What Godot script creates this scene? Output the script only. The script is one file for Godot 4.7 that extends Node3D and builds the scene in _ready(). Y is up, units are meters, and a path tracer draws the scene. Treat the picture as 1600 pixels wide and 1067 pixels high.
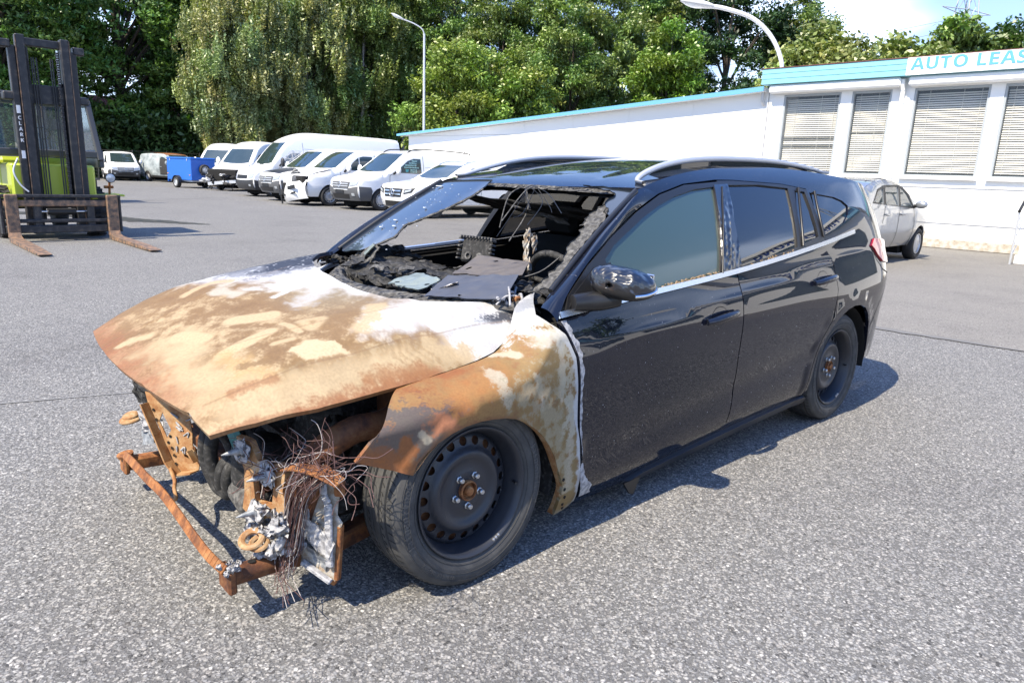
extends Node3D

# ---------------------------------------------------------------- mesh builder
class MB:
	var v := PackedVector3Array()
	var n := PackedVector3Array()
	var u := PackedVector2Array()
	var c := PackedColorArray()
	var ix := PackedInt32Array()
	var xf := Transform3D()
	var col := Color(1, 1, 1)
	var sag := 0.0
	func vert(p: Vector3, nn: Vector3, uv := Vector2.ZERO) -> int:
		var q := xf * p
		if sag != 0.0:
			q.y -= sag * (2.75 - q.x)
		v.append(q)
		n.append((xf.basis * nn).normalized())
		u.append(uv)
		c.append(col)
		return v.size() - 1
	func face(a: int, b: int, d: int) -> void:
		var g := (v[b] - v[a]).cross(v[d] - v[a])
		if g.dot(n[a] + n[b] + n[d]) > 0.0:
			ix.append(a); ix.append(d); ix.append(b)
		else:
			ix.append(a); ix.append(b); ix.append(d)
	func tri(a: Vector3, b: Vector3, d: Vector3, away := Vector3.ZERO) -> void:
		var g := (b - a).cross(d - a).normalized()
		if away != Vector3.ZERO and g.dot(away) < 0.0:
			g = -g
		face(vert(a, g), vert(b, g), vert(d, g))
	func quad(a: Vector3, b: Vector3, d: Vector3, e: Vector3, away := Vector3.ZERO) -> void:
		var g := (d - a).cross(e - b).normalized()
		if away != Vector3.ZERO and g.dot(away) < 0.0:
			g = -g
		var i := vert(a, g, Vector2(0, 0))
		var j := vert(b, g, Vector2(1, 0))
		var k := vert(d, g, Vector2(1, 1))
		var l := vert(e, g, Vector2(0, 1))
		face(i, j, k)
		face(i, k, l)
	func box(o: Vector3, s: Vector3, b := 0.0) -> void:
		var h := s * 0.5
		b = minf(b, minf(h.x, minf(h.y, h.z)) * 0.9)
		var ax := [Vector3(1, 0, 0), Vector3(0, 1, 0), Vector3(0, 0, 1)]
		for i in 3:
			var A: Vector3 = ax[i]
			var B: Vector3 = ax[(i + 1) % 3]
			var C: Vector3 = ax[(i + 2) % 3]
			var hb := h.dot(B) - b
			var hc := h.dot(C) - b
			var ha := h.dot(A)
			for sg in [-1.0, 1.0]:
				var f: Vector3 = o + A * ha * sg
				quad(f + B * hb + C * hc, f - B * hb + C * hc, f - B * hb - C * hc, f + B * hb - C * hc, A * sg)
			if b > 0.0:
				for s1 in [-1.0, 1.0]:
					for s2 in [-1.0, 1.0]:
						var la: Vector3 = A * (ha - b)
						var e1: Vector3 = o + B * (hb + b) * s1 + C * hc * s2
						var e2: Vector3 = o + B * hb * s1 + C * (hc + b) * s2
						quad(e1 + la, e1 - la, e2 - la, e2 + la, B * s1 + C * s2)
		if b > 0.0:
			for sx in [-1.0, 1.0]:
				for sy in [-1.0, 1.0]:
					for sz in [-1.0, 1.0]:
						var k := Vector3(sx, sy, sz)
						var q := o + Vector3((h.x - b) * sx, (h.y - b) * sy, (h.z - b) * sz)
						tri(q + Vector3(b * sx, 0, 0), q + Vector3(0, b * sy, 0), q + Vector3(0, 0, b * sz), k)
	func bar(a: Vector3, b: Vector3, w: float, h: float, up := Vector3.UP, bev := 0.0) -> void:
		var keep := xf
		var y := (b - a).normalized()
		if absf(y.dot(up.normalized())) > 0.98:
			up = Vector3(1, 0, 0) if absf(y.x) < 0.9 else Vector3(0, 0, 1)
		var x := up.cross(y).normalized()
		var z := x.cross(y)
		xf = keep * Transform3D(Basis(x, y, z), (a + b) * 0.5)
		box(Vector3.ZERO, Vector3(w, a.distance_to(b), h), bev)
		xf = keep
	func tube(pts: PackedVector3Array, r, seg := 8, caps := true) -> void:
		var k := pts.size()
		var prev := -1
		var d0 := (pts[1] - pts[0]).normalized()
		var nx := d0.cross(Vector3.UP)
		if nx.length() < 0.1:
			nx = d0.cross(Vector3.RIGHT)
		nx = nx.normalized()
		for i in k:
			var d := (pts[mini(i + 1, k - 1)] - pts[maxi(i - 1, 0)]).normalized()
			nx = (nx - d * nx.dot(d)).normalized()
			var ny := d.cross(nx)
			var rr: float = r[i] if r is Array or r is PackedFloat32Array else r
			var first := v.size()
			for j in seg:
				var a := TAU * j / seg
				var q := nx * cos(a) + ny * sin(a)
				vert(pts[i] + q * rr, q, Vector2(float(j) / seg, i))
			if prev >= 0:
				for j in seg:
					var j2 := (j + 1) % seg
					face(prev + j, prev + j2, first + j2)
					face(prev + j, first + j2, first + j)
			prev = first
			if caps and (i == 0 or i == k - 1):
				var dd := -d if i == 0 else d
				var cen := vert(pts[i], dd)
				var ring := []
				for j in seg:
					var a := TAU * j / seg
					ring.append(vert(pts[i] + (nx * cos(a) + ny * sin(a)) * rr, dd))
				for j in seg:
					face(cen, ring[j], ring[(j + 1) % seg])
	func lathe(prof: PackedVector2Array, seg: int, smooth := false) -> void: # (radius, height) about the y axis
		for i in prof.size() - 1:
			var p := prof[i]
			var q := prof[i + 1]
			if p.is_equal_approx(q):
				continue
			var t := q - p
			var nn := Vector2(t.y, -t.x).normalized()
			var na := nn
			var nb := nn
			if smooth:
				if i > 0:
					var t0 := p - prof[i - 1]
					na = (nn + Vector2(t0.y, -t0.x).normalized()).normalized()
				if i < prof.size() - 2:
					var t1 := prof[i + 2] - q
					nb = (nn + Vector2(t1.y, -t1.x).normalized()).normalized()
			var first := v.size()
			for j in seg + 1:
				var a := TAU * j / seg
				var cs := cos(a)
				var sn := sin(a)
				vert(Vector3(p.x * cs, p.y, p.x * sn), Vector3(na.x * cs, na.y, na.x * sn), Vector2(float(j) / seg, p.y))
				vert(Vector3(q.x * cs, q.y, q.x * sn), Vector3(nb.x * cs, nb.y, nb.x * sn), Vector2(float(j) / seg, q.y))
			for j in seg:
				var k := first + j * 2
				face(k, k + 1, k + 3)
				face(k, k + 3, k + 2)
	func extr(poly: PackedVector2Array, depth: float, holes := []) -> void: # xy outline, extruded along z about 0
		var parts := [poly]
		for h in holes: # cut a slot of no width so that the ring stays one polygon
			parts = [bridge(parts[0], h)]
		var idx := Geometry2D.triangulate_polygon(parts[0])
		for sg in [-1.0, 1.0]:
			var f := v.size()
			for q in parts[0]:
				vert(Vector3(q.x, q.y, depth * 0.5 * sg), Vector3(0, 0, sg), q)
			for i in range(0, idx.size(), 3):
				face(f + idx[i], f + idx[i + 1], f + idx[i + 2])
		for ring in [poly] + holes:
			var ccw := not Geometry2D.is_polygon_clockwise(ring)
			var hole: bool = ring != poly
			for i in ring.size():
				var a: Vector2 = ring[i]
				var b: Vector2 = ring[(i + 1) % ring.size()]
				var e := b - a
				var out := Vector3(e.y, -e.x, 0) * (1.0 if ccw != hole else -1.0)
				quad(Vector3(a.x, a.y, -depth * 0.5), Vector3(b.x, b.y, -depth * 0.5), Vector3(b.x, b.y, depth * 0.5), Vector3(a.x, a.y, depth * 0.5), out)
	func bridge(outer: PackedVector2Array, h: PackedVector2Array) -> PackedVector2Array:
		var o := outer.duplicate()
		var k := h.duplicate()
		if Geometry2D.is_polygon_clockwise(o):
			o.reverse()
		if not Geometry2D.is_polygon_clockwise(k):
			k.reverse()
		var best := 1e9
		var bi := 0
		var bj := 0
		for i in o.size():
			for j in k.size():
				var d := o[i].distance_squared_to(k[j])
				if d < best:
					best = d; bi = i; bj = j
		var r := PackedVector2Array()
		for i in range(bi + 1):
			r.append(o[i])
		for j in k.size() + 1:
			r.append(k[(bj + j) % k.size()] + (Vector2(0.00003, 0.00003) if j == k.size() else Vector2.ZERO))
		for i in range(bi, o.size()):
			r.append(o[i] + (Vector2(0.00003, -0.00003) if i == bi else Vector2.ZERO))
		return r
	func surf(fn: Callable, nu: int, nv: int, side := 1.0, off := 0.0) -> void:
		var f := v.size()
		var e := 0.002
		for j in nv + 1:
			for i in nu + 1:
				var a := float(i) / nu
				var b := float(j) / nv
				var p: Vector3 = fn.call(a, b)
				var ea := e if a < 0.5 else -e
				var eb := e if b < 0.5 else -e
				var pa: Vector3 = (fn.call(a + ea, b) - p) / ea
				var pb: Vector3 = (fn.call(a, b + eb) - p) / eb
				var g := pa.cross(pb)
				g = g.normalized() * side if g.length() > 1e-9 else Vector3.UP
				vert(p + g * off, g, Vector2(a, b))
		for j in nv:
			for i in nu:
				var k := f + j * (nu + 1) + i
				face(k, k + 1, k + nu + 2)
				face(k, k + nu + 2, k + nu + 1)
	func blob(o: Vector3, r: Vector3, sd: int, amp := 0.25, nu := 14, nv := 9) -> void:
		var fz := FastNoiseLite.new()
		fz.seed = sd
		fz.frequency = 1.3
		fz.fractal_octaves = 3
		surf(func(a: float, b: float) -> Vector3:
			var th := TAU * fposmod(a, 1.0)
			var ph := PI * clampf(b, 0.003, 0.997)
			var d := Vector3(sin(ph) * cos(th), cos(ph), sin(ph) * sin(th))
			var k := 1.0 + amp * 2.0 * fz.get_noise_3dv(d)
			return o + Vector3(d.x * r.x, d.y * r.y, d.z * r.z) * k, nu, nv, -1.0)
	# a sheet over an outline: fn maps the outline's plane into space, side turns its normals
	func panel(poly: PackedVector2Array, fn: Callable, cell: float, side := 1.0, flange := 0.0, holes := [], off := 0.0, uvs := 1.0) -> void:
		var e := 0.004
		var cache := {}
		var nrm := func(q: Vector2) -> Vector3:
			var p: Vector3 = fn.call(q)
			var g: Vector3 = (fn.call(q + Vector2(e, 0)) - p).cross(fn.call(q + Vector2(0, e)) - p)
			return g.normalized() * side
		var at := func(q: Vector2) -> int:
			var key := Vector2i((q * 20000.0).round())
			if cache.has(key):
				return cache[key]
			var g: Vector3 = nrm.call(q)
			var id := vert(fn.call(q) + g * off, g, q * uvs)
			cache[key] = id
			return id
		var lo := poly[0]
		var hi := poly[0]
		for q in poly:
			lo = lo.min(q)
			hi = hi.max(q)
		lo -= Vector2(0.00131, 0.00177)
		var nx := int(ceil((hi.x - lo.x) / cell)) + 1
		var ny := int(ceil((hi.y - lo.y) / cell)) + 1
		var mark := {}
		for ring in [poly] + holes:
			for i in ring.size():
				var a: Vector2 = ring[i]
				var b: Vector2 = ring[(i + 1) % ring.size()]
				var k := int(ceil(a.distance_to(b) / cell * 5.0)) + 1
				for j in k + 1:
					var q := a.lerp(b, float(j) / k)
					mark[Vector2i(((q - lo) / cell).floor())] = true
		for j in ny:
			for i in nx:
				var q := lo + Vector2(i, j) * cell
				var rect := PackedVector2Array([q, q + Vector2(cell, 0), q + Vector2(cell, cell), q + Vector2(0, cell)])
				if mark.has(Vector2i(i, j)):
					var pieces: Array = Geometry2D.intersect_polygons(rect, poly)
					for h in holes:
						var nextp := []
						for pc in pieces:
							nextp.append_array(Geometry2D.clip_polygons(pc, h))
						pieces = nextp
					for pc in pieces:
						if pc.size() < 3 or Geometry2D.is_polygon_clockwise(pc):
							continue
						var idx := Geometry2D.triangulate_polygon(pc)
						for k in range(0, idx.size(), 3):
							face(at.call(pc[idx[k]]), at.call(pc[idx[k + 1]]), at.call(pc[idx[k + 2]]))
				else:
					var m := q + Vector2(cell, cell) * 0.5
					if not Geometry2D.is_point_in_polygon(m, poly):
						continue
					var skip := false
					for h in holes:
						if Geometry2D.is_point_in_polygon(m, h):
							skip = true
					if skip:
						continue
					var a: int = at.call(rect[0])
					var b: int = at.call(rect[1])
					var d: int = at.call(rect[2])
					var f: int = at.call(rect[3])
					face(a, b, d)
					face(a, d, f)
		if flange != 0.0:
			for ring in [poly] + holes:
				for i in ring.size():
					var a: Vector2 = ring[i]
					var b: Vector2 = ring[(i + 1) % ring.size()]
					var k := maxi(1, int(a.distance_to(b) / cell))
					for j in k:
						var q0 := a.lerp(b, float(j) / k)
						var q1 := a.lerp(b, float(j + 1) / k)
						var n0: Vector3 = nrm.call(q0)
						var n1: Vector3 = nrm.call(q1)
						var p0: Vector3 = fn.call(q0) + n0 * off
						var p1: Vector3 = fn.call(q1) + n1 * off
						var fn0 := (p1 - p0).cross(n0).normalized()
						var i0 := vert(p0, fn0, q0 * uvs)
						var i1 := vert(p1, fn0, q1 * uvs)
						var i2 := vert(p1 - n1 * flange, fn0, q1 * uvs)
						var i3 := vert(p0 - n0 * flange, fn0, q0 * uvs)
						face(i0, i1, i2)
						face(i0, i2, i3)
	func done() -> ArrayMesh:
		var a := []
		a.resize(Mesh.ARRAY_MAX)
		a[Mesh.ARRAY_VERTEX] = v
		a[Mesh.ARRAY_NORMAL] = n
		a[Mesh.ARRAY_TEX_UV] = u
		a[Mesh.ARRAY_COLOR] = c
		a[Mesh.ARRAY_INDEX] = ix
		var m := ArrayMesh.new()
		m.add_surface_from_arrays(Mesh.PRIMITIVE_TRIANGLES, a)
		return m

# ---------------------------------------------------------------- naming helpers
var taken := {}
func numbered(called: String) -> String:
	taken[called] = taken.get(called, 0) + 1
	return called if taken[called] == 1 else "%s_%03d" % [called, taken[called] - 1]

func tag(o: Node, label := "", category := "", group := "", kind := "") -> Node:
	if label: o.set_meta("label", label)
	if category: o.set_meta("category", category)
	if group: o.set_meta("group", group)
	if kind: o.set_meta("kind", kind)
	return o

func thing(called: String, label: String, category: String, at := Vector3.ZERO, turn := 0.0, group := "") -> Node3D:
	var o := Node3D.new()
	o.name = numbered(called)
	add_child(o)
	o.position = at
	o.rotation.y = turn
	tag(o, label, category, group)
	return o

var part_names := {}
func obj(called: String, m, mat: Material, parent: Node = self) -> MeshInstance3D:
	var o := MeshInstance3D.new()
	o.mesh = m.done() if m is MB else m
	o.material_override = mat
	if parent == self:
		o.name = numbered(called)
	else:
		var key := str(parent.get_instance_id()) + called
		part_names[key] = part_names.get(key, 0) + 1
		o.name = called if part_names[key] == 1 else "%s_%03d" % [called, part_names[key] - 1]
	parent.add_child(o, true)
	return o

func struct(called: String, m, mat: Material) -> MeshInstance3D:
	var o := obj(called, m, mat)
	o.set_meta("kind", "structure")
	return o

func mb(x := Transform3D()) -> MB:
	var m := MB.new()
	m.xf = x
	return m

func P2(a: Array) -> PackedVector2Array: # flat list of numbers -> outline
	var r := PackedVector2Array()
	for i in range(0, a.size(), 2):
		r.append(Vector2(a[i], a[i + 1]))
	return r

func P3(a: Array) -> PackedVector3Array:
	var r := PackedVector3Array()
	for i in range(0, a.size(), 3):
		r.append(Vector3(a[i], a[i + 1], a[i + 2]))
	return r

func spline(p: PackedVector3Array, k := 6) -> PackedVector3Array:
	var r := PackedVector3Array()
	var m := p.size()
	for i in m - 1:
		for j in k:
			r.append(p[i].cubic_interpolate(p[i + 1], p[maxi(i - 1, 0)], p[mini(i + 2, m - 1)], float(j) / k))
	r.append(p[m - 1])
	return r

func spline2(p: PackedVector2Array, k := 4, closed := false) -> PackedVector2Array:
	var r := PackedVector2Array()
	var m := p.size()
	for i in (m if closed else m - 1):
		var a := p[(i - 1 + m) % m] if closed else p[maxi(i - 1, 0)]
		var d := p[(i + 2) % m] if closed else p[mini(i + 2, m - 1)]
		for j in k:
			r.append(p[i].cubic_interpolate(p[(i + 1) % m], a, d, float(j) / k))
	if not closed:
		r.append(p[m - 1])
	return r

func lut(xs: Array, ys: Array, x: float) -> float: # smooth table
	var m := xs.size()
	if x <= xs[0]: return ys[0] + (x - xs[0]) * (ys[1] - ys[0]) / (xs[1] - xs[0])
	if x >= xs[m - 1]: return ys[m - 1] + (x - xs[m - 1]) * (ys[m - 1] - ys[m - 2]) / (xs[m - 1] - xs[m - 2])
	var i := 0
	while x > xs[i + 1]: i += 1
	var h: float = xs[i + 1] - xs[i]
	var t: float = (x - xs[i]) / h
	var d: float = (ys[i + 1] - ys[i]) / h
	var m0: float = d if i == 0 else (ys[i + 1] - ys[i - 1]) / (xs[i + 1] - xs[i - 1])
	var m1: float = d if i == m - 2 else (ys[i + 2] - ys[i]) / (xs[i + 2] - xs[i])
	var t2 := t * t
	var t3 := t2 * t
	return (2 * t3 - 3 * t2 + 1) * ys[i] + (t3 - 2 * t2 + t) * h * m0 + (-2 * t3 + 3 * t2) * ys[i + 1] + (t3 - t2) * h * m1

func nz(sd: int, freq: float, oct := 4) -> FastNoiseLite:
	var f := FastNoiseLite.new()
	f.seed = sd
	f.frequency = freq
	f.fractal_octaves = oct
	f.noise_type = FastNoiseLite.TYPE_SIMPLEX_SMOOTH
	return f

# ---------------------------------------------------------------- materials
func mk(nm: String, r: float, g: float, b: float, rough := 0.6, metal := 0.0) -> StandardMaterial3D:
	var m := StandardMaterial3D.new()
	m.resource_name = nm
	m.albedo_color = Color(r, g, b).linear_to_srgb()
	m.roughness = rough
	m.metallic = metal
	m.cull_mode = BaseMaterial3D.CULL_DISABLED
	return m

func coat(m: StandardMaterial3D, k := 1.0, rr := 0.02) -> StandardMaterial3D:
	m.clearcoat_enabled = true
	m.clearcoat = k
	m.clearcoat_roughness = rr
	return m

func tri_tex(m: StandardMaterial3D, t: Texture2D, scale: float, bump := 0.0, bt: Texture2D = null) -> StandardMaterial3D:
	m.albedo_texture = t
	m.uv1_triplanar = true
	m.uv1_scale = Vector3(scale, scale, scale)
	if bump != 0.0:
		m.heightmap_enabled = true
		m.heightmap_scale = bump
		m.heightmap_texture = bt if bt else t
	return m

func glass(nm: String, r: float, g: float, b: float, alpha: float) -> StandardMaterial3D:
	var m := mk(nm, r, g, b, 0.0)
	m.albedo_color.a = alpha
	m.transparency = BaseMaterial3D.TRANSPARENCY_ALPHA
	return m

func img_tex(w: int, h: int, bytes: PackedByteArray, fmt := Image.FORMAT_RGB8) -> ImageTexture:
	return ImageTexture.create_from_image(Image.create_from_data(w, h, false, fmt, bytes))

# a seamless mottled texture: colours (linear) mixed by noise
func mottle(size: int, sd: int, freq: float, stops: Array, cols: Array, speck := 0.0, speck_col := Color(0.6, 0.6, 0.6)) -> ImageTexture:
	var f := nz(sd, freq, 6)
	var im := f.get_seamless_image(size, size, false, false, 0.2, true)
	var f2 := nz(sd + 9, freq * 6.0, 3)
	var im2 := f2.get_seamless_image(size, size, false, false, 0.2, true)
	var a := im.get_data()
	var b := im2.get_data()
	var step := a.size() / (size * size)
	var ramp := PackedColorArray()
	for i in 256:
		var x := i / 255.0
		var k := 0
		while k < stops.size() - 2 and x > stops[k + 1]: k += 1
		ramp.append(cols[k].lerp(cols[k + 1], clampf((x - stops[k]) / (stops[k + 1] - stops[k]), 0, 1)).linear_to_srgb())
	var out := PackedByteArray()
	out.resize(size * size * 3)
	var rng := RandomNumberGenerator.new()
	rng.seed = sd
	var sc := speck_col.linear_to_srgb()
	for i in size * size:
		var x := clampi(int(a[i * step] * 0.72 + b[i * step] * 0.28 + rng.randf_range(-8, 8)), 0, 255)
		var q := ramp[x]
		if speck > 0.0 and rng.randf() < speck:
			q = q.lerp(sc, rng.randf_range(0.3, 1.0))
		out[i * 3] = int(q.r * 255)
		out[i * 3 + 1] = int(q.g * 255)
		out[i * 3 + 2] = int(q.b * 255)
	return img_tex(size, size, out)

# chippings of stone pressed into bitumen
func asphalt_tex(size: int, metres: float, sd: int, base: Color, stones: Array, pale_share: float, cover: float) -> Array:
	var rng := RandomNumberGenerator.new()
	rng.seed = sd
	var out := PackedByteArray()
	out.resize(size * size * 3)
	var hh := PackedByteArray()
	hh.resize(size * size)
	var bs := base.linear_to_srgb()
	for i in size * size:
		var k := rng.randf_range(0.82, 1.15)
		out[i * 3] = int(clampf(bs.r * k, 0, 1) * 255)
		out[i * 3 + 1] = int(clampf(bs.g * k, 0, 1) * 255)
		out[i * 3 + 2] = int(clampf(bs.b * k, 0, 1) * 255)
		hh[i] = int(rng.randf_range(20, 70))
	var px := size / metres
	var count := int(cover * metres * metres / 0.000045)
	for s in count:
		var r := px * (0.0019 + 0.0058 * pow(rng.randf(), 1.9))
		var cx := rng.randf() * size
		var cy := rng.randf() * size
		var an := rng.randf() * TAU
		var ca := cos(an)
		var sa := sin(an)
		var sq := rng.randf_range(0.55, 0.95)
		var pale := rng.randf() < pale_share
		var q: Color = stones[rng.randi() % stones.size()]
		if pale:
			q = Color(0.6, 0.58, 0.55)
		if rng.randf() < 0.1:
			q = q * 0.38
		q = (q * rng.randf_range(0.72, 1.25)).linear_to_srgb()
		var top := rng.randf_range(150, 235)
		var ri := int(ceil(r))
		for dy in range(-ri, ri + 1):
			for dx in range(-ri, ri + 1):
				var ux := (dx * ca + dy * sa) / r
				var uy := (-dx * sa + dy * ca) / (r * sq)
				var d := maxf(ux * ux + uy * uy, maxf(absf(ux), absf(uy)) * 1.12 - 0.1)
				if d > 1.0:
					continue
				var i := posmod(int(cy) + dy, size) * size + posmod(int(cx) + dx, size)
				var e := 1.0 if d < 0.62 else 0.82
				out[i * 3] = int(clampf(q.r * e, 0, 1) * 255)
				out[i * 3 + 1] = int(clampf(q.g * e, 0, 1) * 255)
				out[i * 3 + 2] = int(clampf(q.b * e, 0, 1) * 255)
				hh[i] = int(top * (1.0 - 0.35 * d))
	return [img_tex(size, size, out), img_tex(size, size, hh, Image.FORMAT_L8)]

func lettering(txt: String, height: float, mat: Material, parent: Node, at: Transform3D, called := "lettering", depth := 0.012, bold := true, font := "Droid Sans") -> MeshInstance3D:
	var t := TextMesh.new()
	var f := SystemFont.new()
	f.font_names = PackedStringArray([font])
	f.font_weight = 700 if bold else 400
	t.font = f
	t.text = txt
	t.font_size = 64
	t.pixel_size = height / 46.0
	t.depth = depth
	t.horizontal_alignment = HORIZONTAL_ALIGNMENT_LEFT
	t.vertical_alignment = VERTICAL_ALIGNMENT_CENTER
	var o := obj(called, t, mat, parent)
	o.transform = at
	return o

var M := {}
var hood_tex: Texture2D
const CAR_AT := Vector3(-0.7036, 0, -2.7546)
const CAR_TURN := 0.7465
var DS := Vector3(cos(CAR_TURN), 0, -sin(CAR_TURN)) # along the burnt car, rearwards
var DT := Vector3(sin(CAR_TURN), 0, cos(CAR_TURN))  # towards its left side

func _ready() -> void:
	# camera
	var cam := Camera3D.new()
	cam.name = "camera"
	var pitch := 0.2315
	var roll := 0.0385
	var up0 := Vector3(0, cos(pitch), -sin(pitch))
	var fw := Vector3(0, -sin(pitch), -cos(pitch))
	var right := Vector3.RIGHT * cos(roll) + up0 * sin(roll)
	var up := -Vector3.RIGHT * sin(roll) + up0 * cos(roll)
	cam.transform = Transform3D(Basis(right, up, -fw), Vector3(0, 1.324, 0))
	cam.fov = rad_to_deg(2.0 * atan(533.5 / 1098.4))
	cam.near = 0.05
	cam.far = 900.0
	add_child(cam)
	cam.current = true
	# sky
	var we := WorldEnvironment.new()
	we.name = "world_environment"
	var env := Environment.new()
	env.background_mode = Environment.BG_SKY
	var sm := ProceduralSkyMaterial.new()
	sm.sky_top_color = Color(0.26, 0.43, 0.70)
	sm.sky_horizon_color = Color(0.72, 0.81, 0.89)
	sm.sky_curve = 0.16
	sm.ground_bottom_color = Color(0.32, 0.32, 0.31)
	sm.ground_horizon_color = Color(0.60, 0.66, 0.72)
	sm.sky_energy_multiplier = 1.15
	sm.sun_angle_max = 30.0
	sm.sky_cover = cloud_cover()
	sm.sky_cover_modulate = Color(1, 1, 1, 0.85)
	var sky := Sky.new()
	sky.sky_material = sm
	env.sky = sky
	env.tonemap_mode = Environment.TONE_MAPPER_LINEAR
	env.tonemap_exposure = 2.0
	env.sdfgi_enabled = true
	env.ssao_enabled = true
	env.ssil_enabled = true
	we.environment = env
	add_child(we)
	# sun: high, straight ahead of the burnt car's nose, a hand's breadth to its left
	var sun := DirectionalLight3D.new()
	sun.name = "sun"
	var el := deg_to_rad(52.0)
	var off := deg_to_rad(3.5)
	var to_sun := (-DS * cos(off) + DT * sin(off)) * cos(el) + Vector3.UP * sin(el)
	add_child(sun)
	sun.look_at_from_position(to_sun * 50.0, Vector3.ZERO)
	sun.light_energy = 1.6
	sun.light_color = Color(1.0, 0.95, 0.86)
	sun.light_angular_distance = 0.53
	sun.shadow_enabled = true
	make_materials()
	ground()
	office()
	office_wing()
	annex()
	woods()
	yard_furniture()
	row_of_vehicles()
	forklifts()
	burnt_car()

func cloud_cover() -> ImageTexture:
	var w := 1024
	var h := 512
	var f := nz(41, 1.0, 6)
	var f2 := nz(7, 1.0, 5)
	var b := PackedByteArray()
	b.resize(w * h * 4)
	for j in h:
		var el := (0.5 - (j + 0.5) / h) * PI
		for i in w:
			var o := (j * w + i) * 4
			var k := 0.0
			if el > 0.0:
				var a := TAU * i / w
				var y := sin(el) + 0.12
				var q := Vector3(cos(el) * cos(a) / y, 0, cos(el) * sin(a) / y) * 0.55
				var d := f.get_noise_3dv(q) + 0.35 * f2.get_noise_3dv(q * 3.0)
				k = smoothstep(-0.06, 0.45, d) * smoothstep(0.0, 0.12, el)
			b[o] = 205; b[o + 1] = 210; b[o + 2] = 216
			b[o + 3] = int(k * 235)
	return img_tex(w, h, b, Image.FORMAT_RGBA8)

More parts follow.
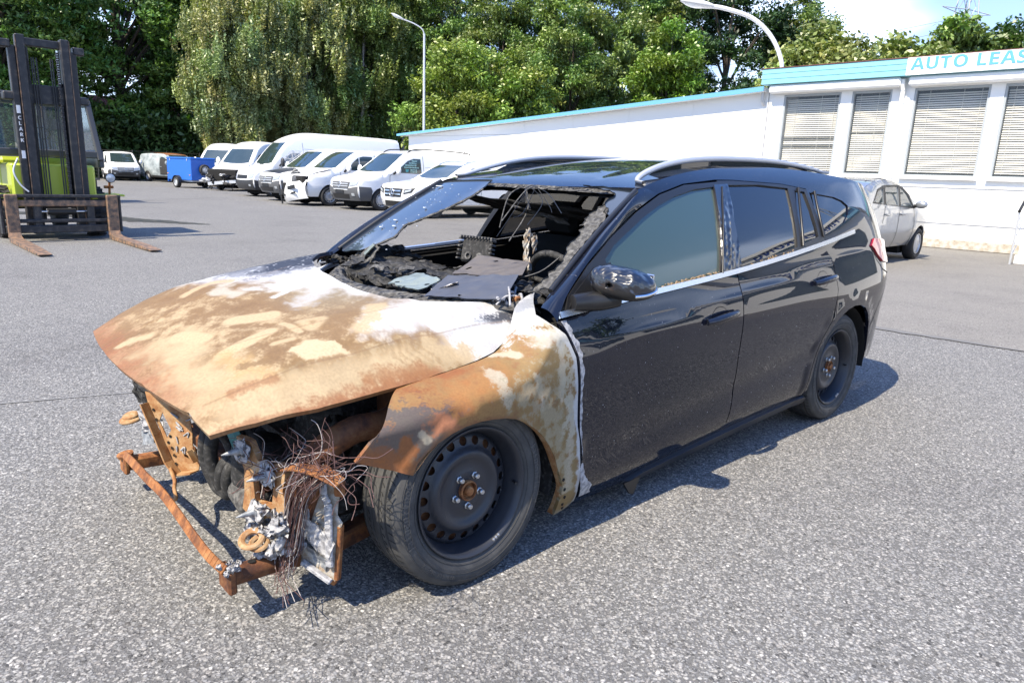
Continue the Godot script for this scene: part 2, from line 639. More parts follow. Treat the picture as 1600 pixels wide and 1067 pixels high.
func make_materials() -> void:
	var at := asphalt_tex(1024, 1.6, 5, Color(0.16, 0.158, 0.155), [Color(0.34, 0.335, 0.325), Color(0.42, 0.41, 0.39), Color(0.25, 0.25, 0.25), Color(0.37, 0.355, 0.335), Color(0.3, 0.3, 0.3)], 0.035, 1.05)
	var wear := mottle(512, 77, 0.012, [0.0, 0.35, 0.55, 1.0], [Color(0.7, 0.69, 0.68), Color(0.9, 0.9, 0.9), Color(0.96, 0.96, 0.95), Color(1, 1, 1)])
	var a := mk("asphalt", 0.77, 0.77, 0.77, 0.93)
	a.albedo_texture = at[0]
	a.heightmap_enabled = true
	a.heightmap_texture = at[1]
	a.heightmap_scale = 0.34
	a.detail_enabled = true
	a.detail_albedo = wear
	a.detail_blend_mode = BaseMaterial3D.BLEND_MODE_MUL
	a.detail_uv_layer = BaseMaterial3D.DETAIL_UV_2
	a.metallic_specular = 0.35
	M.asphalt = a
	var fine := asphalt_tex(512, 1.2, 15, Color(0.24, 0.228, 0.21), [Color(0.31, 0.298, 0.278), Color(0.34, 0.323, 0.3), Color(0.27, 0.26, 0.245)], 0.02, 0.8)
	var a2: StandardMaterial3D = a.duplicate()
	a2.resource_name = "smooth_asphalt"
	a2.albedo_texture = fine[0]
	a2.heightmap_texture = fine[1]
	a2.heightmap_scale = 0.12
	M.apron = a2
	# rust, char, ash
	var rust := mottle(512, 3, 0.011, [0.0, 0.32, 0.47, 0.6, 0.78, 1.0], [Color(0.045, 0.018, 0.01), Color(0.12, 0.045, 0.018), Color(0.27, 0.1, 0.03), Color(0.36, 0.15, 0.045), Color(0.46, 0.25, 0.1), Color(0.6, 0.42, 0.24)], 0.01, Color(0.6, 0.55, 0.5))
	M.rust = tri_tex(mk("rusted_steel", 0.75, 0.72, 0.7, 0.85, 0.0), rust, 2.2, 0.12)
	M.dark_rust = tri_tex(mk("dark_rusted_steel", 0.4, 0.36, 0.36, 0.8, 0.0), rust, 1.7, 0.12)
	M.pale_rust = tri_tex(mk("scorched_tan_steel", 0.6, 0.56, 0.52, 0.8), mottle(512, 13, 0.01, [0.0, 0.35, 0.5, 0.65, 1.0], [Color(0.2, 0.075, 0.025), Color(0.4, 0.18, 0.065), Color(0.52, 0.3, 0.13), Color(0.62, 0.45, 0.26), Color(0.78, 0.7, 0.58)], 0.02, Color(0.8, 0.78, 0.74)), 3.0, 0.1)
	M.char = tri_tex(mk("charred_plastic", 0.8, 0.8, 0.8, 0.82), mottle(512, 23, 0.02, [0.0, 0.45, 0.62, 0.76, 1.0], [Color(0.006, 0.006, 0.006), Color(0.016, 0.016, 0.016), Color(0.04, 0.039, 0.038), Color(0.1, 0.098, 0.095), Color(0.25, 0.24, 0.23)], 0.006, Color(0.4, 0.39, 0.37)), 3.5, 0.6)
	M.char_grey = tri_tex(mk("grey_crusted_soot", 0.68, 0.68, 0.68, 0.9), mottle(512, 29, 0.022, [0.0, 0.36, 0.52, 0.7, 1.0], [Color(0.012, 0.012, 0.012), Color(0.045, 0.044, 0.043), Color(0.11, 0.108, 0.105), Color(0.21, 0.205, 0.195), Color(0.38, 0.36, 0.33)], 0.01, Color(0.5, 0.48, 0.44)), 4.0, 0.8)
	M.ash = tri_tex(mk("melted_aluminium", 0.62, 0.62, 0.62, 0.7), mottle(256, 33, 0.03, [0.0, 0.35, 0.5, 0.7, 1.0], [Color(0.08, 0.08, 0.09), Color(0.3, 0.3, 0.32), Color(0.55, 0.55, 0.57), Color(0.74, 0.73, 0.73), Color(0.85, 0.84, 0.82)], 0.02, Color(0.9, 0.9, 0.9)), 5.0, 0.5)
	M.pale_ash = tri_tex(mk("scorched_zinc", 0.65, 0.65, 0.65, 0.65), mottle(256, 37, 0.025, [0.0, 0.3, 0.45, 0.62, 1.0], [Color(0.16, 0.06, 0.02), Color(0.34, 0.2, 0.1), Color(0.48, 0.42, 0.33), Color(0.6, 0.58, 0.53), Color(0.72, 0.7, 0.66)], 0.01), 4.0, 0.15)
	M.galv_burnt = tri_tex(mk("blued_zinc", 0.75, 0.75, 0.75, 0.5, 0.2), mottle(256, 39, 0.03, [0.0, 0.4, 0.6, 1.0], [Color(0.09, 0.1, 0.12), Color(0.2, 0.22, 0.25), Color(0.36, 0.38, 0.4), Color(0.6, 0.6, 0.6)]), 4.0, 0.2)
	M.soot = mk("soot_black", 0.008, 0.008, 0.008, 0.95)
	M.copper = mk("bare_wire", 0.09, 0.045, 0.04, 0.6)
	M.copper_pale = mk("ashen_wire", 0.34, 0.31, 0.3, 0.7)
	M.black = mk("black_plastic", 0.014, 0.014, 0.015, 0.5)
	M.dark = mk("dark_void", 0.004, 0.004, 0.004, 1.0)
	M.rubber = mk("tyre_rubber", 0.022, 0.022, 0.023, 0.78)
	M.steelblack = mk("black_steel_rim", 0.02, 0.022, 0.028, 0.42)
	M.chrome = mk("brushed_chrome", 0.72, 0.73, 0.75, 0.22, 1.0)
	M.bolt = mk("zinc_bolt", 0.5, 0.5, 0.5, 0.4, 0.9)
	M.white = coat(mk("white_paint", 0.8, 0.8, 0.79, 0.4), 0.8, 0.05)
	M.silver = coat(mk("silver_paint", 0.265, 0.28, 0.3, 0.36, 0.5), 1.0, 0.03)
	M.carglass = mk("vehicle_glass", 0.025, 0.04, 0.042, 0.04)
	M.carglass.metallic_specular = 0.75
	M.greyplastic = mk("grey_bumper_plastic", 0.085, 0.088, 0.094, 0.55)
	M.headlight = mk("headlight_glass", 0.42, 0.45, 0.48, 0.08, 0.3)
	M.alloy = mk("alloy_rim", 0.55, 0.56, 0.58, 0.3, 0.8)
	M.blue = mk("blue_paint", 0.018, 0.12, 0.47, 0.45)
	M.wall = mk("white_wall", 0.8, 0.8, 0.785, 0.75)
	M.wallshade = mk("grey_joint", 0.35, 0.36, 0.38, 0.8)
	M.fascia = mk("turquoise_fascia", 0.2, 0.47, 0.54, 0.5)
	M.fascia2 = mk("blue_roof_edge", 0.12, 0.33, 0.5, 0.5)
	M.sign_blue = mk("sign_letter_blue", 0.09, 0.32, 0.62, 0.5)
	M.plinth = tri_tex(mk("concrete", 1, 1, 1, 0.9), mottle(256, 51, 0.03, [0, 0.4, 0.6, 1.0], [Color(0.22, 0.18, 0.12), Color(0.38, 0.34, 0.28), Color(0.45, 0.42, 0.37), Color(0.55, 0.53, 0.5)]), 1.0, 0.1)
	M.slat = mk("blind_slat", 0.62, 0.6, 0.54, 0.5)
	M.room = mk("room_dark", 0.03, 0.032, 0.03, 0.9)
	M.pane = glass("window_pane", 0.5, 0.55, 0.55, 0.06)
	M.galv = mk("galvanised_steel", 0.55, 0.56, 0.57, 0.4, 0.5)
	M.bark = tri_tex(mk("bark", 1, 1, 1, 0.95), mottle(256, 61, 0.04, [0, 0.4, 0.6, 1.0], [Color(0.02, 0.016, 0.012), Color(0.05, 0.04, 0.03), Color(0.09, 0.075, 0.06), Color(0.15, 0.13, 0.1)]), 1.2, 0.8)
	M.birchbark = tri_tex(mk("birch_bark", 1, 1, 1, 0.9), mottle(256, 63, 0.03, [0, 0.36, 0.46, 1.0], [Color(0.03, 0.03, 0.03), Color(0.12, 0.11, 0.1), Color(0.5, 0.48, 0.45), Color(0.62, 0.6, 0.56)]), 1.0, 0.3)
	M.lime = coat(mk("lime_green_paint", 0.40, 0.47, 0.035, 0.45), 0.5, 0.1)
	M.mast = tri_tex(mk("greasy_mast_steel", 1, 1, 1, 0.5, 0.2), mottle(256, 71, 0.02, [0, 0.5, 0.68, 1.0], [Color(0.012, 0.012, 0.014), Color(0.025, 0.025, 0.028), Color(0.05, 0.046, 0.044), Color(0.13, 0.08, 0.05)]), 1.4)
	M.forksteel = tri_tex(mk("worn_fork_steel", 1, 1, 1, 0.65, 0.2), mottle(256, 73, 0.02, [0, 0.35, 0.55, 0.75, 1.0], [Color(0.04, 0.034, 0.03), Color(0.1, 0.075, 0.06), Color(0.2, 0.13, 0.085), Color(0.32, 0.18, 0.1), Color(0.42, 0.3, 0.22)]), 1.6, 0.05)
	M.amber = mk("amber_lens", 0.8, 0.3, 0.02, 0.25)
	M.redlens = coat(mk("red_lens", 0.35, 0.012, 0.02, 0.15), 1.0, 0.02)

func disc_poly(r: float, k: int, c := Vector2.ZERO) -> PackedVector2Array:
	var p := PackedVector2Array()
	for i in k:
		p.append(c + Vector2(cos(TAU * i / k), sin(TAU * i / k)) * r)
	return p

# ---------------------------------------------------------------- ground
func ground() -> void:
	var st := MB.new()
	var nn := Vector3.UP
	var R := 330.0
	var k := 12
	var u2 := PackedVector2Array()
	for j in k + 1:
		for i in k + 1:
			var p := Vector3(-R + 2 * R * i / k, 0, -R + 2 * R * j / k - 60)
			st.vert(p, nn, Vector2(p.x, p.z) / 1.6)
			u2.append(Vector2(p.x, p.z) / 17.0)
	for j in k:
		for i in k:
			var q := j * (k + 1) + i
			st.face(q, q + 1, q + k + 2)
			st.face(q, q + k + 2, q + k + 1)
	struct("asphalt_yard", with_uv2(st, u2), M.asphalt)
	# smoother, browner paving in front of the office, up to a tarred joint
	var edge := P2([1.9, -8.0, 3.35, -6.97, 4.41, -6.02, 4.95, -5.6, 5.35, -5.3, 6.3, -4.8, 9.0, -3.0, 24.0, 6.0, 24.0, -40.0, 4.0, -30.0, -4.0, -30.0, -3.0, -14.0])
	struct("smooth_asphalt_apron", flat_sheet(edge, 0.004, 1.2), M.apron)
	var tar := mk("tar_joint", 0.13, 0.127, 0.122, 0.85)
	struct("tar_joint", flat_sheet(ribbon(P2([1.95, -7.95, 2.7, -7.4, 3.35, -6.97, 4.05, -6.35, 4.41, -6.02, 4.7, -5.78]), [0.16, 0.12, 0.16, 0.11, 0.05, 0.02], 5), 0.0075, 1.0), tar)
	struct("paving_seam", flat_sheet(ribbon(P2([-6.5, -2.2, -4.4, -3.05, -3.0, -3.55, -2.36, -3.86, -1.2, -4.4]), [0.012, 0.018, 0.022, 0.014, 0.01], 8), 0.0045, 1.0), mk("paving_seam_grit", 0.2, 0.197, 0.19, 0.95))
	# mossy wet gully behind the forklift
	var moss := tri_tex(mk("wet_moss", 1, 1, 1, 0.45), mottle(256, 91, 0.03, [0, 0.4, 0.6, 1], [Color(0.012, 0.012, 0.008), Color(0.03, 0.028, 0.015), Color(0.06, 0.05, 0.025), Color(0.11, 0.1, 0.06)]), 0.8)
	struct("wet_gully", flat_sheet(ribbon(P2([-13.5, -17.6, -11.2, -16.9, -9.7, -16.7, -8.5, -16.25, -7.6, -16.0, -6.9, -15.9]), [0.5, 0.75, 0.8, 0.7, 0.5, 0.12], 10), 0.005, 1.0), moss)

func with_uv2(st: MB, u2: PackedVector2Array) -> ArrayMesh:
	var a := []
	a.resize(Mesh.ARRAY_MAX)
	a[Mesh.ARRAY_VERTEX] = st.v
	a[Mesh.ARRAY_NORMAL] = st.n
	a[Mesh.ARRAY_TEX_UV] = st.u
	a[Mesh.ARRAY_TEX_UV2] = u2
	a[Mesh.ARRAY_INDEX] = st.ix
	var m := ArrayMesh.new()
	m.add_surface_from_arrays(Mesh.PRIMITIVE_TRIANGLES, a)
	return m

func flat_sheet(poly: PackedVector2Array, y: float, tile: float) -> ArrayMesh:
	var st := MB.new()
	var u2 := PackedVector2Array()
	var idx := Geometry2D.triangulate_polygon(poly)
	for q in poly:
		st.vert(Vector3(q.x, y, q.y), Vector3.UP, q / tile)
		u2.append(q / 9.0)
	for i in range(0, idx.size(), 3):
		st.face(idx[i], idx[i + 1], idx[i + 2])
	return with_uv2(st, u2)

func ribbon(line: PackedVector2Array, widths: Array, sd: int) -> PackedVector2Array:
	var f := nz(sd, 1.7, 4)
	var a := PackedVector2Array()
	var b := PackedVector2Array()
	var n := 14
	for i in line.size() - 1:
		for j in n + (1 if i == line.size() - 2 else 0):
			var t := float(j) / n
			var p := line[i].lerp(line[i + 1], t)
			var d := (line[i + 1] - line[i]).normalized().orthogonal()
			var w: float = lerpf(widths[i], widths[i + 1], t) * 0.5
			a.append(p + d * w * (1.0 + 0.8 * f.get_noise_2d(p.x * 2.0, p.y * 2.0)))
			b.append(p - d * w * (1.0 + 0.8 * f.get_noise_2d(p.x * 2.0 + 50, p.y * 2.0)))
	b.reverse()
	a.append_array(b)
	return a

# ---------------------------------------------------------------- office and annex, in the frame of their street front: x along it, z out of it
const FRONT_AT := Vector3(11.621, 0, -16.0)
const FRONT_TURN := -0.771
func fr(x: float, y: float, z: float) -> Vector3:
	return Transform3D(Basis(Vector3.UP, FRONT_TURN), FRONT_AT) * Vector3(x, y, z)

func office() -> void:
	var o := thing("office_building", "long white office with turquoise fascia, blue lettering and blinds in wide windows", "building", FRONT_AT, FRONT_TURN)
	var x0 := -6.6
	var x1 := 3.6
	var wins := [[-6.175, -4.653], [-4.378, -3.427], [-2.922, -1.339], [-1.065, -0.1], [2.2, 3.2]]
	var zb := 1.664
	var zt := 3.748
	# wall as a front sheet with openings, plus a body behind
	var w := MB.new()
	var holes := []
	for q in wins:
		holes.append(P2([q[0], zb, q[1], zb, q[1], zt, q[0], zt]))
	holes.append(P2([0.75, 0.95, 1.85, 0.95, 1.85, 3.2, 0.75, 3.2]))
	w.panel(P2([x0, 0.0, x1, 0.0, x1, 4.05, x0, 4.05]), func(q: Vector2): return Vector3(q.x, q.y, 0.0), 0.5, 1.0, 0.2, holes)
	w.box(Vector3(x0 + 0.1, 2.1, -4.0), Vector3(0.2, 4.2, 7.6))
	w.box(Vector3(x1 - 0.1, 2.1, -4.0), Vector3(0.2, 4.2, 7.6))
	w.box(Vector3((x0 + x1) / 2, 2.1, -7.9), Vector3(x1 - x0, 4.2, 0.2))
	obj("wall", w, M.wall, o)
	var rm := MB.new()
	rm.box(Vector3((x0 + x1) / 2, 2.1, -1.4), Vector3(x1 - x0 - 0.5, 4.0, 0.1))
	rm.box(Vector3((x0 + x1) / 2, 1.2, -0.8), Vector3(x1 - x0 - 0.5, 0.1, 1.1))
	obj("room", rm, M.room, o)
	var rf := MB.new()
	rf.box(Vector3((x0 + x1) / 2, 4.36, -3.9), Vector3(x1 - x0 + 0.1, 0.1, 8.0))
	obj("roof", rf, mk("roofing_felt", 0.12, 0.07, 0.06, 0.9), o)
	# joints between the wall boards, plinth
	var j := MB.new()
	j.box(Vector3((x0 + x1) / 2, 1.437, 0.01), Vector3(x1 - x0, 0.018, 0.02))
	j.box(Vector3((x0 + x1) / 2, 0.60, 0.01), Vector3(x1 - x0, 0.018, 0.02))
	obj("board_joint", j, M.wallshade, o)
	var pl := MB.new()
	pl.box(Vector3((x0 + x1) / 2, 0.12, 0.05), Vector3(x1 - x0 + 0.1, 0.26, 0.16), 0.03)
	obj("plinth", pl, M.plinth, o)
	for q in wins:
		var sl := MB.new()
		sl.box(Vector3((q[0] + q[1]) / 2, zb - 0.03, 0.03), Vector3(q[1] - q[0] + 0.1, 0.05, 0.14), 0.01)
		obj("window_sill", sl, M.wall, o)
	# fascia boards
	for k in 3:
		var b := MB.new()
		b.box(Vector3((x0 + x1) / 2 - 0.06, 4.065 + k * 0.133, 0.17), Vector3(x1 - x0 + 0.12, 0.126, 0.34 + 0.004 * k), 0.006)
		obj("fascia_board", b, M.fascia, o)
	var cap := MB.new()
	cap.box(Vector3((x0 + x1) / 2 - 0.06, 4.408, 0.16), Vector3(x1 - x0 + 0.14, 0.02, 0.4))
	obj("roof_edge", cap, mk("brown_edge", 0.12, 0.05, 0.045, 0.6), o)
	# awning cases under the fascia
	for q in [[-6.52, -3.2], [-3.02, 0.4]]:
		var b := MB.new()
		b.box(Vector3((q[0] + q[1]) / 2, 3.885, 0.14), Vector3(q[1] - q[0], 0.215, 0.28), 0.04)
		obj("awning_case", b, M.wall, o)
	var dp := MB.new()
	dp.tube(P3([-3.17, 3.95, 0.16, -3.17, 3.8, 0.16, -3.17, 3.7, 0.07, -3.17, 0.1, 0.07]), 0.05, 10)
	obj("downpipe", dp, M.wall, o)
	var gp := MB.new()
	gp.tube(P3([-6.75, 3.95, 0.12, -6.75, 3.6, 0.1, -6.72, 3.5, 0.03]), 0.045, 8)
	obj("rain_spout", gp, M.galv, o)
	# windows
	var slat := BoxMesh.new()
	slat.size = Vector3(1, 0.0035, 0.039)
	for wi in wins.size():
		var q: Array = wins[wi]
		var ww: float = q[1] - q[0]
		var wn := MB.new()
		var mx: float = (q[0] + q[1]) / 2
		for s in [-1.0, 1.0]:
			wn.box(Vector3(mx + s * (ww / 2 - 0.025), (zb + zt) / 2, -0.05), Vector3(0.05, zt - zb, 0.09), 0.006)
			wn.box(Vector3(mx, (zb + zt) / 2 + s * ((zt - zb) / 2 - 0.03), -0.05), Vector3(ww - 0.1, 0.06, 0.09), 0.006)
		var win := obj("window", wn, mk("grey_window_frame", 0.32, 0.35, 0.37, 0.5) if wi == 0 else obj_mat, o)
		if wi == 0: obj_mat = win.material_override
		var pn := MB.new()
		pn.quad(Vector3(q[0] + 0.05, zb + 0.06, -0.05), Vector3(q[1] - 0.05, zb + 0.06, -0.05), Vector3(q[1] - 0.05, zt - 0.06, -0.05), Vector3(q[0] + 0.05, zt - 0.06, -0.05), Vector3(0, 0, 1))
		obj("pane", pn, M.pane, win)
		# venetian blind, each slat
		var rng := RandomNumberGenerator.new()
		rng.seed = 300 + wi
		var pitch := 0.052
		var n := int((zt - zb - 0.2) / pitch)
		if wi < 4:
			for k in n:
				var y := zb + 0.13 + k * pitch
				var m := obj("slat", slat, M.slat, win)
				var tilt := -0.9
				if wi == 0 and k in [15, 16, 12, 11]:
					tilt = 0.2
				if wi == 1 and k == 18:
					tilt = 0.2
				m.transform = Transform3D(Basis(Vector3.RIGHT, -tilt + rng.randf_range(-0.06, 0.06)) * Basis(Vector3(0, 0, 1), rng.randf_range(-0.002, 0.002)), Vector3(mx, y + rng.randf_range(-0.003, 0.003), -0.16)) * Transform3D(Basis().scaled(Vector3(ww - 0.12, 1, 1)), Vector3.ZERO)
			var cords := MB.new()
			for s in [-0.3, 0.15, 0.38]:
				cords.tube(P3([mx + s * ww, zb + 0.1, -0.13, mx + s * ww, zt - 0.05, -0.13]), 0.004, 4)
			obj("blind_cord", cords, M.slat, win)
		else:
			var bl := MB.new()
			for k in n:
				bl.box(Vector3(mx, zb + 0.13 + k * pitch, -0.16), Vector3(ww - 0.12, 0.034, 0.006))
			tag(obj("blind", bl, M.slat, win), "", "", "", "stuff")
	# sign panels and their letters
	for sg in [[-3.078, 1.0, "AUTO LEASING"]]:
		var b := MB.new()
		b.box(Vector3((sg[0] + sg[1]) / 2, 4.2, 0.36), Vector3(sg[1] - sg[0], 0.392, 0.02), 0.003)
		var sp := obj("sign_panel", b, M.wall, o)
		var l := lettering(sg[2], 0.262, M.sign_blue, sp, Transform3D(Basis(), Vector3(sg[0] + 0.1, 4.245, 0.374)))
		if sg[0] < 0.0:
			var probe := TextMesh.new()
			probe.font = l.mesh.font
			probe.text = "AUTO LEAS"
			probe.font_size = 64
			probe.pixel_size = l.mesh.pixel_size
			var sx := 2.3 / probe.get_aabb().size.x
			l.transform = Transform3D(Basis().scaled(Vector3(sx, 1, 1)), Vector3(sg[0] + 0.09, 4.245, 0.374))
	# door, landing, steps, handrail
	var dr := MB.new()
	dr.box(Vector3(1.3, 2.07, -0.06), Vector3(1.08, 2.22, 0.06), 0.01)
	var door := obj("door", dr, M.wall, o)
	var hd := MB.new()
	hd.tube(P3([1.7, 1.95, -0.03, 1.7, 1.95, 0.04, 1.58, 1.95, 0.04]), 0.012, 6)
	obj("handle", hd, M.galv, door)
	var s := thing("entrance_steps", "white concrete entrance steps with steel handrail beside the office wall", "steps", FRONT_AT, FRONT_TURN)
	for k in 5:
		var b := MB.new()
		var d := 1.3 + (4 - k) * 0.32
		b.box(Vector3(1.25, 0.09 + k * 0.18, 0.14 + d / 2), Vector3(2.2, 0.176, d), 0.012)
		obj("step", b, M.wall, s)
	var h := thing("handrail", "steel handrail with thin bars and dark grip beside the entrance steps", "handrail", FRONT_AT, FRONT_TURN)
	var g := MB.new()
	g.tube(P3([0.13, 1.02, 3.0, 0.13, 1.95, 1.35, 0.13, 1.95, 0.2]), 0.028, 10)
	obj("grip", g, M.black, h)
	for q in [[3.0, 0.0, 1.0], [1.75, 0.72, 1.72], [0.95, 0.9, 1.95]]:
		var b := MB.new()
		b.tube(P3([0.13, q[1], q[0] - 0.05, 0.13, q[2], q[0] - 0.05]), 0.02, 8)
		obj("post", b, M.galv, h)
	for k in 5:
		var b := MB.new()
		var y := 0.14 + k * 0.16
		b.tube(P3([0.13, y, 2.97, 0.13, y + 0.93, 1.33, 0.13, y + 0.93, 0.2]), 0.008, 6)
		obj("rail", b, M.galv, h)

var obj_mat: Material

# a wing that comes forward beyond the right edge of the view, mirrored in the black car's rear windows
func office_wing() -> void:
	var o := thing("office_wing", "wing of the white office beyond the right edge, sign mirrored in the car's glass", "building", fr(3.65, 0, 4.6), FRONT_TURN)
	var w := MB.new()
	var holes := []
	for k in 5:
		holes.append(P2([0.8 + k * 2.9, 1.4, 2.9 + k * 2.9, 1.4, 2.9 + k * 2.9, 3.4, 0.8 + k * 2.9, 3.4]))
	w.panel(P2([0, 0, 15.2, 0, 15.2, 4.0, 0, 4.0]), func(q: Vector2): return Vector3(q.x, q.y, 0.0), 0.6, 1.0, 0.15, holes)
	w.box(Vector3(0.1, 2.0, -2.8), Vector3(0.2, 4.0, 5.3))
	w.box(Vector3(15.1, 2.0, -2.8), Vector3(0.2, 4.0, 5.3))
	w.box(Vector3(7.6, 2.0, -1.2), Vector3(14.8, 4.0, 0.1))
	obj("wall", w, M.wall, o)
	for h in holes:
		var m := MB.new()
		m.box(Vector3((h[0].x + h[1].x) / 2, 2.4, -0.1), Vector3(h[1].x - h[0].x, 2.0, 0.03))
		obj("window", m, M.carglass, o)
	var r := MB.new()
	r.box(Vector3(7.6, 4.37, -2.6), Vector3(15.3, 0.12, 6.0))
	obj("roof", r, M.wall, o)
	for k in 3:
		var b := MB.new()
		b.box(Vector3(7.6, 4.065 + k * 0.133, 0.1), Vector3(15.4, 0.126, 0.34 + 0.004 * k), 0.006)
		obj("fascia_board", b, M.fascia2, o)
	var sp := MB.new()
	sp.box(Vector3(3.4, 4.2, 0.30), Vector3(5.6, 0.392, 0.02), 0.003)
	var s := obj("sign_panel", sp, M.wall, o)
	lettering("FINANZIERUNG", 0.3, mk("dark_blue_letter", 0.02, 0.06, 0.25, 0.5), s, Transform3D(Basis(), Vector3(0.9, 4.245, 0.315)))

func annex() -> void:
	var o := thing("annex_building", "low windowless white annex with light blue sloping roof edge, left of the office", "building", FRONT_AT, FRONT_TURN)
	var xa := -23.0
	var xb := -6.62
	var top := func(x: float) -> float: return lerpf(2.84, 3.83, (x + 23.0) / 16.1)
	var w := MB.new()
	# boards of the wall, each slightly apart
	var n := 7
	for k in n:
		var x0 := lerpf(xa, xb, float(k) / n)
		var x1 := lerpf(xa, xb, float(k + 1) / n) - 0.006
		for r in 2:
			var b := MB.new()
			var y0 := 0.0 if r == 0 else 2.842
			var ya: float = 2.832 if r == 0 else top.call(x0)
			var yb: float = 2.832 if r == 0 else top.call(x1)
			if r == 1 and ya - y0 < 0.02:
				ya = y0 + 0.02
			b.xf = Transform3D(Basis(), Vector3(0, 0, -0.06))
			b.extr(P2([x0, y0, x1, y0, x1, yb, x0, ya]), 0.12)
			obj("wall_board", b, M.wall, o)
	w.box(Vector3((xa + xb) / 2, 1.4, -4), Vector3(xb - xa - 0.1, 2.8, 7.7))
	obj("wall", w, M.wall, o)
	var f := MB.new()
	f.xf = Transform3D(Basis(), Vector3(0, 0, 0.315))
	f.extr(P2([-23.45, 2.83, -6.64, 3.835, -6.64, 3.965, -23.45, 2.92]), 0.03)
	obj("roof_edge", f, M.fascia2, o)
	var r := MB.new()
	r.xf = Transform3D(Basis(), Vector3(0, 0, -3.85))
	r.extr(P2([-23.4, 2.84, -6.65, 3.842, -6.65, 3.95, -23.4, 2.9]), 8.29)
	obj("roof", r, M.wall, o)

# ---------------------------------------------------------------- trees
var leaf_mesh := {}
func leaves(kind: String) -> ArrayMesh:
	if leaf_mesh.has(kind): return leaf_mesh[kind]
	var m := MB.new()
	var rng := RandomNumberGenerator.new()
	rng.seed = hash(kind) % 1000
	if kind == "birch":
		for s in 9:
			var p := Vector3(rng.randf_range(-0.4, 0.4), rng.randf_range(0.0, 0.4), rng.randf_range(-0.4, 0.4))
			var sw := Vector3(rng.randf_range(-0.1, 0.1), 0, rng.randf_range(-0.1, 0.1))
			for k in 9:
				p += Vector3(0, -0.12, 0) + sw * 0.3
				var q := p + Vector3(rng.randf_range(-0.06, 0.06), rng.randf_range(-0.04, 0.04), rng.randf_range(-0.06, 0.06))
				leaf(m, q, rng, 0.105, 0.6)
	else:
		for k in 36:
			var d := Vector3(rng.randfn(), rng.randfn() * 0.8, rng.randfn()).normalized() * pow(rng.randf(), 0.5) * 0.5
			leaf(m, d, rng, 0.15 if kind == "broad" else 0.11, 1.0)
	leaf_mesh[kind] = m.done()
	return leaf_mesh[kind]

func leaf(m: MB, q: Vector3, rng: RandomNumberGenerator, size: float, flat: float) -> void:
	var nn := Vector3(rng.randfn() * 0.8, rng.randfn() * 0.7 + 0.9 * flat, rng.randfn() * 0.8).normalized()
	var a := nn.cross(Vector3(rng.randfn(), rng.randfn(), rng.randfn())).normalized()
	var b := nn.cross(a)
	var s := size * rng.randf_range(0.7, 1.25)
	var k := rng.randf_range(0.75, 1.2)
	m.col = Color(k, k, k * rng.randf_range(0.8, 1.1))
	var i0 := m.vert(q - a * s, nn)
	var i1 := m.vert(q + b * s * 0.45 + nn * s * 0.12, nn)
	var i2 := m.vert(q + a * s, nn)
	var i3 := m.vert(q - b * s * 0.45 + nn * s * 0.12, nn)
	m.face(i0, i1, i2)
	m.face(i0, i2, i3)

func leaf_mat(key: String, r: float, g: float, b: float) -> StandardMaterial3D:
	if not M.has("leaf_" + key):
		var m := mk("leaves_" + key, r * 1.5, g * 1.5, b * 1.5, 0.42)
		m.vertex_color_use_as_albedo = true
		m.backlight_enabled = true
		m.backlight = Color(0.55, 0.62, 0.3)
		m.metallic_specular = 0.5
		M["leaf_" + key] = m
	return M["leaf_" + key]

func crown(o: Node3D, kind: String, mat: Material, cen: Vector3, rad: Vector3, blobs: int, per: int, sd: int, called := "crown", tint := 0.3) -> Array:
	var rng := RandomNumberGenerator.new()
	rng.seed = sd
	var fz := nz(sd, 1.4, 3)
	var where: Array[Transform3D] = []
	var cols: Array[Color] = []
	var ends := []
	var n := int(blobs * 2.6)
	for i in n:
		var d := Vector3.ZERO
		for tries in 30:
			d = Vector3(rng.randf_range(-1, 1), rng.randf_range(-1, 1), rng.randf_range(-1, 1))
			if d.length() > 1.0 or d.length() < 0.35: continue
			if fz.get_noise_3dv(d * 1.6) < -0.08: continue
			break
		d *= 1.0 + 0.3 * fz.get_noise_3dv(d.normalized() * 1.3 + Vector3(5, 0, 0))
		var c := cen + d * rad
		if i % 3 == 0:
			ends.append(c)
		var ax := Vector3(rng.randf_range(0.5, 1.5), rng.randf_range(0.35, 0.9), rng.randf_range(0.5, 1.5))
		var rb := Vector3.ONE * minf(rad.x, rad.z) * rng.randf_range(0.13, 0.26)
		if kind == "birch":
			ax.y = rng.randf_range(1.2, 2.4)
			ax.x *= 0.7
		var B := Basis(Vector3.UP, rng.randf() * TAU) * Basis(Vector3.RIGHT, rng.randf_range(-0.5, 0.5))
		var shade := rng.randf_range(1.0 - tint, 1.0 + tint)
		var hue := rng.randf_range(0.88, 1.2)
		for k in int(per * 0.36):
			var e := Vector3(rng.randfn(), rng.randfn(), rng.randfn()) * 0.55
			var s := rng.randf_range(0.7, 1.3)
			where.append(Transform3D(Basis(Vector3.UP, rng.randf() * TAU).scaled(Vector3(s, s, s)), c + B * (e * rb * ax)))
			var sh := shade * rng.randf_range(0.8, 1.2)
			cols.append(Color(sh * hue * rng.randf_range(0.92, 1.12), sh, sh * rng.randf_range(0.7, 1.1)))
	tag(multi(o, called, leaves(kind), mat, where, cols), "", "", "", "stuff")
	return ends

